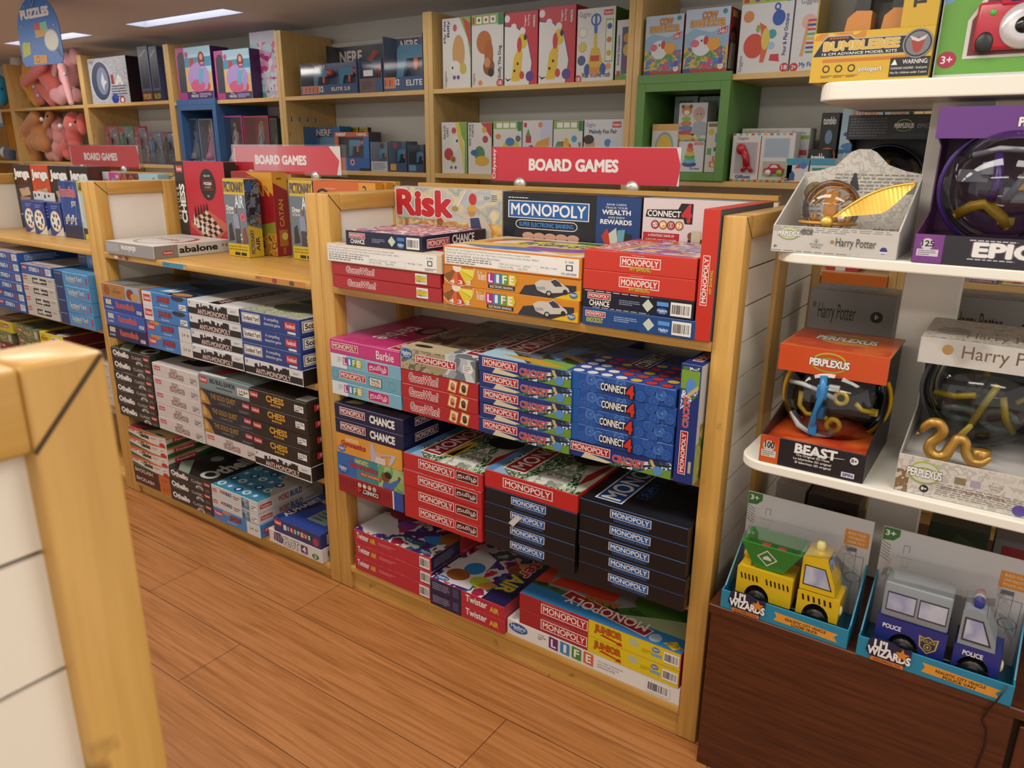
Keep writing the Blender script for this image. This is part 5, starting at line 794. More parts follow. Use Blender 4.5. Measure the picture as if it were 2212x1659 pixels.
def dog(x, y, s, body, ear): return P('dog_picture', ('p', [(x, y), (x + .1 * s, y + .42 * s), (x + .3 * s, y + .6 * s), (x + .42 * s, y + .5 * s), (x + .36 * s, y + .1 * s), (x + .3 * s, y)], body), ('e', x + .42 * s, y + .68 * s, .17 * s, .13 * s, body), ('e', x + .52 * s, y + .74 * s, .06 * s, .05 * s, '#1d1a18'), ('e', x + .3 * s, y + .62 * s, .09 * s, .13 * s, ear), ('e', x + .12 * s, y + .18 * s, .04 * s, .025 * s, '#1d1a18'), ('e', x + .24 * s, y + .3 * s, .04 * s, .025 * s, '#1d1a18'), ('e', x + .4 * s, y + .1 * s, .09 * s, .07 * s, '#c83a2c'))
wb('toy_box', 957, 1017, 190, 38, Zu, '#dddad2', {'F': [('p', [(.62, 1), (1, 1), (1, .4), (.9, .7)], '#8fae3c'), ('p', [(.72, 1), (1, .9), (1, .55)], '#c03a36'), ('t', 'My Pet', .05, .66, .15, .97, '#2a2e4a', 90, .03), ('t', 'Billy', .18, .74, .28, .97, '#2a2e4a', 90, .03), P('cat_picture', ('e', .58, .5, .22, .26, '#c89a5a'), ('e', .45, .3, .2, .1, '#e3ded6'), ('e', .36, .3, .03, .02, '#222'), ('e', .74, .28, .12, .08, '#c8b04a')), ('e', .46, .86, .07, .05, '#c8505a'), ('t', 'Giggles', .06, .02, .16, .26, '#4a3a6a', 90, .0), ('c', .42, .16, .03, '#5a4a8a'), ('c', .56, .16, .03, '#5a4a8a')]}, 'white toddler toy box with a cat picture, first on the upper wall shelf', cols={'R': '#5a8a3c'})
wb('toy_box', 1019, 1087, 188, 30, Zu, '#d8d5ce', {'F': [('r', 0, .86, 1, 1, '#8fae4c'), *[('r', .16 + i * .22, .88, .32 + i * .22, .97, W_) for i in range(3)], *[('c', .24 + i * .22, .925, .025, ('#8a4a3a', '#b04a3a', '#8a6a4a')[i]) for i in range(3)], ('r', .84, .84, 1, 1, '#2f7a4a'), ('r', .03, .88, .1, .97, '#c02a36'), P('dog_picture', ('e', .4, .62, .24, .16, '#b5682a'), ('e', .55, .45, .14, .2, '#a85a24'), ('e', .55, .28, .18, .12, '#8a4a20'), ('e', .62, .2, .1, .06, '#2a1c14'), ('e', .5, .34, .1, .07, '#c08a5a')), ('t', 'Sniffy The Dog', .84, .12, .96, .56, '#2a2e5a', 90, .03), agedot(.9, .05), gigside(.03, .2), ('c', .28, .06, .04, '#d88a3a')]}, 'white toddler toy box with a brown dog picture', cols={'R': '#5a8a3c', 'T': '#7a9a4a'})
def digger(a, b, t, label):
    wb('toy_box', a, b, 186 - (a - 1090) * .06, t, Zu, '#c22c38', {'F': [('p', [(0, 0), (.78, 0), (.86, .3), (.7, .66), (.4, .8), (0, .84)], '#6a3a7a'), ('p', [(0, 0), (.75, 0), (.83, .3), (.68, .64), (.38, .785), (0, .82)], '#e0dcd6'), dog(.22, .06, .8, '#dcb92a', '#c03a30'), ('p', [(0, .12), (.1, .06), (.24, .1), (.1, .09)], '#1d1a18'), *[('c', x, y, .05, '#e0dcd6') for x, y in ((.08, .92), (.28, .8), (.55, .74))], ('t', 'Digger', .6, .8, .66, .95, W_, 90, .01), ('t', 'the Dog', .7, .8, .76, .95, W_, 90, .01), ('r', .84, .76, .94, .95, '#a82430'), ('t', 'FUNSKOOL', .86, .78, .92, .94, W_, 90, .02), ('c', .78, .12, .07, '#5a3a8a')]}, label, cols={'R': '#a81f2c', 'T': '#a81f2c'})
digger(1089, 1160, 25, 'red pull-dog toy box, left of the two alike'); digger(1162, 1240, 13, 'red pull-dog toy box, right of the two alike')
wb('toy_box', 1243, 1324, 178, 17, Zu, '#dcdad6', {'F': [('t', 'Giggles', .05, .87, .36, .96, '#4a4a5a', 0, .0), fk(.7, .89, .94, .96), P('push_toy_picture', ('c', .5, .84, .085, '#2a62b0'), ('c', .5, .84, .06, '#dcdad6'), ('r', .47, .78, .53, .9, '#2a62b0'), ('r', .46, .66, .54, .78, '#2f6ab8'), ('r', .46, .44, .54, .66, '#d8c03a'), ('p', [(.3, .2), (.4, .46), (.6, .46), (.74, .2)], '#d8b42a'), ('r', .38, .28, .62, .36, '#c03a34'), ('e', .3, .17, .08, .08, '#2a52a0'), ('e', .72, .17, .08, .08, '#2a52a0'), ('r', .36, .1, .64, .2, '#d88a3a')), ('c', .16, .68, .07, '#8fae4c'), ('c', .16, .68, .063, '#e8e4d8'), ('c', .16, .48, .07, '#8fae4c'), ('c', .16, .48, .063, '#d8c060'), ('c', .14, .3, .07, '#4a5a7a'), ('r', .76, .26, .96, .84, '#8fae4c'), ('r', .78, .28, .94, .82, '#e4e2da'), ('c', .86, .74, .04, '#2a62b0'), ('c', .86, .56, .04, '#c87a3a'), ('c', .86, .38, .04, '#c8b03a'), ('c', .86, .2, .045, '#d89a5a'), ('t', 'Walk \u2019N Drive Truck', .16, .06, .92, .13, '#2a2e5a', 0, .03), agedot(.06, .04)]}, 'white toy box with a steering-wheel push truck', cols={'R': '#3f7034'})
wb('toy_box', 1327, 1358, 178, 43, Zu, '#d3d2d4', {'F': [('r', .4, .1, 1, .88, '#4a5468'), ('e', .8, .7, .3, .08, '#c88a3a'), ('e', .8, .5, .3, .1, '#c8a83a'), ('e', .8, .3, .3, .1, '#6a3a6a'), ('t', 'Animal Squeakers', .1, .25, .3, .75, '#2a2e5a', 90, .03), ('p', [(0, 0), (1, 0), (1, .06), (.4, .12), (0, .1)], '#5a9a3c'), ('r', .1, .06, .35, .16, '#c02a36')]}, 'narrow toy box with a window, beside the wall shelf post')
for (a, b, t, c, els, lab) in [
    (955, 1009, 264, '#dcd9d2', [('p', [(.6, 1), (1, 1), (1, 0), (.9, 0), (.92, .6)], '#7aa83c'), ('p', [(.55, 1), (.7, 1), (.9, .5), (.86, .0), (.8, .4)], '#d8c84a'), ('t', 'BULLOCK', .08, .68, .16, .94, '#2a2e4a', 90, .03), ('t', 'CART', .2, .72, .28, .9, '#2a2e4a', 90, .03), ('c', .5, .84, .06, '#c83a48'), P('cart_picture', ('e', .55, .58, .14, .16, '#e4e0da'), ('e', .62, .64, .04, .03, '#222'), ('e', .28, .38, .18, .12, '#b5302c'), ('c', .46, .28, .07, '#c89a4a'), ('c', .46, .28, .05, '#8a5a2a')), ('c', .38, .12, .03, '#5a4a8a'), ('c', .55, .12, .03, '#5a4a8a')], 'white toy box with a red bullock cart picture'),
    (1011, 1062, 265, '#dcd9d2', [('p', [(.55, 1), (1, 1), (1, .7)], '#c03a3a'), ('t', 'RIDE \u2019N HIDE', .05, .56, .13, .97, '#2a2e4a', 90, .03), ('t', 'TURTLE', .17, .72, .25, .97, '#2a2e4a', 90, .03), P('turtle_picture', ('e', .5, .4, .22, .15, '#4a8a4a'), ('e', .28, .42, .16, .06, '#3a62a8'), ('e', .6, .26, .3, .1, '#d8b03a')), ('c', .7, .86, .06, '#d8b03a'), ('c', .74, .68, .07, '#b53a48')], 'white toy box with a turtle picture'),
    (1065, 1126, 262, '#dcd9d2', [('r', 0, .86, 1, 1, '#8fae4c'), *[('r', .12 + i * .24, .88, .32 + i * .24, .97, W_) for i in range(3)], ('r', .86, .82, 1, 1, '#2f7a4a'), ('e', .18, .72, .1, .05, '#d88a3a'), ('p', [(.3, .5), (.5, .7), (.9, .6), (.95, .45)], '#c8c83a'), ('e', .6, .62, .16, .08, '#3a7ab8'), ('c', .88, .68, .06, '#6a6a70')], 'white toy box with green header, behind the red sign, left of the shape box'),
    (1127, 1192, 260, '#dad7d4', [('r', .6, .5, 1, 1, '#c9cbe0'), ('p', [(.1, .7), (.2, .86), (.28, .72)], '#4a9a4a'), ('r', .12, .6, .3, .72, '#b5303c'), ('p', [(.3, .4), (.5, .62), (.9, .7), (.86, .4)], '#d8a03a'), ('e', .3, .46, .12, .1, '#6a3a7a'), ('r', .05, .88, .15, .96, '#c02a36'), ('c', .6, .92, .05, '#d88a5a')], 'white toy box with a red block and yellow stool'),
    (1193, 1256, 261, '#dcd9d2', [('r', 0, .86, 1, 1, '#8fae4c'), *[('r', .12 + i * .24, .88, .32 + i * .24, .97, W_) for i in range(3)], ('r', .86, .82, 1, 1, '#2f7a4a'), ('e', .35, .5, .3, .14, '#b53a4a'), ('e', .2, .5, .12, .14, '#3a9a6a'), ('e', .45, .58, .1, .12, '#d8b83a'), ('c', .72, .68, .06, '#4aa0c8'), ('t', 'Boat', .84, .45, .95, .62, '#2a3a6a', 90, .03)], 'white toy box with a boat picture'),
    (1258, 1343, 258, '#d8dade', [('t', 'Giggles', .04, .86, .3, .95, '#6a6a9a', 0, .0), fk(.72, .86, .94, .96), ('t', 'Melody Fun Fair', .14, .74, .84, .83, '#2a2e5a', 0, .03), P('baby_picture', ('e', .16, .56, .13, .13, '#c89a80'), ('e', .13, .66, .14, .08, '#3a2a20')), ('c', .62, .6, .07, '#4a86c8'), ('c', .78, .56, .09, '#c8d8e8')], 'white toy box with a baby picture, right end of the lower shelf')]:
    wb('toy_box', a, b, 372, t, Zl, c, {'F': els}, lab, cols={'R': '#4f7f38', 'T': '#5a8a3c'})
# green cubby bay
def cow(a, b, t, label):
    wb('toy_box', a, b, 160, t, 1.6385, '#b9c9d8', {'F': [('r', 0, 0, 1, .4, ART(['#4a8a4a', '#6a9a4a', '#d8a83a', '#3a7ab0', '#c84a5a', '#7aa03a'], 24)), ('p', [(0, .6), (.2, .7), (.6, .62), (1, .72), (1, .4), (0, .4)], '#8fb0c8'), P('title_lettering', *ot('COW', .38, .84, .72, .94, '#d88a3a', '#7a3a14', 0, .08, .04), *ot('SHAPE SORTER', .12, .72, .9, .82, '#e0a850', '#7a3a14', 0, .08, .04)), P('cow_picture', ('e', .4, .42, .22, .16, '#dadce0'), ('e', .25, .46, .1, .06, '#d86a7a'), ('e', .5, .5, .06, .07, '#c83a3c'), ('e', .68, .44, .15, .1, '#e0a03a'), ('e', .4, .5, .02, .02, '#222')), ('p', [(.76, .58), (.96, .6), (.96, .7), (.76, .68)], '#c8404a'), ('t', '5-in-1', .78, .6, .94, .68, W_, 0, .02), ('r', 0, 0, 1, .06, '#b5343c'), ('c', .86, .09, .05, W_), ('t', '12+', .81, .07, .9, .11, '#c03a4a', 0, .02), ('r', .0, .0, .18, .07, '#3a4a8a'), ('c', .88, .93, .04, '#4a8a8a')] + [('r', .56 + i * .12, .12, .66 + i * .12, .22, c) for i, c in enumerate(('#c84a7a', '#3a7ac8', '#6a4aa8'))], 'R': [('r', .05, .0, .95, .5, '#5a2024'), P('child_picture', ('e', .4, .6, .24, .12, '#2a1a16'), ('e', .36, .55, .18, .08, '#8a5a44'), ('p', [(.1, .05), (.2, .46), (.6, .46), (.6, .05)], '#b8a898')), ('r', .2, .86, .6, .96, '#d8b84a')]}, label, cols={'R': '#9c2030', 'T': '#8a2230'}, Y=1.46)
cow(1389, 1470, 33, 'shape-sorter toy box with cow picture, left of the pair on the green cubby'); cow(1473, 1568, 18, 'shape-sorter toy box with cow picture, right of the pair on the green cubby')
wb('toy_box', 1589, 1700, 163, -10, Zu, '#d8d6d4', {'F': [('r', 0, .9, 1, 1, '#a8b44a'), ('r', .04, .92, .14, 1, '#c02a36'), *[('c', .3 + i * .2, .96, .04, ('#6a4a9a', '#4aa04a', '#c04a4a')[i]) for i in range(3)], ('r', .86, .9, 1, 1, '#2f6a3a'), ('c', .16, .74, .075, '#d0844a'), P('octopus_picture', ('e', .3, .36, .2, .16, '#cc4a34'), ('p', [(.38, .66), (.52, .6), (.6, .4), (.52, .14), (.44, .14), (.46, .4)], '#d0603a'), ('e', .52, .44, .08, .14, '#d8c050'), ('e', .36, .58, .04, .05, '#8aa83a')), P('cup_picture', ('e', .74, .7, .12, .1, '#2f55a8'), ('e', .7, .84, .06, .05, '#2f55a8'), ('e', .7, .84, .03, .025, '#d8d6d4')), ('c', .64, .5, .06, '#3a9aa0'), ('c', .64, .35, .05, '#9ac0d8'), ('p', [(.62, .16), (.64, .24), (.8, .24), (.82, .14)], '#c8303c'), ('t', 'Pour & Play Octopus', .86, .22, .95, .74, '#2a3a7a', 90, .03), agedot(.93, .06), gigside(.03, .24)]}, 'large white toy box with octopus picture above the green cubby', cols={'B': '#2f5a34', 'L': '#3a6a3c'}, dz=0, d=.2)
wb('toy_box', 1702, 1800, 163, -10, Zu, '#d9d7d5', {'F': [('t', 'Giggles', .12, .88, .5, .96, '#6a3a6a', 0, .0), P('abacus_picture', ('e', .34, .66, .16, .1, '#e0b0a0'), ('p', [(.2, .2), (.3, .66), (.36, .66), (.28, .2)], '#d8a070'), *[('r', .32, .66 - i * .06, .7, .69 - i * .06, c) for i, c in enumerate(('#c83a44', '#3a4aa0', '#c84a3a', '#6aa84a', '#d8b83a', '#c8343c', '#3a4aa0', '#5aa04a'))]), agedot(.1, .06, '2+'), ('t', 'My First', .22, .04, .6, .12, '#2a4a9a', 0, .03)]}, 'white toy box with bead abacus picture, beside the octopus box', d=.2)
for (a, b, yb, t, Y, zb, c, els, lab) in [
    (1402, 1458, 389, 268, 1.49, 1.276, '#d9d6d0', [('r', 0, .86, 1, 1, '#e0a85a'), P('chick_picture', ('e', .5, .5, .36, .34, '#8fa8b0'), ('e', .5, .48, .3, .3, '#e0bc3a'), ('e', .36, .42, .05, .06, '#2a3a5a'), ('e', .62, .42, .05, .06, '#2a3a5a'), ('e', .5, .36, .05, .03, '#d8783a')), ('e', .1, .4, .12, .1, '#d86a3a')], 'white toy box with a yellow chick picture, in the green cubby'),
    (1460, 1516, 391, 305, 1.50, 1.276, '#dcdcdc', [fk(.6, .88, .95, .96), P('rocket_picture', *[('e', .46, .25 + i * .12, .28 - i * .035, .09, c) for i, c in enumerate(('#4a3a9a', '#6ab8c8', '#5aa84a', '#d8c03a', '#d8783a', '#c8303c'))]), ('t', 'Rocket', .5, .08, .86, .15, '#2a3a6a', 0, .03)], 'white toy box with a stacking rocket picture, in the green cubby'),
    (1518, 1550, 392, 263, 1.50, 1.276, '#dad6cc', [('r', .1, .9, .8, .97, '#8a6a4a'), ('e', .3, .8, .2, .06, '#d8b83a'), ('r', .6, .6, .9, .78, '#5a9ab8'), ('r', .55, .42, .8, .5, '#3a5aa8'), ('r', .1, .35, .4, .48, '#5aa84a'), ('r', .3, .1, .8, .22, '#e08a3a'), ('r', .5, .22, .95, .32, '#d8643a'), ('t', '5', .6, .24, .8, .3, W_, 0, .02), ('t', '6', .45, .12, .65, .2, W_, 0, .02)], 'cream toy box with number blocks, right side inside the green cubby')]:
    wb('toy_box', a, b, yb, t, zb, c, {'F': els}, lab, Y=Y, d=.1)
zt = PX(1488, 305, 1.50)[1] + .001
wb('toy_box', 1462, 1524, 304, 222, zt, '#d5d6d8', {'F': [('t', 'Stacking tower', .05, .92, .5, .97, '#555', 0, .0), P('tiger_picture', ('e', .28, .8, .18, .13, '#d8803a'), ('e', .14, .9, .06, .05, '#5a3420'), ('e', .42, .9, .06, .05, '#5a3420'), ('e', .28, .75, .1, .06, W_), *[('e', .28, .58 - i * .12, .16 + i * .035, .07, c) for i, c in enumerate(('#8ab84a', '#d8783a', '#5a8ac0', '#c84a4a', '#d8b84a'))]), P('baby_picture', ('e', .72, .7, .2, .19, '#c9a898'), ('p', [(.46, .2), (.56, .5), (.8, .52), (1, .46), (1, .14)], '#a8acb4'), ('e', .66, .7, .02, .02, '#333'), ('e', .78, .7, .02, .02, '#333')), ('c', .5, .22, .1, '#3a3f48'), ('c', .75, .16, .08, '#a8c45a'), *[('r', i * .125, 0, .125 + i * .125, .07, c) for i, c in enumerate(('#d8643a', '#d8b84a', '#5a9ac8', '#8ab84a') * 2)]]}, 'white toy box with tiger stacker and baby, on top of the rocket box', Y=1.50, d=.1)
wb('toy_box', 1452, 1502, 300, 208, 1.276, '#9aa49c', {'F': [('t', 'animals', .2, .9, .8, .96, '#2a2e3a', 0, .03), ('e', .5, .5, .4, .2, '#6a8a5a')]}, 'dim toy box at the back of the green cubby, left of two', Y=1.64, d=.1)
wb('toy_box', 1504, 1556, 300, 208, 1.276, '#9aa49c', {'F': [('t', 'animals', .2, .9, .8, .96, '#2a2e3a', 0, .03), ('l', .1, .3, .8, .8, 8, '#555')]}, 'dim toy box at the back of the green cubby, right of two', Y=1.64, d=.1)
o = wb('gift_set', 1574, 1708, 398, 288, Zl, '#e0ddd9', {'F': [('r', 0, 0, 1, .05, '#d8b84a'), *[('r', i * .1, 0, i * .1 + .05, .05, ('#c84a5a', '#5aa8b8')[i % 2]) for i in range(10)], *[('r', i * .1, .96, i * .1 + .05, 1, ('#c84a5a', '#5aa8b8', '#d8b84a')[i % 3]) for i in range(10)], ('r', .46, .05, .475, .95, '#b5303c'), P('left_window', ('r', .06, .17, .42, .82, '#e0a8b4'), ('r', .075, .185, .405, .805, '#b5aeb0')), P('car_window', ('r', .53, .12, .92, .43, '#a8c45a'), ('r', .545, .135, .905, .415, '#b9b6b2')), P('toy_window', ('r', .53, .52, .92, .9, '#a8c8d8'), ('r', .545, .535, .905, .885, '#aab8c4')), ('t', 'Giggles', .08, .86, .26, .93, '#6a3a6a', 0, .0), ('t', 'Giftset', .09, .07, .34, .14, '#3a5aa0', 0, .04), fk(.84, .06, .95, .1)]}, 'white gift set box with windows showing a giraffe and a red car', d=.07)
gx, gy, gz = o.location; gw_, gh = o['dim'][0], o['dim'][2]
mb = MB(); R = M('#c02430', .3); mb.ell(gx + gw_ * .16, gy - .006, gz + gh * .68, .018, .008, .02, R); mb.tube([(gx + gw_ * .2, gy - .006, gz + gh * .66), (gx + gw_ * .25, gy - .006, gz + gh * .5), (gx + gw_ * .27, gy - .006, gz + gh * .34)], .013, R, 10); mb.tube([(gx + gw_ * .27, gy - .006, gz + gh * .34), (gx + gw_ * .2, gy - .006, gz + gh * .22)], .007, R, 8); mb.tube([(gx + gw_ * .28, gy - .006, gz + gh * .34), (gx + gw_ * .36, gy - .006, gz + gh * .22)], .007, R, 8)
q = mb.build('toy_giraffe', o); q.location = -o.location
mb = MB(); mb.prism([(gx + gw_ * .57, gz + gh * .2), (gx + gw_ * .57, gz + gh * .28), (gx + gw_ * .63, gz + gh * .3), (gx + gw_ * .67, gz + gh * .38), (gx + gw_ * .78, gz + gh * .38), (gx + gw_ * .84, gz + gh * .3), (gx + gw_ * .88, gz + gh * .28), (gx + gw_ * .88, gz + gh * .2)], .012, R, 'y', gy - .012); mb.prism([(gx + gw_ * .66, gz + gh * .3), (gx + gw_ * .69, gz + gh * .36), (gx + gw_ * .76, gz + gh * .36), (gx + gw_ * .79, gz + gh * .3)], .002, '#d8dde2', 'y', gy - .0125)
mb.lathe([(0, 0), (.011, 0), (.011, .006), (0, .006)], '#e8e6e0', 16, (gx + gw_ * .64, gy - .0185, gz + gh * .2), 'y'); mb.lathe([(0, 0), (.011, 0), (.011, .006), (0, .006)], '#8ac03a', 16, (gx + gw_ * .82, gy - .0185, gz + gh * .2), 'y')
q = mb.build('toy_car', o); q.location = -o.location
wb('toy_box', 1592, 1738, 396, 277, Zl, '#d5d6d4', {'F': [('t', 'BABY\u2019S FIRST GIGGLES', .05, .9, .56, .96, '#b8a03a', 0, .02), ('p', [(.0, .84), (.5, .9), (1, .86), (1, .8), (0, .8)], '#8ab83a'), ('t', 'Giggles', .74, .86, .94, .95, '#6a4a8a', 0, .0), ('r', .82, .5, .98, .6, '#c84a4a'), ('r', .82, .34, .98, .44, '#e0903a'), ('r', .82, .16, .98, .28, '#6aa84a')]}, 'wide white toy box standing behind the gift set', Y=1.575, d=.09)
for (a, b, yb, t, Y, zb, c, els, lab) in [
    (1757, 1796, 400, 244, 1.60, Zl, '#17181f', [('t', 'tumblo', .12, .84, .82, .94, W_, 0, .04), ('e', .5, .66, .2, .1, '#7a90b8'), ('c', .5, .38, .13, '#d8783a'), ('c', .5, .38, .1, '#2a1c18'), ('c', .5, .38, .06, '#d8783a')], 'black tumbling toy box, tall one beside the bath toy boxes'),
    (1740, 1782, 400, 322, 1.52, Zl, '#191a20', [('t', 'tumblo', .1, .62, .8, .86, W_, 0, .05), ('e', .5, .2, .3, .15, '#4a5a8a')], 'black tumbling toy box, short one in front'),
    (1692, 1742, 400, 342, 1.475, Zl, '#dfe0de', [('r', 0, .72, 1, 1, '#4aa0c0'), ('p', [(.4, .6), (.6, .8), (.66, .6)], '#c83a3a'), ('c', .78, .72, .14, '#5a7ac0'), ('p', [(.2, .1), (.2, .36), (.32, .5), (.44, .36), (.44, .1)], '#3a62a8'), ('r', 0, 0, 1, .06, '#d8803a')], 'white and teal construction toy box on the shelf end'),
    (1744, 1800, 400, 342, 1.475, Zl, '#dfe0de', [('r', 0, .72, 1, 1, '#4aa0c0'), ('r', .1, .5, .9, .62, '#3a9a8a'), ('r', .3, .2, .7, .34, '#c84a3a')], 'second white and teal construction toy box, beside the first')]:
    wb('toy_box', a, b, yb, t, zb, c, {'F': els}, lab, Y=Y, d=.04 if Y < 1.48 else .06)
def bath(a, b, label):
    wb('toy_box', a, b, 400, 234, Zl, '#a9cfdc', {'F': [('r', 0, .5, 1, 1, '#b5d8e4'), ('t', 'FLOATING', .25, .88, .9, .96, '#d8803a', 0, .06), ('t', 'BATH BUDDY', .2, .8, .85, .87, '#c8603a', 0, .05), ('e', .3, .66, .22, .04, '#5a4a9a'), ('p', [(.55, .55), (.8, .75), (.98, .7), (.7, .52)], '#d8763a'), ('e', .5, .5, .45, .06, '#4a86c8'), ('r', 0, .4, 1, .46, '#3a7ab0'), ('r', 0, 0, 1, .32, '#e0ddd4'), ('t', 'LI\u2019L WIZARDS', .14, .33, .5, .41, W_, 0, .04), ('e', .5, .22, .2, .08, '#d8c83a'), ('e', .5, .22, .1, .04, '#e0ddd4'), ('e', .3, .08, .16, .05, '#b07ac0')]}, label, Y=1.60, d=.1)
bath(1800, 1886, 'pale blue bath toy box, left of two behind the white stand'); bath(1888, 1940, 'pale blue bath toy box, right of two behind the white stand')
# boxes glimpsed low through the white stand
wb('toy_box', 1782, 1855, 585, 560, .9435, '#c8404a', {'F': [('r', .3, 0, .6, 1, W_)]}, 'red toy box on the low wall shelf seen under the white stand', Y=1.47)
MB2 = MB(); MB2.cbox(1.045, WY - .02, .895, 1.262, WY - .002, .942, '#d8742a', .002); tag(MB2.build('price_rail'), 'orange rail along the low wall shelf edge, seen through the white stand', 'rail')
wb('toy_box', 2077, 2140, 680, 600, .9435, '#6fa6c4', {'F': [('r', .0, .7, 1, 1, '#d5d8dc'), ('r', .1, .2, .9, .6, '#c02a36'), ('t', 'FUNSKOOL', .16, .3, .84, .5, W_, 0, .03)]}, 'blue toy box with a red maker plate, seen through the white stand', Y=1.47)
wb('toy_box', 2150, 2250, 680, 606, .9435, '#dcd8d0', {'F': [('r', 0, .4, 1, 1, ART(['#d8a83a', '#c84a3a', '#e8e0d0', '#d8c060', '#8a4a2a'], 60, 'vor'))]}, 'white patterned toy box at the right edge, seen through the white stand', Y=1.47)

# ---- toy blasters bay
def gun(mb, x, z, s, y, flip=1):
    B, O = M('#4a86a8', .35), M('#e0592a', .35)
    P_ = lambda pts: [(x + p[0] * s * flip, z + p[1] * s) for p in pts]
    mb.prism(P_([(0, 0), (.05, 0), (.06, .03), (.16, .03), (.16, .085), (.02, .09), (0, .07)]), .022, B, 'y', y)
    mb.prism(P_([(0, .0), (.045, .0), (.03, -.06), (-.015, -.06)]), .018, B, 'y', y + .002); mb.prism(P_([(.1, .03), (.125, .03), (.12, -.02), (.1, -.02)]), .016, O, 'y', y + .003)
    mb.lathe([(0, 0), (.022 * s, 0), (.026 * s, .02 * s), (.022 * s, .05 * s), (0, .05 * s)], O, 14, (x + .16 * s * flip if flip > 0 else x - .21 * s, y + .011, z + .058 * s), 'x')
def open_box(name, px0, px1, pyb, pyt, zb, label, art, guns, Y=1.475, d=.09, c='#2c5080', back='#5a6c88', lip=.3):
    "display box with an open front: back card, base lip, clear window, toys in view"
    x0, x1 = PX(px0, pyb, Y)[0], PX(px1, pyb, Y)[0]; w = x1 - x0 - .002; zt = PX((px0 + px1) / 2, pyt, Y)[1]; h = zt - zb
    r = root(name, label, 'toy box', (x0 + .001, Y, zb)); mb = MB()
    mb.box(0, d - .004, 0, w, d, h, back); mb.box(0, 0, 0, w, d - .004, .003, c); mb.box(0, .0, .003, .003, d - .004, h, back); mb.box(w - .003, .0, .003, w, d - .004, h, back); mb.box(.003, 0, .003, w - .003, .003, h * lip, c)
    f = Face((0, 0, 0), (w, 0, 0), (0, 0, h), mb); f.draw([e for e in art if e[0] != 'K']); mb.build('carton', r)
    k = [e for e in art if e[0] == 'K']
    if k: f = Face((0, d - .0045, 0), (w, 0, 0), (0, 0, h)); f.draw(k[0][1]); f.mb.build('back_card_print', r)
    if guns:
        for g in guns: m2 = MB(); gun(m2, w * g[0], h * g[1], g[2], d * .45, g[3] if len(g) > 3 else 1); m2.build('toy_blaster', r)
    MB().box(.003, .0005, h * lip, w - .003, .0012, h - .003, CLEAR(refl=.4)).build('clear_window', r)
    return r
NERF = lambda x0, y0, x1, y1, c=W_, a=0: [('p', [(x0, y0), (x1, y0 + (y1 - y0) * .3), (x1, y1), (x0 + (x1 - x0) * .1, y0 + (y1 - y0) * .75)], '#1d2734')] + ot('NERF', x0 + .02, y0 + (y1 - y0) * .25, x1 - .01, y1 - (y1 - y0) * .15, c, '#a8322c', 0, .05, .03)
open_box('toy_blaster_box', 708, 838, 190, 92, Zu, 'dark blaster box standing at the back of its shelf, half hidden', [('K', NERF(.02, .6, .42, .96) + [('p', [(.42, .62), (.62, .9), (.7, .86), (.5, .58)], '#c03a2c'), ('e', .62, .64, .1, .07, '#2a4aa0')])], [], Y=1.62, back='#3a404c')
open_box('toy_blaster_box', 651, 772, 202, 131, Zu, 'blaster box with two small blue blasters, front left of its shelf', [('K', NERF(.04, .76, .25, .99)), ('r', 0, 0, 1, .28, '#25406c'), ('r', .0, .06, .34, .28, '#d8843a'), *[('r', .01 + i * .035, .08, .03 + i * .035, .26, ('#2a4a9a', '#d8543a')[i % 2]) for i in range(9)], ('t', '12', .35, .1, .41, .26, W_, 0, .03), ('t', 'ELITE 2.0', .56, .12, .88, .22, W_, 0, .01)], [(.14, .46, .65), (.6, .46, .65)])
open_box('toy_blaster_box', 777, 826, 200, 127, Zu, 'small blaster target set box in the middle of its shelf', [('r', 0, 0, .7, .44, '#6a4a4a'), ('l', .1, .1, .6, .36, 4, '#2a2024'), ('r', .2, .5, .62, .68, W_), ('K', [('c', .55, .62, .34, '#c8502c'), ('c', .55, .62, .29, '#2a2e3c'), ('c', .55, .62, .24, '#c8502c'), ('c', .55, .62, .18, '#2a2e3c'), ('c', .55, .62, .12, '#c8502c')])], [], lip=.44)
open_box('toy_blaster_box', 830, 915, 196, 74, Zu, 'tall blaster box with large grey-blue blaster, beside the post', [('r', 0, 0, 1, .26, '#32507c'), ('r', .0, .06, .3, .26, '#d8843a'), *[('r', .02 + i * .06, .1, .05 + i * .06, .22, ('#2a4a9a', '#d8543a')[i % 2]) for i in range(4)], ('t', '12', .31, .12, .4, .22, W_, 0, .03), ('t', 'ELITE', .58, .1, .98, .2, W_, 0, .01), ('K', NERF(.1, .74, .56, .99))], [(.2, .48, 1.05)], d=.1, lip=.26)
open_box('toy_blaster_box', 661, 738, 366, 273, Zl, 'bright blue blaster box at the left of the lower shelf', [('r', 0, 0, 1, .34, '#2a72b8'), ('K', [('r', 0, 0, 1, 1, '#2f7cc0')] + NERF(.02, .74, .45, .98))], [(.3, .45, .8)], Y=1.56, c='#2a72b8', back='#2f7cc0')
for i in range(4):
    wb('blaster_refill', 720 + i * 20, 738 + i * 20, 366, 275, Zl, '#1f2a3c', {'F': [('r', 0, .86, 1, 1, '#c8b83a'), ('l', .1, .88, .9, .98, 2, '#3a3a20')]}, ['yellow-topped refill pack, first of four behind the orange box', 'yellow-topped refill pack, second of four behind the orange box', 'yellow-topped refill pack, third of four behind the orange box', 'yellow-topped refill pack, last of four behind the orange box'][i], Y=1.665, d=.03, cat='refill pack')
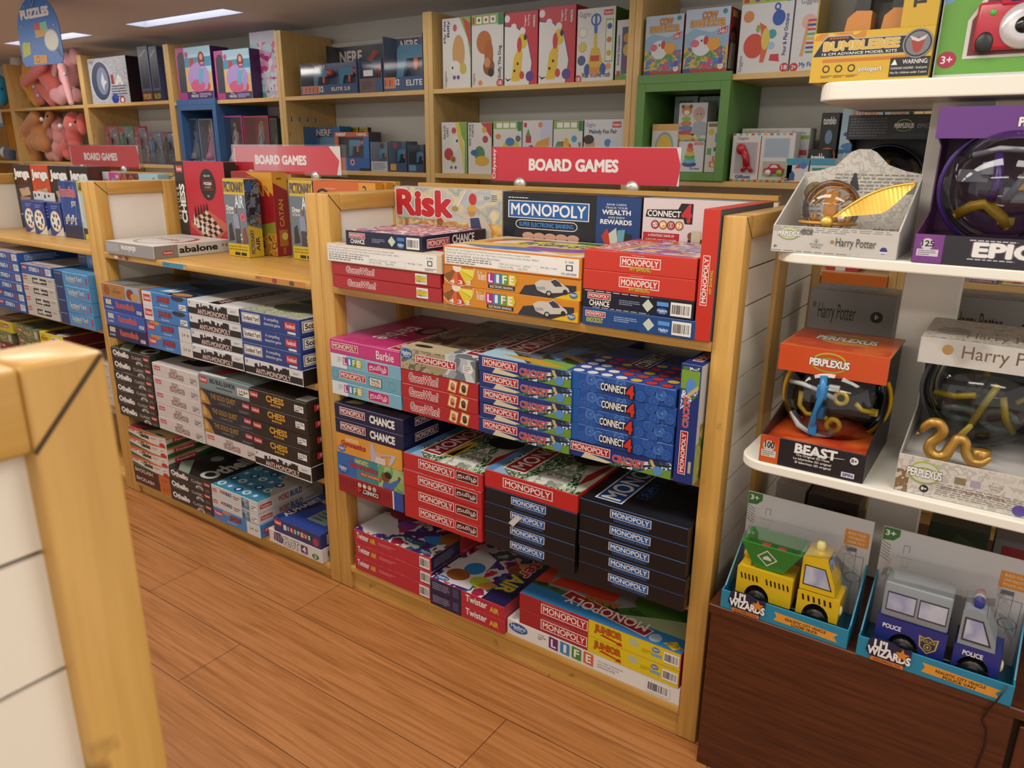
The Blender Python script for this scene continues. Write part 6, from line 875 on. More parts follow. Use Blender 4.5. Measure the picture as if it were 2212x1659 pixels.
open_box('toy_blaster_box', 726, 800, 367, 285, Zl, 'orange and blue blaster box with a shield badge', [('r', 0, 0, 1, .34, '#c85a2c'), ('r', .3, 0, 1, .34, '#2a62b0'), ('c', .5, .22, .1, '#c83a3a'), ('c', .5, .22, .07, W_), ('c', .5, .22, .05, '#2a4a9a'), ('r', .0, .34, .12, .98, '#c8602c'), ('r', .84, .34, 1, .98, '#2f72b4'), ('r', 0, .88, 1, 1, '#c8602c'), ('t', 'NERF', .06, .9, .34, .98, W_, 0, .03), ('t', 'MARVEL', .66, .9, .95, .97, W_, 0, .02), ('r', .7, .0, 1, .07, '#17181c')], [(.25, .55, .55)], c='#c85a2c', back='#4a4450', Y=1.475)
open_box('toy_blaster_box', 802, 838, 369, 306, Zl, 'small clear blaster pack with an orange and white toy', [('r', 0, 0, 1, .34, '#b9bec8'), ('l', .1, .05, .9, .3, 4, '#556'), ('c', .7, .86, .1, '#4a2a3c')], [(.2, .55, .35)], c='#aab0bc', back='#8a94a4')
open_box('toy_blaster_box', 842, 878, 371, 305, Zl, 'small dark blaster pack, middle of three', [('r', 0, 0, 1, .3, '#2a4468'), ('r', .05, .05, .4, .26, '#c89a3a'), ('c', .4, .86, .1, '#8a2a34')], [(.15, .5, .4)])
open_box('toy_blaster_box', 882, 916, 373, 312, Zl, 'small dark blaster pack against the post, right of three', [('r', 0, 0, 1, .3, '#2c3a58'), ('r', .05, .05, .5, .26, '#5a86a8')], [(.2, .5, .35)], back='#5a6272')
for i in range(4):
    x = BX[4] + .0285; f = Face((x, 1.468 + i * .057, 1.49), (0, .03, 0), (0, 0, .042)); f.draw([('e', .5, .5, .34, .5, '#d5cdbd'), ('e', .5, .7, .16, .16, '#5a4438'), ('r', .34, .2, .66, .56, ('#4a4a4a', '#a84a3c', '#7a3a34', '#8a5a3c')[i])]); tag(f.mb.build('wall_sticker'), ['small figure sticker on the shelf side wall, first from the front', 'small figure sticker on the shelf side wall, second', 'small figure sticker on the shelf side wall, third', 'small figure sticker on the shelf side wall, deepest'][i], 'sticker')

# ---- doll bay
def doll(r, x, y, z, h, hair, dress, skin='#c99a80', flare=.32):
    S, H, Dm = M(skin, .45), M(hair, .5), M(dress, .4); mb = MB()
    mb.ell(x, y, z + h * .9, h * .055, h * .055, h * .07, S, 12, 8); mb.tube([(x, y, z + h * .84), (x, y, z + h * .74)], h * .022, S, 8)
    for s in (-1, 1): mb.tube([(x + s * h * .06, y, z + h * .75), (x + s * h * .11, y - .004, z + h * .6), (x + s * h * .09, y - .012, z + h * .47)], h * .016, S, 6)
    o = mb.build('doll', r); mb = MB()
    mb.ell(x, y + h * .02, z + h * .9, h * .075, h * .06, h * .09, H, 12, 8); mb.ell(x - h * .06, y + h * .01, z + h * .8, h * .035, h * .04, h * .12, H, 10, 7); mb.ell(x + h * .06, y + h * .01, z + h * .8, h * .035, h * .04, h * .12, H, 10, 7); mb.build('hair', o); mb = MB()
    mb.lathe([(.0, .78 * h), (.05 * h, .77 * h), (.062 * h, .7 * h), (.04 * h, .58 * h), (.07 * h, .5 * h), (flare * .6 * h, .2 * h), (flare * h, .0), (0, 0)], Dm, 16, (x, y, z)); mb.build('dress', o)
def doll_box(px0, px1, pyb, pyt, zb, label, c, back, hair, dress, Y=1.48, skin='#c99a80', flare=.26, title='Barbie'):
    x0, x1 = PX(px0, pyb, Y)[0], PX(px1, pyb, Y)[0]; w = x1 - x0 - .002; h = PX((px0 + px1) / 2, pyt, Y)[1] - zb; d = .075
    r = root('doll_box', label, 'doll box', (x0 + .001, Y, zb)); mb = MB(); t = .008
    mb.box(0, d - .003, 0, w, d, h, back); mb.box(0, 0, 0, t, d - .003, h, c); mb.box(w - t, 0, 0, w, d - .003, h, c); mb.box(t, 0, h - t, w - t, .008, h, c); mb.box(t, 0, 0, w - t, d - .003, .03, c)
    f = Face((0, 0, 0), (w, 0, 0), (0, 0, .03), mb); f.draw([('t', title, .25, .25, .75, .8, W_, 0, .02)]); mb.build('carton', r)
    doll(r, w * .5, d * .5, .032, h * .8, hair, dress, skin, flare * min(1, w / (h * .55)))
    MB().box(t, .001, .03, w - t, .0016, h - t, CLEAR(refl=.45)).build('clear_window', r)
    return r
Zc = 1.2455 + .0125
doll_box(403, 434, 344, 256, Zc, 'clear doll box with a dark haired doll in the blue cubby', '#5a6a80', '#3a4454', '#1c1614', '#8a8a90', skin='#7a5040')
doll_box(436, 466, 344, 256, Zc, 'clear doll box with a blonde doll in the blue cubby', '#7a90b0', '#8aa0b8', '#d8c084', '#c87aa8')
doll_box(479, 530, 344, 250, Zl, 'magenta doll box with a window, right of the blue cubby', '#b5408a', '#6a6470', '#3a2420', '#b9b4bc')
doll_box(532, 586, 344, 250, Zl, 'doll box with red curtain backing and a blue dressed doll', '#a8304c', '#b52c44', '#c8a878', '#7aa8c0')
doll_box(588, 604, 344, 255, Zl, 'narrow teal doll box against the shelf post', '#2a4a4c', '#4a8a94', '#c8a060', '#3a8aa0', title='doll')
def ariel(a, b, t, label, zb, yb):
    wb('doll_box', a, b, yb, t, zb, '#b9d8e4', {'F': [('r', 0, .86, 1, 1, '#a9cfe0'), ('r', 0, .62, 1, .8, '#4a96b8'), ('p', [(.2, .0), (.2, .6), (.5, .64), (1, .5), (1, .0)], '#e0bc78'), ('r', 0, 0, .26, 1, '#c84a98'), P('doll_window', ('p', [(.05, .14), (.05, .84), (.12, .92), (.22, .92), (.25, .84), (.25, .14)], '#37444c')), P('doll_picture', ('e', .62, .42, .3, .28, '#b59ad8'), ('e', .58, .26, .2, .12, '#d8608a'), ('p', [(.6, .3), (.66, .6), (.8, .58), (.7, .28)], '#6ab0d0'), ('e', .74, .76, .09, .14, '#8a2f28'), ('e', .74, .8, .045, .06, '#dba890'), ('r', .7, .58, .8, .7, '#dba890'), ('r', .69, .62, .81, .67, '#8a5ab0')), ('e', .78, .24, .15, .13, '#d8506a'), ('e', .78, .25, .08, .07, '#e0c04a'), ('r', .4, .6, .52, .78, '#c8402c'), ('c', .32, .86, .06, '#c84a8a'), ('r', 0, 0, 1, .15, '#4a2a6a'), ('r', 0, 0, .24, .15, '#b83a88'), ('t', 'Disney', .4, .1, .5, .14, W_, 0, .01), ('t', 'PRINCESS', .36, .04, .56, .09, W_, 0, .02), ('l', .6, .03, .95, .12, 3, '#d8d0e4')]}, label, cols={'R': '#4a2360', 'T': '#c84a90', 'L': '#c84a98'}, cat='doll box', Y=1.462)
ariel(388, 463, 100, 'pink and lilac mermaid doll box standing on the blue cubby', 1.638, 209); ariel(470, 546, 106, 'pink and lilac mermaid doll box next to the pink playset', Zu, 210)
wb('doll_box', 549, 604, 208, 66, Zu, '#d9b8cc', {'F': [('r', .3, 0, 1, 1, ART(['#e0c4d8', '#c8508a', '#d8a0c4', '#a8d0d8', '#e8dce4', '#b8347a', '#d0b4d8'], 34, 'vor')), ('r', 0, .3, .3, 1, '#9fd0c4'), ('r', .06, .34, .22, .6, '#d8cc3a'), ('r', 0, 0, .3, .3, '#d8709a'), ('r', 0, .84, 1, 1, '#c9cce0'), ('r', .3, .0, .5, .1, '#5ab4ac')] + [('r', .34 + i * .13, .12 + j * .1, .44 + i * .13, .19 + j * .1, '#d0dce8') for i in range(5) for j in range(3)]}, 'tall pale pink playset box beside the shelf post', cols={'L': '#9fd0c4'}, cat='doll box', Y=1.535)

# ---- figures bay
o = wb('figure_box', 201, 283, 221, 122, 1.6405, '#b9bcc4', {'F': [('r', 0, 0, 1, 1, ART(['#b9bcc4', '#d3d6dc', '#9aa0ae', '#c8ccd4'], 30, 'noise', stretch=(1, 1, 6))), P('window_oval', ('e', .3, .5, .27, .44, '#dfe2e6'), ('e', .3, .5, .25, .42, '#4a5470'), ('e', .34, .5, .15, .3, '#8a94b0'), ('p', [(.3, .5), (.36, .7), (.4, .52), (.46, .48), (.38, .4), (.36, .28), (.32, .4)], '#dfe2e8')), ('t', 'A', .68, .4, .86, .6, W_, 0, .05), ('r', .52, .42, .64, .62, '#b5343c'), ('l', .55, .12, .95, .4, 5, '#4a3a5a'), P('figure_picture', ('e', .62, .1, .09, .1, '#2a3f9a'), ('e', .64, .16, .05, .06, '#3a5ab8'), ('e', .8, .07, .07, .08, '#b5303c'), ('e', .8, .07, .04, .05, W_)), ('t', 'MARVEL', .04, .9, .16, .95, '#a8303c', 0, .02)]}, 'shrink-wrapped silver box with an oval shield window', cols={'R': '#2e1a22', 'T': '#4a3a44'}, d=.22, cat='figure box')
for (a, b, lab, tl, c) in [(309, 331, 'tall dark window box with maroon base, left of two', 'SPIDER', '#5a1f2c'), (333, 350, 'tall dark window box with gold lettering, against the post', 'FALCON', '#2a2420')]:
    wb('figure_box', a, b, 216, 98, 1.6405, '#4a5478', {'F': [('r', .14, .24, .9, .97, '#1c2436'), P('figure_picture', ('e', .55, .72, .12, .05, '#2a2a3a'), ('r', .4, .4, .7, .68, '#33394c'), ('r', .42, .27, .52, .42, '#262c3c'), ('r', .58, .27, .68, .42, '#262c3c')), ('r', 0, 0, 1, .2, c), ('t', tl, .12, .05, .9, .14, '#c8a03a', 0, .03), ('p', [(.2, .8), (.8, .92), (.8, .95), (.2, .84)], '#9aa6c0')]}, lab, d=.12, cat='figure box')
for i, (a, b, c, fig, lab) in enumerate([(219, 247, '#b5404a', '#b53a44', 'red trimmed figure pack, first on the lower shelf'), (249, 280, '#3a8a6a', '#2f7a64', 'green trimmed figure pack, second on the lower shelf'), (282, 309, '#8a2a44', '#c05a7a', 'pink figure pack, third on the lower shelf'), (311, 338, '#4a78a8', '#5a86b8', 'blue figure pack in front of dark cards'), (340, 370, '#4a5a80', '#20242c', 'figure pack with a black clad figure, against the post')]):
    x0, x1 = PX(a, 346, 1.48)[0], PX(b, 346, 1.48)[0]; w = x1 - x0 - .002; h = PX((a + b) / 2, 272 + (12 if i > 2 else 0), 1.48)[1] - 1.2505
    r = root('figure_pack', lab, 'figure pack', (x0, 1.48, 1.2505)); mb = MB(); mb.box(0, .055, 0, w, .058, h, c); mb.box(0, .0, 0, w, .055, .004, c)
    f = Face((0, .0549, 0), (w, 0, 0), (0, 0, h), mb); f.draw([('r', .05, .05, .95, .95, ART([c, '#8a94a4', '#5a6474', '#c8ccd4'], 40)), ('r', .05, .84, .35, .96, '#c03038')]); mb.build('backing_card', r)
    m2 = MB(); q = M(fig, .35); m2.ell(w * .5, .03, h * .78, .012, .012, .015, q, 12, 8); m2.lathe([(0, h * .72), (.02, h * .7), (.022, h * .6), (.014, h * .45), (.016, h * .4), (0, h * .38)], q, 12, (w * .5, .03, 0))
    for s in (-1, 1): m2.tube([(w * .5 + s * .008, .03, h * .42), (w * .5 + s * .013, .026, h * .22), (w * .5 + s * .014, .028, .006)], .007, q, 7); m2.tube([(w * .5 + s * .02, .03, h * .68), (w * .5 + s * .03, .026, h * .54), (w * .5 + s * .026, .02, h * .42)], .005, q, 6)
    m2.build('action_figure', r)
    MB().prism([(.0, .002), (w, .002), (w, h), (0, h)], .0006, CLEAR(refl=.5), 'y', .001).build('clear_blister', r)
wb('figure_box', 371, 386, 352, 342, Zl, '#3a6a34', {'F': []}, 'small green box edge low beside the post', Y=1.47, d=.03) if False else None

# ---- plush toys
def plush(name, label, col, blobs, parts, Y=1.56):
    "soft toy: blobs (px, py, radius px[, dy]) on the shelf grown into one body"
    mb = MB(); S = 1 / 235.
    for b in blobs:
        if b[0] == 'c':        # chain
            (x0, y0, r0), (x1, y1, r1), n = b[1:4]; dy = b[4] if len(b) > 4 else 0
            L = [(x0 + (x1 - x0) * k / n, y0 + (y1 - y0) * k / n, r0 + (r1 - r0) * k / n, dy) for k in range(n + 1)]
        else: L = [tuple(b) + (0,) * (4 - len(b))]
        for (x, y, rad, dy) in L:
            X, Z = PX(x, y, Y + dy); mb.ell(X, Y + dy, Z, rad * S, rad * S * .8, rad * S, col, 14, 10)
    o = mb.build(name); o.data.materials.clear(); o.data.materials.append(FUR(col)); 
    rm = o.modifiers.new('grow', 'REMESH'); rm.mode = 'VOXEL'; rm.voxel_size = .0085; rm.use_smooth_shade = True
    sm = o.modifiers.new('soft', 'SMOOTH'); sm.iterations = 10; sm.factor = .5
    tag(o, label, 'plush toy')
    for (nm, x, y, rad, dy, c) in parts:
        X, Z = PX(x, y, Y + dy); p = MB(); p.ell(X, Y + dy, Z, rad * S * .75, rad * S * .75, rad * S * .9, c, 12, 8); p.build(nm, o)
    return o
def FUR(c):
    k = ('fur', c)
    if k in MATS: return MATS[k]
    m, nt, b = newmat('plush_fur'); n = nt.nodes.new('ShaderNodeTexNoise'); n.inputs['Scale'].default_value = 160; n.inputs['Detail'].default_value = 4
    tc = nt.nodes.new('ShaderNodeTexCoord'); nt.links.new(tc.outputs['Object'], n.inputs['Vector'])
    bp = nt.nodes.new('ShaderNodeBump'); bp.inputs['Strength'].default_value = .6; bp.inputs['Distance'].default_value = .004; nt.links.new(n.outputs['Fac'], bp.inputs['Height']); nt.links.new(bp.outputs[0], b.inputs['Normal'])
    b.inputs['Base Color'].default_value = lin(c); b.inputs['Roughness'].default_value = .9; b.inputs['Sheen Weight'].default_value = .4
    MATS[k] = m; return m
plush('plush_elephant', 'white plush leaning in the left corner of the upper shelf', '#d8ccc4', [(40, 138, 17), (36, 165, 13), (34, 192, 12), ('c', (30, 200, 11), (52, 214, 8), 4), (46, 222, 8)], [], 1.64)
plush('plush_elephant', 'yellow plush elephant on the upper shelf', '#d89a2c', [(74, 155, 24), (68, 178, 22), (52, 196, 14), ('c', (74, 200, 16), (82, 219, 12), 3), ('c', (56, 205, 12), (62, 216, 9), 3), (90, 160, 18), (60, 132, 12)], [('tusk', 60, 134, 5, -.1, '#e3d6c8')], 1.585)
plush('plush_elephant', 'coral red plush elephant with raised trunk on the upper shelf', '#cb645c', [(108, 165, 22), (104, 140, 20), ('c', (90, 140, 11), (54, 180, 8), 7, -.09), (92, 190, 16), ('c', (98, 195, 14), (115, 217, 12), 4), ('c', (84, 205, 12), (90, 214, 11), 3), (118, 185, 18)], [('paw_pad', 73, 188, 4, -.1, '#a8a4a8'), ('paw_pad', 82, 207, 4.5, -.1, '#a8a4a8')], 1.55)
plush('plush_elephant', 'pale pink plush elephant beside the shelf post on the upper shelf', '#dba0a4', [(148, 140, 20), (150, 165, 20), ('c', (134, 145, 9), (154, 222, 6), 9, -.09), (124, 205, 15), ('c', (140, 200, 14), (132, 213, 12), 3), (166, 206, 12), ('c', (120, 140, 7), (112, 185, 8), 4), (165, 125, 12), (160, 115, 9)], [('tag', 140, 160, 3, -.1, '#dfe3ea')], 1.545)
plush('plush_elephant', 'caramel brown plush elephant on the lower shelf', '#b97a42', [(90, 268, 20), ('c', (78, 252, 13), (44, 292, 9), 7, -.06), (92, 292, 22), ('c', (82, 304, 19), (52, 318, 13), 4), (50, 338, 15), (78, 340, 15), ('c', (108, 250, 9), (98, 272, 6), 4, -.05), ('c', (95, 310, 16), (60, 308, 12), 3, -.04)], [('tusk', 90, 258, 4.5, -.12, '#e6e0da'), ('eye', 102, 251, 2.6, -.13, '#1a1614')], 1.56)
plush('plush_elephant', 'light pink plush elephant, middle of the lower shelf', '#cf8c88', [(128, 272, 16), ('c', (118, 258, 11), (106, 318, 9), 7), (112, 332, 14), (128, 320, 15), (125, 338, 11), (130, 296, 15)], [('paper_tag', 130, 273, 5, -.12, '#dfe2e2')], 1.575)
plush('plush_elephant', 'bright coral plush elephant looking out above the left sign', '#c95a52', [(162, 268, 21), (160, 290, 18), ('c', (147, 275, 11), (143, 298, 7), 4, -.03), ('c', (178, 258, 10), (180, 282, 8), 3), ('c', (150, 305, 12), (134, 326, 12), 4), (164, 312, 14), (148, 334, 10)], [('tusk', 153, 271, 4, -.13, '#e6e0da'), ('eye', 162, 263, 2.8, -.135, '#1a1614')], 1.545)
plush('plush_toy', 'sky blue plush at the left edge on the upper shelf', '#2f9cc0', [(-2, 190, 18), (2, 210, 16), (0, 176, 12), (-14, 200, 16)], [('eye', 4, 192, 2.5, -.1, '#1a1614')], 1.55)
plush('plush_toy', 'striped cushion plush in navy and white at the lower left', '#3a4a66', [('c', (2, 326, 12), (26, 334, 11), 5)], [('white_band', 10, 329, 11.5, -.012, '#dfdcd6')], 1.5)
tg = Face((PX(2, 274, 1.46)[0], 1.452, PX(2, 274, 1.46)[1]), (.07, 0, 0), (0, 0, .19)); tg.draw([('r', 0, 0, 1, 1, '#6fa4b0'), ('r', .15, .15, .85, .8, '#d8dcd4'), ('r', .3, .5, .5, .7, '#d8c83a')]); tag(tg.mb.build('price_card'), 'blue price card hanging on the orange-backed bay at the left edge', 'price card')

# ------------------------------------------------------------------ white end stand with brown base at the right
def rrect(x0, y0, x1, y1, r, n=8):
    P_ = []
    for cx, cy, a0 in ((x0 + r, y0 + r, 180), (x1 - r, y0 + r, 270), (x1 - r, y1 - r, 0), (x0 + r, y1 - r, 90)):
        for k in range(n + 1): a = math.radians(a0 + 90 * k / n); P_.append((cx + r * math.cos(a), cy + r * math.sin(a)))
    return P_
st = root('display_stand', 'white display stand with rounded shelves on a dark brown base, right side', 'display stand', (0, 0, 0))
WH = M('#f8f4e6', .45)
mb = MB(); mb.cbox(1.2225, -.05, .0, 1.774, .62, .398, BROWN('x'), .0015); mb.cbox(1.2165, -.053, .398, 2.12, .63, .419, BROWN('x'), .002); mb.cbox(1.784, -.05, .0, 2.11, .62, .385, BROWN('z'), .0015); mb.box(1.774, -.03, 0, 1.784, .6, .398, '#141210'); mb.box(1.784, -.03, .385, 2.11, .6, .398, '#141210'); mb.build('base_cabinet', st)
MB().cbox(1.452, .262, .4195, 1.556, .30, 1.99, WH, .002).build('centre_panel', st)
MB().cbox(2.02, .262, .4195, 2.11, .30, 1.99, WH, .002).build('right_panel', st)
def shelf(x0, y0, z, t, x1=2.1):
    pts = rrect(x0, y0, x1, .56, .055); n = len(pts); m2 = MB()
    bm = bmesh.new(); vs = [bm.verts.new((p[0], p[1], z - t)) for p in pts]; f = bm.faces.new(vs); ex = bmesh.ops.extrude_face_region(bm, geom=[f])
    for v in ex['geom']:
        if isinstance(v, bmesh.types.BMVert): v.co.z += t
    bm.normal_update(); bmesh.ops.recalc_face_normals(bm, faces=list(bm.faces))
    e = [e for e in bm.edges if abs(e.verts[0].co.z - e.verts[1].co.z) < 1e-6]; bmesh.ops.bevel(bm, geom=e, offset=.003, segments=2, affect='EDGES', profile=.5); m2.bm(bm, WH, False)
    m2.build('shelf', st)
shelf(1.243, -.055, .765, .0195); shelf(1.25, .012, 1.1655, .0195); shelf(1.272, .10, 1.470, .032)

# cardboard display packs
def tray(w, d, zf, zb, c, back, side=None, t=.003):
    "open pack: low front lip, back card, sloping sides"
    m2 = MB(); m2.cbox(0, 0, 0, w, t, zf, c, .0006); m2.box(0, t, 0, w, d, t, side or c); m2.cbox(0, d - t, t, w, d, zb, back, .0006)
    return m2
CP_ = CLEAR(refl=.4)
# --- loader truck pack and police van pack
TEAL = '#1f86a8'
def lil(name_lab, w, loc, wing, title2, pill):
    r = root('toy_truck_pack', name_lab, 'toy', loc); h = .222; d = .128; m2 = MB()
    m2.cbox(0, 0, 0, w, .003, .042, TEAL, .0006); m2.box(.0, .003, 0, w, d, .003, '#1a6f8c'); m2.cbox(0, d - .003, .003, w, d, h, '#cfcdcc', .0006)
    for x in (0, w - .003): m2.add([(x, .003, .003), (x, d - .003, .003), (x, d - .003, .125), (x, .02, .042), (x, .003, .042), (x + .003, .003, .003), (x + .003, d - .003, .003), (x + .003, d - .003, .125), (x + .003, .02, .042), (x + .003, .003, .042)], [(0, 1, 2, 3, 4)[::-1] if x == 0 else (0, 1, 2, 3, 4), (5, 6, 7, 8, 9), (0, 4, 9, 5), (4, 3, 8, 9), (3, 2, 7, 8), (1, 2, 7, 6)], TEAL)
    f = Face((0, 0, 0), (w, 0, 0), (0, 0, .042), m2); f.draw([('r', .5, .0, .72, .02, '#16607a'), ('c', .33, .3, .16, '#2a90b0'), ('c', .33, .3, .12, TEAL)]); m2.build('carton', r)
    f = Face((0, d - .0033, 0), (w, 0, 0), (0, 0, h)); ln = '#6a6a70'
    sk = lambda x0, y0, x1, y1: ('p', [(x0, y0), (x1, y1), (x1, y1 + .006), (x0, y0 + .006)], ln)
    f.draw([('p', [(0, 1), (.12, 1), (.12, .93), (.08, .88), (0, .87)], '#3a7a3c'), ('t', '3+', .02, .92, .09, .97, W_, 0, .03)] + [sk(.0, .86 - i * .03, .07, .82 - i * .03) for i in range(6)] + [('r', .16, .78, .162, .86, ln), ('r', .16, .86, .2, .864, ln), ('r', .2, .8, .203, .864, ln), ('r', .12, .74, .24, .743, ln), ('r', .62, .6, .74, .604, ln), ('r', .62, .4, .623, .6, ln), ('r', .74, .4, .743, .6, ln), ('r', .82, .62, .96, .624, ln), ('r', .82, .3, .823, .62, ln), ('r', .9, .3, .903, .7, ln), ('r', .96, .3, .963, .62, ln), ('r', .82, .66, .9, .7, ln), ('e', .9, .4, .06, .05, ln), ('e', .9, .4, .055, .045, '#cfcdcc')])
    f.mb.build('backing_print', r)
    f = Face((0, d - .0036, 0), (w, 0, 0), (0, 0, h)); f.draw([('r', .8, .72, .98, .87, '#df8f34')] + [('t', s, .825, .825 - i * .042, .955, .85 - i * .042, '#f2d8b0', 0, .02) for i, s in enumerate(('BUILD YOUR', 'OWN REALISTIC', pill))]); f.mb.build('orange_badge', r)
    m3 = MB(); pts = [(.02, .045), (.028, .05), (.06, .05), (.075, .043), (.092, .047), (.092, .02), (.078, .0), (.03, -.0015), (.026, .008), (.016, .02)]
    m3.prism([(p[0] * w / .252, p[1]) for p in pts], .0015, '#1f2340', 'y', -.0022); k = w / .252
    f = Face((.015 * k, -.0023, 0), (.08 * k, 0, 0), (0, 0, .05), m3); star = [(.78 + (.16 if i % 2 == 0 else .07) * math.sin(i * pi / 5), .62 + (.27 if i % 2 == 0 else .12) * math.cos(i * pi / 5)) for i in range(10)]
    f.draw([('t', 'LI\u2019L', .18, .62, .52, .94, W_, 0, .05), ('t', 'WIZARDS', .06, .28, .96, .6, W_, 0, .05), ('p', star, '#d8862a'), ('r', .14, .03, .84, .2, '#d87a34'), ('t', 'DEVELOPMENTAL TOYS', .2, .06, .78, .16, '#3a2010', 0, .02)]); m3.build('brand_tab', r)
    m4 = MB(); f = Face((0, -.0003, 0), (w, 0, 0), (0, 0, .042), m4); f.draw([('p', [(.44, .26), (.93, .18), (.9, .42), (.93, .62), (.44, .72), (.46, .5)], '#e09a38'), ('t', 'REALISTIC CITY VEHICLE', .53, .44, .84, .58, '#3a2010', 0, .03), ('t', title2, .58, .26, .78, .39, '#3a2010', 0, .03)]); m4.build('ribbon_label', r)
    return r, w, d
def wheel(m2, x, y, z, r_, wd=.02):
    K = M('#141416', .3); m2.lathe([(0, 0), (r_ * .55, 0), (r_ * .6, .002), (r_ * .95, .001), (r_, .005), (r_, wd - .004), (r_ * .9, wd), (0, wd)], K, 26, (x, y, z), 'y')
    for k in range(18): a = 2 * pi * k / 18; m2.box(x + math.cos(a) * r_ * .97 - .0018, y + .004, z + math.sin(a) * r_ * .97 - .0018, x + math.cos(a) * r_ * .97 + .0018, y + wd - .002, z + math.sin(a) * r_ * .97 + .0018, K)
def blister(r, pts, y0, dp):
    m2 = MB(); m2.prism(pts, dp, CP_, 'y', y0); m2.build('clear_blister', r)
def arch_side(x0, x1, z0, z1, wx, wr, n=10):
    "side outline with a wheel arch cut from the bottom edge"
    P_ = [(x0, z0), (x0, z1), (x1, z1), (x1, z0), (wx + wr, z0)]
    return P_ + [(wx + wr * math.cos(a * pi / n), z0 + wr * math.sin(a * pi / n)) for a in range(1, n)] + [(wx - wr, z0)]
def soften(o):
    if o.name.split('.')[0] in ('rear_body', 'cab', 'front_body', 'cabin'):
        b = o.modifiers.new('round', 'BEVEL'); b.width = .0035; b.segments = 3; b.limit_method = 'ANGLE'; b.angle_limit = math.radians(50); b.use_clamp_overlap = True
# loader truck
r, w, d = lil('yellow loader truck toy with green bin in an open teal carton', .2525, (1.2405, -.0505, .4195), 0, 'LOADER TRUCK', 'LOADER TRUCK')
YL, GR, BK = M('#dcb71e', .3), M('#2f8a34', .3), M('#161618', .35)
bz = .012; y0, y1 = .022, .088
t = MB(); t.cbox(.028, y0 + .008, bz + .006, .222, y1 - .008, bz + .02, BK, .002); t.build('chassis', r)
t = MB(); t.prism(arch_side(.022, .135, bz + .018, bz + .073, .066, .026), y1 - y0, YL, 'y', y0)
f = Face((.022, y0, bz + .018), (.113, 0, 0), (0, 0, .055), t); f.draw([('p', [(.06 + i * .07, .78), (.09 + i * .07, .78), (.115 + i * .07, .58), (.085 + i * .07, .58)], '#1a1a1a') for i in range(5)] + [('p', [(.52 + i * .075, .78), (.55 + i * .075, .78), (.575 + i * .075, .58), (.545 + i * .075, .58)], '#1a1a1a') for i in range(6)]); t.build('rear_body', r)
t = MB(); t.prism(arch_side(.146, .226, bz + .018, bz + .062, .184, .026), y1 - y0, YL, 'y', y0)
t.prism([(.147, bz + .064), (.147, bz + .125), (.163, bz + .131), (.192, bz + .128), (.212, bz + .082), (.215, bz + .064)], y1 - y0 - .004, YL, 'y', y0 + .002)
f = Face((.146, y0, bz + .018), (.08, 0, 0), (0, 0, .044), t); f.draw([('p', [(.1 + i * .13, .86), (.15 + i * .13, .86), (.18 + i * .13, .62), (.13 + i * .13, .62)], '#1a1a1a') for i in range(6)]); cab_ = t.build('cab', r)
t = MB(); f = Face((.147, y0 + .0018, bz + .064), (.068, 0, 0), (0, 0, .066), t); f.draw([('p', [(.08, .14), (.08, .7), (.66, .7), (.9, .14)], '#2a2a3a'), ('p', [(.11, .17), (.11, .67), (.64, .67), (.85, .17)], ART(['#8088b0', '#c4c6d2', '#9a9ec0', '#b9bccb'], 9, 'soft'))]); f = Face((.2122, y0 + .004, bz + .08), (0, y1 - y0 - .008, 0), (-.0195, 0, .047), t); f.draw([('r', .06, .06, .94, .94, '#2a2a3a'), ('r', .1, .1, .9, .9, '#8fa6d0'), ('p', [(.15, .1), (.2, .5), (.4, .55), (.45, .1)], '#c8602c'), ('c', .3, .66, .12, '#b07a5a'), ('p', [(.55, .1), (.6, .45), (.8, .5), (.85, .1)], '#4a3a4a')]); t.build('windows', cab_)
t = MB(); t.lathe([(0, 0), (.009, 0), (.009, .012), (.006, .017), (0, .017)], M('#e3d98a', .3), 16, (.172, (y0 + y1) / 2, bz + .129)); t.build('beacon', cab_)
t = MB(); a = [(.026, y0 - .008), (.146, y0 - .008), (.146, y1 + .004), (.026, y1 + .004)]; b = [(.052, y0 + .008), (.112, y0 + .008), (.112, y1 - .01), (.052, y1 - .01)]; zt, zb_ = bz + .125, bz + .076
pt = [(x, y, zt) for x, y in a] + [(x, y, zb_) for x, y in b]; ai = [(.031, y0 - .003), (.141, y0 - .003), (.141, y1 - .001), (.031, y1 - .001)]; bi = [(.055, y0 + .011), (.109, y0 + .011), (.109, y1 - .013), (.055, y1 - .013)]
pi_ = [(x, y, zt) for x, y in ai] + [(x, y, zb_ + .004) for x, y in bi]
t.add(pt + pi_, [(0, 4, 5, 1), (1, 5, 6, 2), (2, 6, 7, 3), (3, 7, 4, 0), (4, 7, 6, 5), (8, 9, 13, 12), (9, 10, 14, 13), (10, 11, 15, 14), (11, 8, 12, 15), (12, 13, 14, 15), (0, 1, 9, 8), (1, 2, 10, 9), (2, 3, 11, 10), (3, 0, 8, 11)], GR); t.box(.06, y0 + .01, bz + .0735, .104, y1 - .012, bz + .0762, GR)
f = Face((.052, y0 + .008, zb_), (.06, 0, 0), (0, -.016, zt - zb_), t); f.draw([('p', [(.1, .5), (.45, .86), (.8, .5), (.45, .14)], W_), ('p', [(.16, .5), (.45, .8), (.74, .5), (.45, .2)], '#2f8a34'), ('p', [(.3, .42), (.32, .52), (.45, .62), (.58, .52), (.6, .42)], W_)]); t.build('tipping_bin', r)
for cx, cy in ((.068, .052), (.1, .05)): t = MB(); t.lathe([(0, 0), (.012, .0), (.0135, .006), (.009, .017), (0, .018)], M('#c8323a', .4), 7, (cx, cy, bz + .096), smooth=False); t.build('red_block', r)
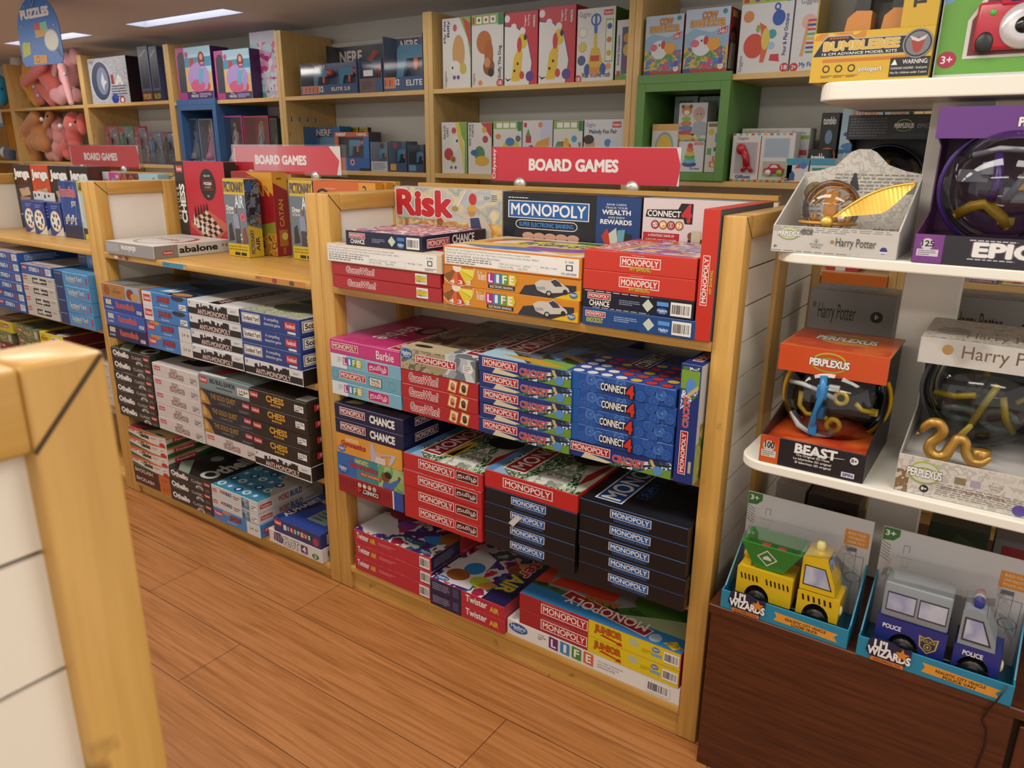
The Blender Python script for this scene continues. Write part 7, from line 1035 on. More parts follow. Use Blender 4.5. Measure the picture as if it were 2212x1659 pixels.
t = MB(); t.cbox(.03, y0 + .012, bz + .072, .046, y0 + .024, bz + .1, YL, .002); t.lathe([(0, -.006), (.008, -.006), (.008, .0), (0, 0)], YL, 12, (.038, y0 + .012, bz + .097), 'y'); t.build('hinge_bracket', r)
for wx in (.066, .184): 
    for yy in (y0 + .001, y1 - .021): t = MB(); wheel(t, wx, yy, bz + .015, .0215); t.build('wheel', r)
t = MB(); t.ell(.227, y0 + .012, bz + .04, .004, .007, .009, M('#e8e0a0', .3)); t.build('headlight', r)
blister(r, [(.013, .012), (.013, .14), (.024, .168), (.15, .168), (.205, .176), (.238, .11), (.24, .012)], .0075, .112)
for o in r.children:
    if o.name.split('.')[0] in ('rear_body', 'cab', 'tipping_bin', 'red_block', 'hinge_bracket', 'headlight'): soften(o); o.scale.z = 1.2; o.location.z = -.004
# police van
r, w, d = lil('blue police van toy with grey roof in an open teal carton', .2535, (1.5105, -.0545, .4195), 0, 'POLICE VAN', 'POLICE VAN')
BL, GY = M('#25307e', .3), M('#8f979c', .35)
t = MB(); t.cbox(.03, y0 + .008, bz + .006, .222, y1 - .008, bz + .02, BK, .002); t.build('chassis', r)
t = MB(); t.prism(arch_side(.024, .142, bz + .018, bz + .066, .074, .026), y1 - y0, BL, 'y', y0); f = Face((.024, y0, bz + .018), (.118, 0, 0), (0, 0, .048), t); f.draw([('t', 'POLICE', .1, .6, .36, .76, W_, 0, .03)]); t.build('rear_body', r)
t = MB(); t.prism(arch_side(.154, .228, bz + .018, bz + .058, .188, .026), y1 - y0, BL, 'y', y0); f = Face((.154, y0, bz + .018), (.074, 0, 0), (0, 0, .04), t); f.draw([('t', 'POLICE', .2, .62, .62, .82, W_, 0, .03)]); t.build('front_body', r)
t = MB(); t.cbox(.028, y0 + .001, bz + .0665, .14, y1 - .001, bz + .13, GY, .004, 2); t.prism([(.157, bz + .0585), (.157, bz + .118), (.166, bz + .122), (.19, bz + .12), (.214, bz + .075), (.216, bz + .0585)], y1 - y0 - .004, GY, 'y', y0 + .002); cab_ = t.build('cabin', r)
t = MB(); f = Face((.028, y0 + .0008, bz + .066), (.112, 0, 0), (0, 0, .064), t); WN = ART(['#8088b0', '#c4c6d2', '#9a9ec0', '#b9bccb'], 9, 'soft'); f.draw([('r', .06, .2, .5, .74, '#3a3a44'), ('r', .075, .24, .485, .7, WN), ('r', .54, .2, .96, .74, '#3a3a44'), ('r', .555, .24, .945, .7, WN)]); f = Face((.157, y0 + .0016, bz + .0585), (.059, 0, 0), (0, 0, .064), t); f.draw([('p', [(.08, .12), (.08, .76), (.56, .76), (.88, .12)], '#3a3a44'), ('p', [(.13, .17), (.13, .71), (.54, .71), (.8, .17)], WN)]); f = Face((.2142, y0 + .004, bz + .072), (0, y1 - y0 - .008, 0), (-.0225, 0, .045), t); f.draw([('r', .06, .08, .94, .94, '#3a3a44'), ('r', .1, .12, .9, .9, '#a8b0c4')]); t.build('windows', cab_)
f = Face((.024, y0 - .0002, bz + .018), (.118, 0, 0), (0, 0, .048)); f.draw([('p', [(.62, .72), (.7, .66), (.76, .74), (.82, .66), (.9, .72), (.88, .3), (.76, .08), (.64, .3)], '#c8a85a'), ('p', [(.645, .66), (.7, .62), (.76, .69), (.82, .62), (.875, .66), (.86, .32), (.76, .13), (.66, .32)], '#3a3640'), ('t', 'POLICE', .66, .5, .86, .6, '#c8a85a', 0, .02), ('c', .76, .34, .13, '#c8a85a'), ('c', .76, .34, .1, '#3a3640'), ('p', [(.76 + (.03 if i % 2 == 0 else .012) * math.sin(i * pi / 5), .34 + (.08 if i % 2 == 0 else .035) * math.cos(i * pi / 5)) for i in range(10)], '#c8a85a')]); f.mb.build('police_badge', r)
t = MB(); R_ = [(y0 + .014 + i * .0135, c) for i, c in enumerate(('#2a3a9a', '#b9bec4', '#c82f2c'))]
for yy, c in R_: t.lathe([(0, 0), (.0085, 0), (.0085, .0134), (0, .0134)], M(c, .25), 16, (.178, yy, bz + .129), 'y')
t.build('light_bar', r)
for wx in (.074, .188):
    for yy in (y0 + .001, y1 - .021): t = MB(); wheel(t, wx, yy, bz + .015, .0215); t.build('wheel', r)
t = MB(); t.ell(.229, y0 + .014, bz + .036, .004, .008, .01, M('#e8dfa0', .3)); t.build('headlight', r)
blister(r, [(.015, .012), (.015, .15), (.026, .168), (.15, .17), (.2, .178), (.236, .11), (.24, .012)], .0075, .112)
for o in r.children:
    if o.name.split('.')[0] in ('rear_body', 'front_body', 'cabin', 'police_badge', 'light_bar', 'headlight'): soften(o); o.scale.z = 1.16; o.location.z = -.004

# --- maze ball packs
def ring(mb, cx, cy, cz, R, r_, c, tilt=0, yaw=0, a0=0, a1=360, n=40):
    pts = []
    for k in range(n + 1):
        a = math.radians(a0 + (a1 - a0) * k / n); v = Vector((R * math.cos(a), 0, R * math.sin(a)))
        v = Matrix.Rotation(tilt, 3, 'X') @ v; v = Matrix.Rotation(yaw, 3, 'Z') @ v; pts.append((cx + v.x, cy + v.y, cz + v.z))
    if a1 - a0 >= 360: pts = pts[:-1]
    mb.tube(pts, r_, c, 8, closed=a1 - a0 >= 360)
def globe(r, cx, cy, cz, R, rc, bits, tint='#f4f6f6'):
    t = MB(); t.ell(cx, cy, cz, R, R, R, CLEAR(tint, .9, .035), 40, 24); gl = t.build('clear_globe', r)
    t = MB(); ring(t, cx, cy, cz, R * 1.005, R * .05, M(rc, .3), .16, .12); t.build('equator_ring', gl)
    for nm, els in bits:
        t = MB()
        for e in els:
            if e[0] == 'k': t.tube([(cx + p[0] * R, cy + p[1] * R, cz + p[2] * R) for p in e[1]], e[2] * R, M(e[3], .3), 8)
            elif e[0] == 'b':
                x, y, z, sx, sy, sz, c = e[1:]; t.cbox(cx + (x - sx) * R, cy + (y - sy) * R, cz + (z - sz) * R, cx + (x + sx) * R, cy + (y + sy) * R, cz + (z + sz) * R, M(c, .35), .0012)
            elif e[0] == 'o': ring(t, cx + e[1] * R, cy + e[2] * R, cz + e[3] * R, e[4] * R, e[5] * R, M(e[6], .3), e[7] if len(e) > 7 else 0)
        t.build(nm, gl)
def perplex(x0, y0, x1, y1, c='#e8e8e2'): return ('P', 'maker_logo', [('e', (x0 + x1) / 2, (y0 + y1) / 2 + (y1 - y0) * .12, (x1 - x0) * .42, (y1 - y0) * .4, '#a8c03a'), ('e', (x0 + x1) / 2, (y0 + y1) / 2 + (y1 - y0) * .12, (x1 - x0) * .37, (y1 - y0) * .33, '#c8642c' if c == 'o' else c), ('e', (x0 + x1) / 2, (y0 + y1) / 2 - (y1 - y0) * .1, (x1 - x0) * .44, (y1 - y0) * .36, '#8fae2c'), ('e', (x0 + x1) / 2, (y0 + y1) / 2 - (y1 - y0) * .1, (x1 - x0) * .39, (y1 - y0) * .3, '#c8642c' if c == 'o' else c)] + ot('PERPLEXUS', x0, (y0 + y1) / 2 - (y1 - y0) * .17, x1, (y0 + y1) / 2 + (y1 - y0) * .17, W_, '#22201c', 0, .1, .05))
def ballpack(label, loc, w, d, h, lip, band, lipc, bandc, sidec, topc, lipart, bandart, topart, yb=.08, inner=None):
    "pack with a low lip, leaning open front, a top band, and back card"
    r = root('maze_ball_pack', label, 'toy', loc); m2 = MB()
    m2.cbox(0, 0, 0, w, .003, lip, lipc, .0006); m2.box(0, .003, 0, w, d, .003, '#3a3434'); m2.box(0, d - .003, .003, w, d, h, sidec)
    if inner: m2.box(.0026, .0032, lip * .72, w - .0026, d - .0032, lip * .78, inner)
    m2.cbox(-.004, yb, h - band, w + .004, yb + .003, h, bandc, .0006); m2.cbox(-.004, yb + .003, h - .003, w + .004, d, h, topc, .0006)
    for x in (0, w - .0025): m2.prism([(.003, .003), (d - .003, .003), (d - .003, h - .003), (yb + .003, h - .003), (yb + .003, h - band), (d * .6, h - band - .01), (d * .6, lip * 1.6), (.003, lip)], .0025, sidec, 'x', x)
    m2.build('carton', r)
    f = Face((0, 0, 0), (w, 0, 0), (0, 0, lip)); f.draw([e for e in lipart if e[0] != 'P']); f.draw([e for e in lipart if e[0] == 'P'], r); f.mb.build('lip_print', r)
    f = Face((-.004, yb, h - band), (w + .008, 0, 0), (0, 0, band)); f.draw([e for e in bandart if e[0] != 'P'] + [('r', 0, 0, 1, .01, bandc)]); f.draw([e for e in bandart if e[0] == 'P'], r); f.mb.build('band_print', r)
    f = Face((-.004, yb + .003, h), (w + .008, 0, 0), (0, d - yb - .003, 0)); f.draw(topart, r)
    if topart: f.mb.build('top_print', r)
    return r
ORG = ART(['#c8541c', '#d8642a', '#c03a1c', '#cf5522'], 9, 'soft')
r = ballpack('orange and black maze ball pack with yellow ringed clear ball', (1.2845, -.0475, .7655), .190, .26, .221, .056, .052, '#211c22', '#cc4a22', '#2a2226', '#c87a34',
    [('r', .0, 0, .19, 1, ART(['#d8942a', '#cf5a22', '#c8401c'], 12, 'soft')), ('c', .09, .62, .2, '#c9c4be'), ('t', '100', .05, .55, .14, .78, '#1d1b1b', 0, .03), ('r', .02, .22, .165, .46, '#d8d2c8'), ('l', .03, .24, .155, .44, 3, '#5a4a40'), P('title_lettering', *ot('BEAST', .35, .6, .74, .92, W_, '#3a3034', 0, .07, .045), ('p', [(.34, .58), (.8, .7), (.82, .72), (.34, .62)], W_)), ('t', 'The Original 3D Maze', .36, .46, .68, .56, W_, 0, .015), ('t', 'Le labyrinthe 3D original', .34, .33, .7, .43, W_, 0, .015), ('t', 'El laberinto 3D original', .36, .2, .7, .3, W_, 0, .015), ('c', .9, .72, .13, W_), ('t', '8+', .875, .66, .925, .78, '#211c22', 0, .03), ('r', .8, .1, .92, .28, '#dcdce4'), ('t', 'SPIN', .815, .14, .905, .24, '#3a3a8a', 0, .04)],
    [('r', 0, 0, 1, 1, ART(['#cc4a22', '#d0501f', '#c4421f'], 7, 'soft')), perplex(.3, .12, .66, .88, '#cc4a22')], [('r', .02, .02, .98, .98, ORG), perplex(.24, .3, .8, .84, '#c8803a')], .078, ORG)
globe(r, .098, .152, .112, .098, '#d8a41c', [('blue_track', [('k', [(-.12, -.86, .62), (-.08, -.95, .3), (-.14, -.93, .0), (-.2, -.9, -.3), (-.24, -.7, -.72)], .07, '#2a7fb8'), ('b', -.1, -.86, .3, .1, .1, .14, '#2a7fb8'), ('b', -.1, -.86, -.12, .09, .1, .12, '#2a7fb8'), ('b', -.2, -.8, -.5, .08, .1, .12, '#2a7fb8')]), ('grey_track', [('k', [(-.8, -.5, .3), (-.5, -.78, .36), (-.1, -.9, .3), (.15, -.9, .2)], .05, '#b9b9bc'), ('k', [(-.68, -.6, -.3), (-.5, -.72, -.52), (-.2, -.74, -.64), (.1, -.7, -.6), (.14, -.74, -.5)], .07, '#b5b5b8'), ('b', .1, -.86, .4, .1, .06, .06, '#b5b5b8')]), ('yellow_track', [('o', .24, -.85, .22, .11, .045, '#d8b428'), ('k', [(.5, -.7, .12), (.6, -.6, -.02), (.8, -.5, -.06)], .05, '#d8b428'), ('k', [(-.6, -.4, .1), (-.6, -.4, -.2), (-.45, -.4, -.36), (-.1, -.5, -.32), (.1, -.6, -.4)], .05, '#c8a424'), ('o', .14, -.7, -.4, .12, .05, '#d8b428'), ('b', .8, -.42, -.08, .07, .08, .06, '#d8b428')]), ('inner_shell', [('b', .3, .3, .0, .4, .2, .4, '#3a3c42'), ('b', -.4, .4, .1, .3, .2, .4, '#44464c')])])
# grey white prophecy pack
PAPER = ART(['#c9c4ba', '#d5d0c6', '#bdb7ac', '#d9d5cc'], 60, 'noise')
r = ballpack('cream wizard-themed maze ball pack with yellow tracks and gold snake', (1.5245, -.0375, .7655), .215, .28, .268, .07, .046, '#cfc9bd', '#bdb8b0', '#a8a298', '#b5afa6',
    [('r', 0, 0, 1, 1, PAPER), ('l', .3, .1, .98, .44, 6, '#8a8276'), ('r', .0, .0, .1, .6, ART(['#c9c4ba', '#8a6a4a', '#d5d0c6'], 50)), perplex(.08, .3, .33, .9, '#d5d0c6'), ('t', 'PROPHECY / PROPH\u00c9TIE / PROFEC\u00cdA', .34, .3, .78, .38, '#7a4a3a', 0, .015), ('r', .42, .5, .5, .68, '#8a7a5a'), ('r', .53, .5, .6, .68, '#a8a0b0'), ('c', .7, .6, .12, '#a09a8e'), ('c', .7, .6, .11, '#d5d0c6'), ('t', 'WIZARDING', .65, .6, .75, .65, '#8a8276', 0, .01), ('t', 'WORLD', .67, .53, .73, .58, '#8a8276', 0, .01), ('c', .22, .2, .1, '#22201e'), ('t', '8+', .2, .16, .24, .24, W_, 0, .03), ('c', .88, .16, .14, '#5a4a9a')],
    [('r', 0, 0, 1, 1, ART(['#bdb8b0', '#cbc6bd', '#b0aaa2'], 12, 'soft')), ('e', .2, .62, .04, .2, '#a8814a'), P('title_lettering', ('t', 'Harry Potter', .3, .2, 1.0, .85, '#6a5238', 0, .0))], [('r', .02, .02, .98, .98, ART(['#a8a298', '#bdb7ac', '#8f897e', '#c9c4ba'], 60, 'noise')), ('t', 'Harry Potter', .3, .1, .95, .4, '#6a6056', 0, .0), ('e', .2, .4, .12, .18, '#8a8478')], .072, '#c9c6c2')
globe(r, .105, .165, .163, .100, '#55585a', [('yellow_track', [('k', [(-.3, -.6, -.9), (-.1, -.85, -.45), (.05, -.9, .0), (.2, -.8, .35)], .06, '#c8b04a'), ('k', [(-.75, -.4, -.06), (-.4, -.6, -.02), (-.1, -.7, .08)], .06, '#b89a2a'), ('k', [(.3, -.6, .1), (.4, -.6, -.3), (.55, -.5, -.55)], .06, '#b89a2a'), ('k', [(-.1, -.4, .7), (.0, -.5, .4)], .06, '#a88e28'), ('k', [(.5, -.5, .0), (.8, -.3, .2)], .05, '#b89a2a')]), ('grey_track', [('o', -.3, -.3, -.4, .25, .07, '#6f7a7a', .9), ('o', .3, -.2, -.45, .25, .07, '#6f7a7a', .6), ('b', -.5, .3, -.1, .2, .2, .1, '#5a6264'), ('b', .3, .4, .3, .3, .2, .1, '#5a6264')])], '#d9dcda')
def smooth_path(P_, rs, n=6):
    out, ro = [], []
    for i in range(len(P_) - 1):
        p0, p1, p2, p3 = [Vector(P_[min(max(i + k, 0), len(P_) - 1)]) for k in (-1, 0, 1, 2)]
        for k in range(n):
            t = k / n; out.append(.5 * ((2 * p1) + (p2 - p0) * t + (2 * p0 - 5 * p1 + 4 * p2 - p3) * t * t + (3 * p1 - p0 - 3 * p2 + p3) * t ** 3)); ro.append(rs[i] + (rs[i + 1] - rs[i]) * t)
    return out + [Vector(P_[-1])], ro + [rs[-1]]
t = MB(); GD = M('#a8813a', .32, .55); pp, rr_ = smooth_path([(.026, .03, .108), (.030, .026, .118), (.040, .024, .129), (.052, .026, .128), (.058, .028, .116), (.052, .03, .101), (.043, .03, .088), (.044, .03, .074), (.056, .03, .067), (.068, .032, .072), (.074, .034, .088), (.082, .036, .104), (.094, .038, .1), (.098, .038, .082), (.108, .038, .068), (.124, .04, .068), (.136, .042, .08)], [.0035, .0075, .0085, .0085, .0095, .0095, .0095, .010, .010, .010, .0095, .009, .0085, .0085, .008, .007, .003]); t.tube(pp, .008, GD, 14, rs=rr_); t.add([(.024, .028, .104), (.018, .027, .1), (.02, .028, .107)], [(0, 1, 2)], GD)
t.build('gold_snake', r)
t = MB(); t.lathe([(.03, 0), (.032, .004), (.02, .012), (.012, .04), (.016, .055), (0, .056)], GD, 20, (.12, .09, .02)); t.build('gold_base', r)
# purple epic pack
r = ballpack('purple and black maze ball pack with purple ringed ball, upper shelf', (1.487, .012, 1.166), .205, .246, .256, .048, .052, '#2a2530', '#6a3a8a', '#5a2a5a', '#5a2f78',
    [('r', 0, 0, .22, 1, ART(['#b04a9a', '#7a3a8a', '#9a4a98'], 9, 'soft')), ('c', .1, .66, .2, '#d5cfd5'), ('t', '125', .06, .58, .15, .78, '#1d1b1b', 0, .03), ('r', .03, .24, .19, .48, '#d8d2d8'), ('l', .04, .26, .18, .46, 3, '#5a4a60'), P('title_lettering', *ot('EPIC', .44, .34, .86, .8, W_, '#6a6470', 0, .09, .05)), ('l', .4, .84, .9, .92, 1, '#cfcad2'), ('l', .4, .2, .9, .28, 1, '#cfcad2')],
    [('r', 0, 0, 1, 1, ART(['#6f3d8e', '#6a3788', '#663484'], 6, 'soft')), perplex(.56, .12, .98, .88, '#6a3a8a')], [], .09, '#4a2a4a')
globe(r, .118, .138, .124, .105, '#4a2a7a', [('grey_track', [('k', [(-.55, -.6, .5), (-.2, -.75, .6), (.2, -.75, .58), (.5, -.6, .5)], .05, '#8f9296'), ('b', -.5, -.6, .18, .22, .08, .1, '#7a7e86'), ('b', -.3, -.66, .3, .1, .08, .1, '#8f949c'), ('b', .25, -.75, -.1, .3, .05, .12, '#6f7278'), ('k', [(.0, -.8, -.2), (.2, -.85, .2), (.3, -.8, .4)], .06, '#7a7c82')]), ('purple_track', [('k', [(-.2, -.7, .55), (-.14, -.8, .1), (-.2, -.8, -.2)], .07, '#4a2a7a')]), ('yellow_track', [('k', [(-.65, -.5, -.45), (-.45, -.65, -.3), (-.25, -.7, -.25), (.0, -.75, -.45), (.1, -.7, -.6)], .09, '#c8a41c'), ('b', .2, -.82, .1, .08, .05, .12, '#c8a41c'), ('b', .06, -.7, -.5, .12, .08, .06, '#c8a41c')])], '#e8e6ea')
# back pack on the same shelf
r = ballpack('black maze ball pack standing at the back of the upper shelf', (1.268, .44, 1.166), .165, .11, .262, .03, .052, '#1a181c', '#1b191d', '#201c24', '#1a181c', [('r', 0, 0, .1, .1, '#1a181c')], [('l', .03, .1, .5, .9, 7, '#5a5658'), perplex(.56, .3, .78, .8, '#1b191d'), ('t', 'EPIC', .82, .46, .96, .62, '#8a8488', 0, .03), ('l', .55, .06, .95, .24, 3, '#4a4648')], [], .02)
globe(r, .083, .05, .12, .078, '#1d1830', [('black_track', [('o', .0, -.5, .0, .5, .12, '#1a181c', .3), ('o', -.3, -.3, .2, .5, .12, '#1a181c', .1), ('k', [(-.1, -.8, -.6), (.1, -.8, .0), (.15, -.7, .6)], .07, '#b5901c'), ('b', .5, -.3, .1, .2, .2, .3, '#2a1c4a')])], '#cfccd4')
# golden flyer pack
r = root('maze_ball_pack', 'open newspaper-print pack with clear ball and golden wing, upper shelf', 'toy', (1.2465, .0145, 1.1658)); w, d = .2165, .185
m2 = MB(); m2.cbox(0, 0, 0, w, .003, .049, '#cbc7bf', .0006); m2.box(0, .003, 0, w, d, .003, '#bdb8ae')
bk = [(.0, .003), (.0, .142), (.03, .146), (.06, .156), (.085, .182), (.098, .187), (.118, .187), (.131, .181), (.155, .158), (.187, .147), (w, .142), (w, .003)]; m2.prism(bk, .003, PAPER, 'y', d - .003, '#cfcbc4')
for x in (0, w - .003): m2.prism([(.003, .003), (d - .003, .003), (d - .003, .135), (d - .02, .128), (.003, .049)], .003, '#d0ccc4', 'x', x)
m2.build('carton', r)
f = Face((0, 0, 0), (w, 0, 0), (0, 0, .049)); f.draw([('r', 0, .0, 1, 1, ART(['#c4c0b9', '#d0ccc5', '#cbc7c0'], 12, 'soft')), ('l', .0, .78, 1, .98, 3, '#8f8a80'), ('l', .0, .02, 1, .1, 1, '#8f8a80'), ('t', 'WIZARDING', .32, .32, .43, .4, '#6a6660', 0, .01), ('t', 'WORLD', .335, .22, .415, .3, '#6a6660', 0, .01), *[('p', [(.372 + .035 * math.cos(a * pi / 8), .44 + .2 * math.sin(a * pi / 8)), (.37, .42), (.374, .42)], '#8a867e') for a in range(1, 8)], ('t', '8+', .025, .16, .05, .26, '#333', 0, .02), ('c', .9, .3, .12, '#3a3a8a'), ('r', .87, .2, .93, .26, W_)])
f.draw([perplex(.05, .46, .23, .96, '#cbc7c0'), P('subtitle_lettering', *ot('GO!', .24, .72, .33, .9, '#8a867e', '#3a3834', 0, .08, .03)), P('title_lettering', ('t', 'Harry Potter', .53, .26, .84, .66, '#4a4034', 0, .0)), ('e', .5, .5, .015, .06, '#a8814a')], r); f.mb.build('lip_print', r)
f = Face((0, d - .0031, .003), (w, 0, 0), (0, 0, .142)); f.draw([('l', .28, .7, .98, .98, 6, '#8f8a80'), ('l', .02, .1, .2, .6, 8, '#8f8a80'), ('r', .26, .62, .4, .86, '#b0aaa0'), ('t', 'CONTACT', .27, .78, .39, .84, '#5a564e', 0, .02), ('r', .78, .72, .96, .86, '#8a857c'), ('t', 'MAGICAL', .8, .8, .94, .84, '#d0ccc4', 0, .01), ('t', 'CREATURES', .66, .16, .96, .24, '#8a857c', 0, .02), ('p', [(.4, .75), (.44, .98), (.46, .98), (.5, .75)], '#3a3c3e')]); f.draw([P('round_badge', ('c', .12, .7, .15, '#6a5c34'), ('c', .12, .7, .14, '#8a7a48'), ('t', 'SOLVE', .085, .78, .155, .81, '#1d1b16', 0, .02), ('t', 'THE', .1, .72, .14, .75, '#1d1b16', 0, .02), ('t', 'MAGICAL', .07, .655, .17, .685, '#1d1b16', 0, .02), ('t', 'MAZE', .09, .595, .15, .625, '#1d1b16', 0, .02))], r); f.mb.build('backing_print', r)
GO = M('#d8b04a', .3, .35); cx, cy, cz, R = .08, .09, .079, .052
t = MB(); t.ell(cx, cy, cz, R, R, R, CLEAR('#f6f6fa', .9, .04), 36, 22); gl = t.build('clear_globe', r)
t = MB(); AM = M('#d8923a', .3)
for k in range(5): ring(t, cx, cy, cz, R * (.9 - .12 * (k % 2)), .0016, AM, .3 * k, .5 * k, 10, 170)
t.cbox(cx - .012, cy - .01, cz - .03, cx + .012, cy + .01, cz + .03, AM, .002)
for k in range(10): a = k * .63; t.tube([(cx + .03 * math.cos(a), cy + .03 * math.sin(a), cz - .034), (cx + .034 * math.cos(a + .2), cy + .034 * math.sin(a + .2), cz - .012)], .0018, AM, 6)
t.build('maze_track', gl)
t = MB(); ring(t, cx - .002, cy - .006, cz - .028, .05, .0032, M('#d8982f', .3), pi / 2 - .05, 0); t.build('equator_ring', r)
t = MB(); t.lathe([(0, -.012), (.009, -.012), (.010, -.006), (.010, .006), (0, .007)], GO, 18, (cx + .008, .034, cz - .022), 'y'); t.build('wing_hub', r)
t = MB(); n = 40; up = []; lo = []
for k in range(n + 1):
    u = k / n; x = cx + .012 + u * .128; zt_ = cz - .02 + .070 * u + .016 * math.sin(u * pi) ; wd = .004 + .031 * math.sin(min(1, u * 1.12) * pi * .82) ** .9 * (1 - u ** 6); y = .034 + .03 * u - .012 * math.sin(u * pi)
    up.append((x, y, zt_)); lo.append((x + .012 * math.sin(u * pi), y - .006, max(cz - .02 + .006 + .02 * u, zt_ - wd * 1.15)))
vs = []; fs = []
for k in range(n + 1):
    rib = .0004 * (1 if k % 2 else -1); a, b = Vector(up[k]), Vector(lo[k])
    for j in range(5): p = a.lerp(b, j / 4); vs.append((p.x, p.y + rib, p.z))
    for j in range(5): p = a.lerp(b, j / 4); vs.append((p.x, p.y + rib + .0022, p.z))
for k in range(n):
    for j in range(4): q = k * 10 + j; fs.append((q, q + 1, q + 11, q + 10)); q += 5; fs.append((q, q + 10, q + 11, q + 1))
    fs.append((k * 10, k * 10 + 10, k * 10 + 15, k * 10 + 5)); fs.append((k * 10 + 4, k * 10 + 9, k * 10 + 19, k * 10 + 14))
t.add(vs, fs, GO); t.tube(up, .0024, GO, 8); t.build('golden_wing', r)
# grey boxes seen through the stand
for (x0, w, lab, z1) in [(1.232, .192, 'grey wizard-themed box seen from behind at the back left of the middle shelf', 1.034), (1.52, .20, 'grey wizard-themed box seen from behind at the back right of the middle shelf', 1.05)]:
    standing('maze_ball_pack', w, .11, z1 - .7655, '#a09c98', {'F': [('r', 0, 0, 1, .62, '#9a9690'), ('p', [(0, .62), (.2, .6), (.5, .63), (.8, .6), (1, .62), (1, .605), (0, .605)], '#77726a'), P('title_lettering', ('t', 'Harry Potter', .12, .7, .56, .88, '#3f3831', 0, .0)), ('e', .07, .86, .02, .03, '#8a6a3a'), ('c', .8, .8, .05, '#3a3834'), ('t', '8+', .78, .78, .82, .82, W_, 0, .02), ('l', .1, .44, .95, .58, 5, '#5f5a54'), ('r', .05, .05, .48, .38, '#55514c'), ('r', .06, .06, .47, .37, '#a5a19b'), ('c', .27, .2, .1, '#55514c'), ('c', .27, .2, .085, '#a5a19b'), ('r', .52, .05, .95, .38, '#8a6f3a'), ('e', .72, .24, .14, .1, '#b5954a')], 'T': [('r', .0, .0, 1, 1, ART(['#8f8b86', '#a09c97', '#7f7b76'], 50)), ('t', 'Harry Potter', .3, .2, .8, .5, '#66615a', 180, .0)]}, (x0, .448, .7655), 0, lab, cat='toy')
# robot model kit
r = root('model_kit_box', 'yellow and black robot model kit box on the top shelf of the stand', 'toy', (1.2545, .118, 1.4705)); w, d, h = .2, .09, .30
m2 = MB(); m2.cbox(0, d - .004, 0, w, d, h, '#6a6450', .0006); m2.box(0, 0, 0, w, d - .004, .003, '#d8b02a'); m2.cbox(0, 0, .003, w, .0025, .085, '#d8b02a', .0005); m2.cbox(0, .0026, .003, .003, d - .004, h, '#9a8434', .0006); m2.cbox(w - .003, .0026, .003, w, d - .004, h, '#9a8434', .0006); m2.box(.003, .0, h - .004, w - .003, d - .004, h, '#d8b02a'); m2.box(w * .72, 0, .085, w, .0025, h - .004, '#d0a828'); m2.build('carton', r)
f = Face((0, 0, 0), (w, 0, 0), (0, 0, .12)); f.draw([('r', 0, .0, 1, .7, '#d8ae2a'), ('r', 0, .6, .45, .7, ART(['#d8922a', '#d8b83a', '#c8842a'], 90, 'vor')), ('r', .1, .28, .9, .33, '#c8781f'), ('p', [(.0, .36), (.08, .6), (.12, .66), (.32, .66), (.36, .61), (.8, .61), (.8, .36)], '#b9b5aa'), ('p', [(.01, .37), (.09, .595), (.125, .645), (.315, .645), (.355, .595), (.8, .595), (.8, .37)], '#1d1c1c'), *[('p', [(.14 + i * .028, .612), (.162 + i * .028, .612), (.168 + i * .028, .632), (.146 + i * .028, .632)], '#c8642a') for i in range(6)], ('t', '16 CM ADVANCE MODEL KITS', .09, .385, .72, .42, W_, 0, .015), *[('c', .14 + i * .11, .19, .055, '#3a3016') for i in range(3)], *[('c', .14 + i * .11, .19, .035, '#d8ae2a') for i in range(3)], ('l', .1, .06, .2, .1, 2, '#3a3016'), ('l', .21, .06, .31, .1, 2, '#3a3016'), ('l', .32, .06, .42, .1, 2, '#3a3016'), ('t', 'yolopart', .42, .12, .62, .2, '#5a3a6a', 0, .05), ('t', 'yolopart', .42, .12, .62, .2, W_, 0, .02), ('r', .68, .04, 1, .3, '#1d1c1c'), ('p', [(.69, .2), (.715, .28), (.74, .2)], W_), ('t', 'WARNING:', .78, .21, .98, .27, W_, 0, .01), ('t', 'CHOKING HAZARD - Small parts', .69, .13, .98, .17, W_, 0, .005), ('t', 'Not for children under 3 years', .69, .07, .98, .11, W_, 0, .005)])
f.draw([P('title_lettering', *ot('BUMBLEBEE', .1, .45, .73, .57, '#d8b04a', '#efe6c8', 0, .08, .05)), P('emblem', ('c', .88, .48, .2, '#8a8a8c'), ('c', .88, .48, .18, '#1d1c1e'), ('c', .88, .48, .16, '#7a7c80'), ('p', [(.82, .58), (.85, .55), (.88, .57), (.91, .55), (.94, .58), (.93, .5), (.91, .38), (.88, .35), (.85, .38), (.83, .5)], '#a83a2a'), ('p', [(.81, .59), (.88, .54), (.95, .59), (.93, .53), (.88, .5), (.83, .53)], '#c9ccd0'))], r); f.mb.build('front_print', r)
f = Face((w * .72, -.0001, .085), (w * .28, 0, 0), (0, 0, h - .09)); f.draw([('t', 'TRANSFORMERS', .3, .15, .62, .98, '#1d1c1c', 90, .05)]); f.mb.build('side_lettering', r)
t = MB(); OR_ = M('#d88a34', .35)
for x, s in ((.045, 1), (.107, 1)): t.prism([(x, .083), (x + .004, .11), (x + .018, .122), (x + .045, .12), (x + .045, .083)], .04, OR_, 'y', .025); t.prism([(x + .012, .122), (x + .018, .15), (x + .04, .15), (x + .04, .12)], .03, M('#1c1b1d', .4), 'y', .03)
t.cbox(.06, .035, .15, .15, .06, .28, M('#22201f', .4), .006); t.build('robot_figure', r)
MB().box(.003, .0003, .087, w * .72, .001, h - .004, CP_).build('clear_window', r)
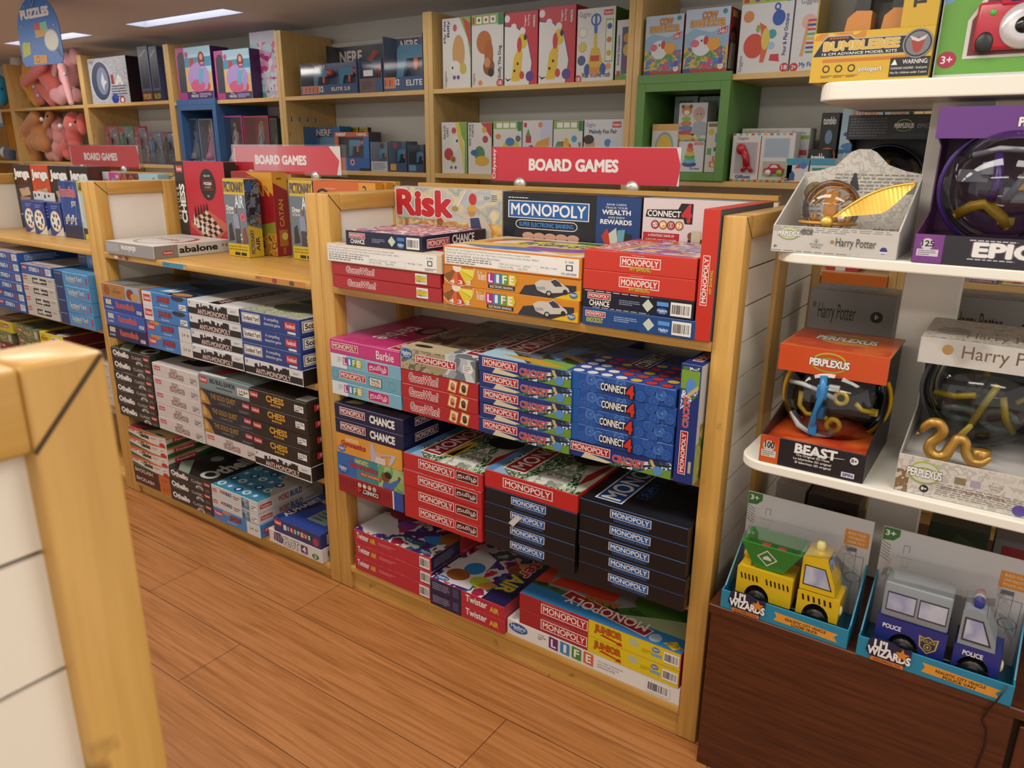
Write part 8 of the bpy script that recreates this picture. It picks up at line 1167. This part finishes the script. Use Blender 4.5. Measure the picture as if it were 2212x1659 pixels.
# toy camera pack
r = root('toy_camera_box', 'blue and green toy camera box with red camera in a window', 'toy', (1.4575, .118, 1.4705)); w, d, h = .21, .08, .30
m2 = MB(); m2.cbox(0, .02, 0, w, d, h, '#6aa2cf', .0006); f = Face((0, .02, 0), (w, 0, 0), (0, 0, h), m2)
f.draw([('r', 0, 0, 1, 1, '#6ea6d2'), ('p', [(0, 0), (1, 0), (1, .34), (.6, .42), (.2, .46), (0, .38)], '#6aa83f'), ('r', 0, 0, 1, .02, '#d5d8d4'), ('r', 0, 0, .012, 1, '#dcdcd6'), ('e', .28, .58, .11, .07, '#bf2f55'), ('e', .22, .6, .05, .05, '#bf2f55'), ('e', .34, .55, .06, .05, '#bf2f55'), ('t', 'Digi', .2, .555, .36, .61, W_, 0, .03), ('e', .95, .6, .1, .07, '#bf2f55'), ('t', 'Ca', .9, .57, 1.0, .63, W_, 0, .03), ('e', .24, .74, .08, .03, W_), ('p', [(.2, .1), (.2, .3), (.3, .42), (.42, .48), (.42, .8), (.78, .8), (.78, .48), (.9, .42), (.98, .3), (.98, .1)], '#e0ddd4'), ('p', [(.23, .115), (.23, .3), (.32, .4), (.45, .46), (.45, .78), (.75, .78), (.75, .46), (.88, .4), (.95, .3), (.95, .115)], '#7a2f38'), ('e', .09, .1, .07, .045, '#b02a4a'), ('t', '3+', .05, .08, .13, .12, W_, 0, .02), ('e', .98, .14, .08, .06, '#c03a5a')]); m2.build('carton', r)
t = MB(); RD = M('#c0283c', .3); t.cbox(.055, .004, .04, .195, .0185, .115, RD, .006, 2); t.cbox(.085, .002, .105, .165, .0185, .135, RD, .006, 2); t.lathe([(.0, -.008), (.02, -.008), (.034, -.004), (.036, .004), (0, .004)], M('#c8c6c8', .25, .3), 28, (.125, .004, .075), 'y'); t.lathe([(0, -.0105), (.012, -.0105), (.013, -.008), (0, -.008)], M('#17161a', .15), 20, (.125, .004, .075), 'y'); t.cbox(.1, .0, .112, .15, .003, .13, '#3a3f8a', .002); t.ell(.072, .006, .052, .014, .006, .018, M('#1c1a1c', .4)); t.ell(.18, .006, .055, .014, .006, .02, M('#1c1a1c', .4)); t.ell(.078, .004, .098, .005, .002, .005, M('#4ab84a', .3)); t.build('toy_camera', r)
# boxes low behind the truck packs
for (x0, w, h, y, c, lab, els) in [(1.236, .07, .15, .33, '#b9b2aa', 'pale box with red print low behind the loader truck', [('r', .3, .55, .8, .7, '#a8303a')]), (1.312, .115, .138, .33, '#4f4a48', 'dark grey pull-along toy box behind the loader truck', [('t', 'PULL-ALONG', .3, .78, .8, .86, '#1d1c1c', 0, .02), ('t', 'SEMBLE AND PLAY', .05, .55, .98, .66, '#1d1c1c', 0, .03), ('l', .1, .3, .6, .4, 1, '#1d1c1c')]), (1.575, .115, .142, .33, '#3f4a36', 'dark green box low behind the police van', [('p', [(.05, .2), (.5, .9), (.95, .7), (.8, .1)], '#4f6040'), ('r', .3, .4, .7, .55, '#6a3a34')]), (1.70, .15, .13, .35, '#8a8a88', 'grey box low behind the police van at the right edge', [('r', .1, .7, .6, .9, '#b03a3a')])]:
    standing('toy_box', w, .12, h, c, {'F': els}, (x0, y, .4195), 0, lab, cat='toy box')
# cable hanging over the base
t = MB(); t.tube([(1.752, -.062, .462), (1.742, -.066, .43), (1.733, -.06, .40), (1.728, -.0575, .375), (1.739, -.056, .352), (1.741, -.056, .32), (1.737, -.056, .28), (1.733, -.056, .22), (1.735, -.056, .1), (1.74, -.09, .0025), (1.78, -.12, .0025)], .0016, '#1a1716', 8)
tag(t.build('cable'), 'thin black cable hanging down the front of the brown base', 'cable')

# ------------------------------------------------------------------ families of alike things
FAM = {'shelf_sign': 'red board games signs', 'ceiling_light': 'recessed strip lights', 'wall_sticker': 'small figure stickers', 'card_game_box': 'blue card game boxes', 'block_tower_box': 'standing block tower boxes', 'blaster_refill': 'yellow topped refill packs', 'toy_shelf': 'wall shelf bays', 'display_unit': 'oak shelf units', 'plush_elephant': 'plush elephants', 'figure_pack': 'figure packs on the lower shelf', 'doll_box': 'doll boxes', 'toy_blaster_box': 'toy blaster boxes', 'maze_ball_pack': 'maze ball packs', 'toy_truck_pack': 'toy vehicle packs', 'shelf_edge_sticker': 'torn shelf edge stickers'}
for o in list(bpy.data.objects):
    if 'dim' in o: del o['dim']
    b = o.name.split('.')[0]
    if o.parent is None and b in FAM and not o.get('group'): o['group'] = FAM[b]
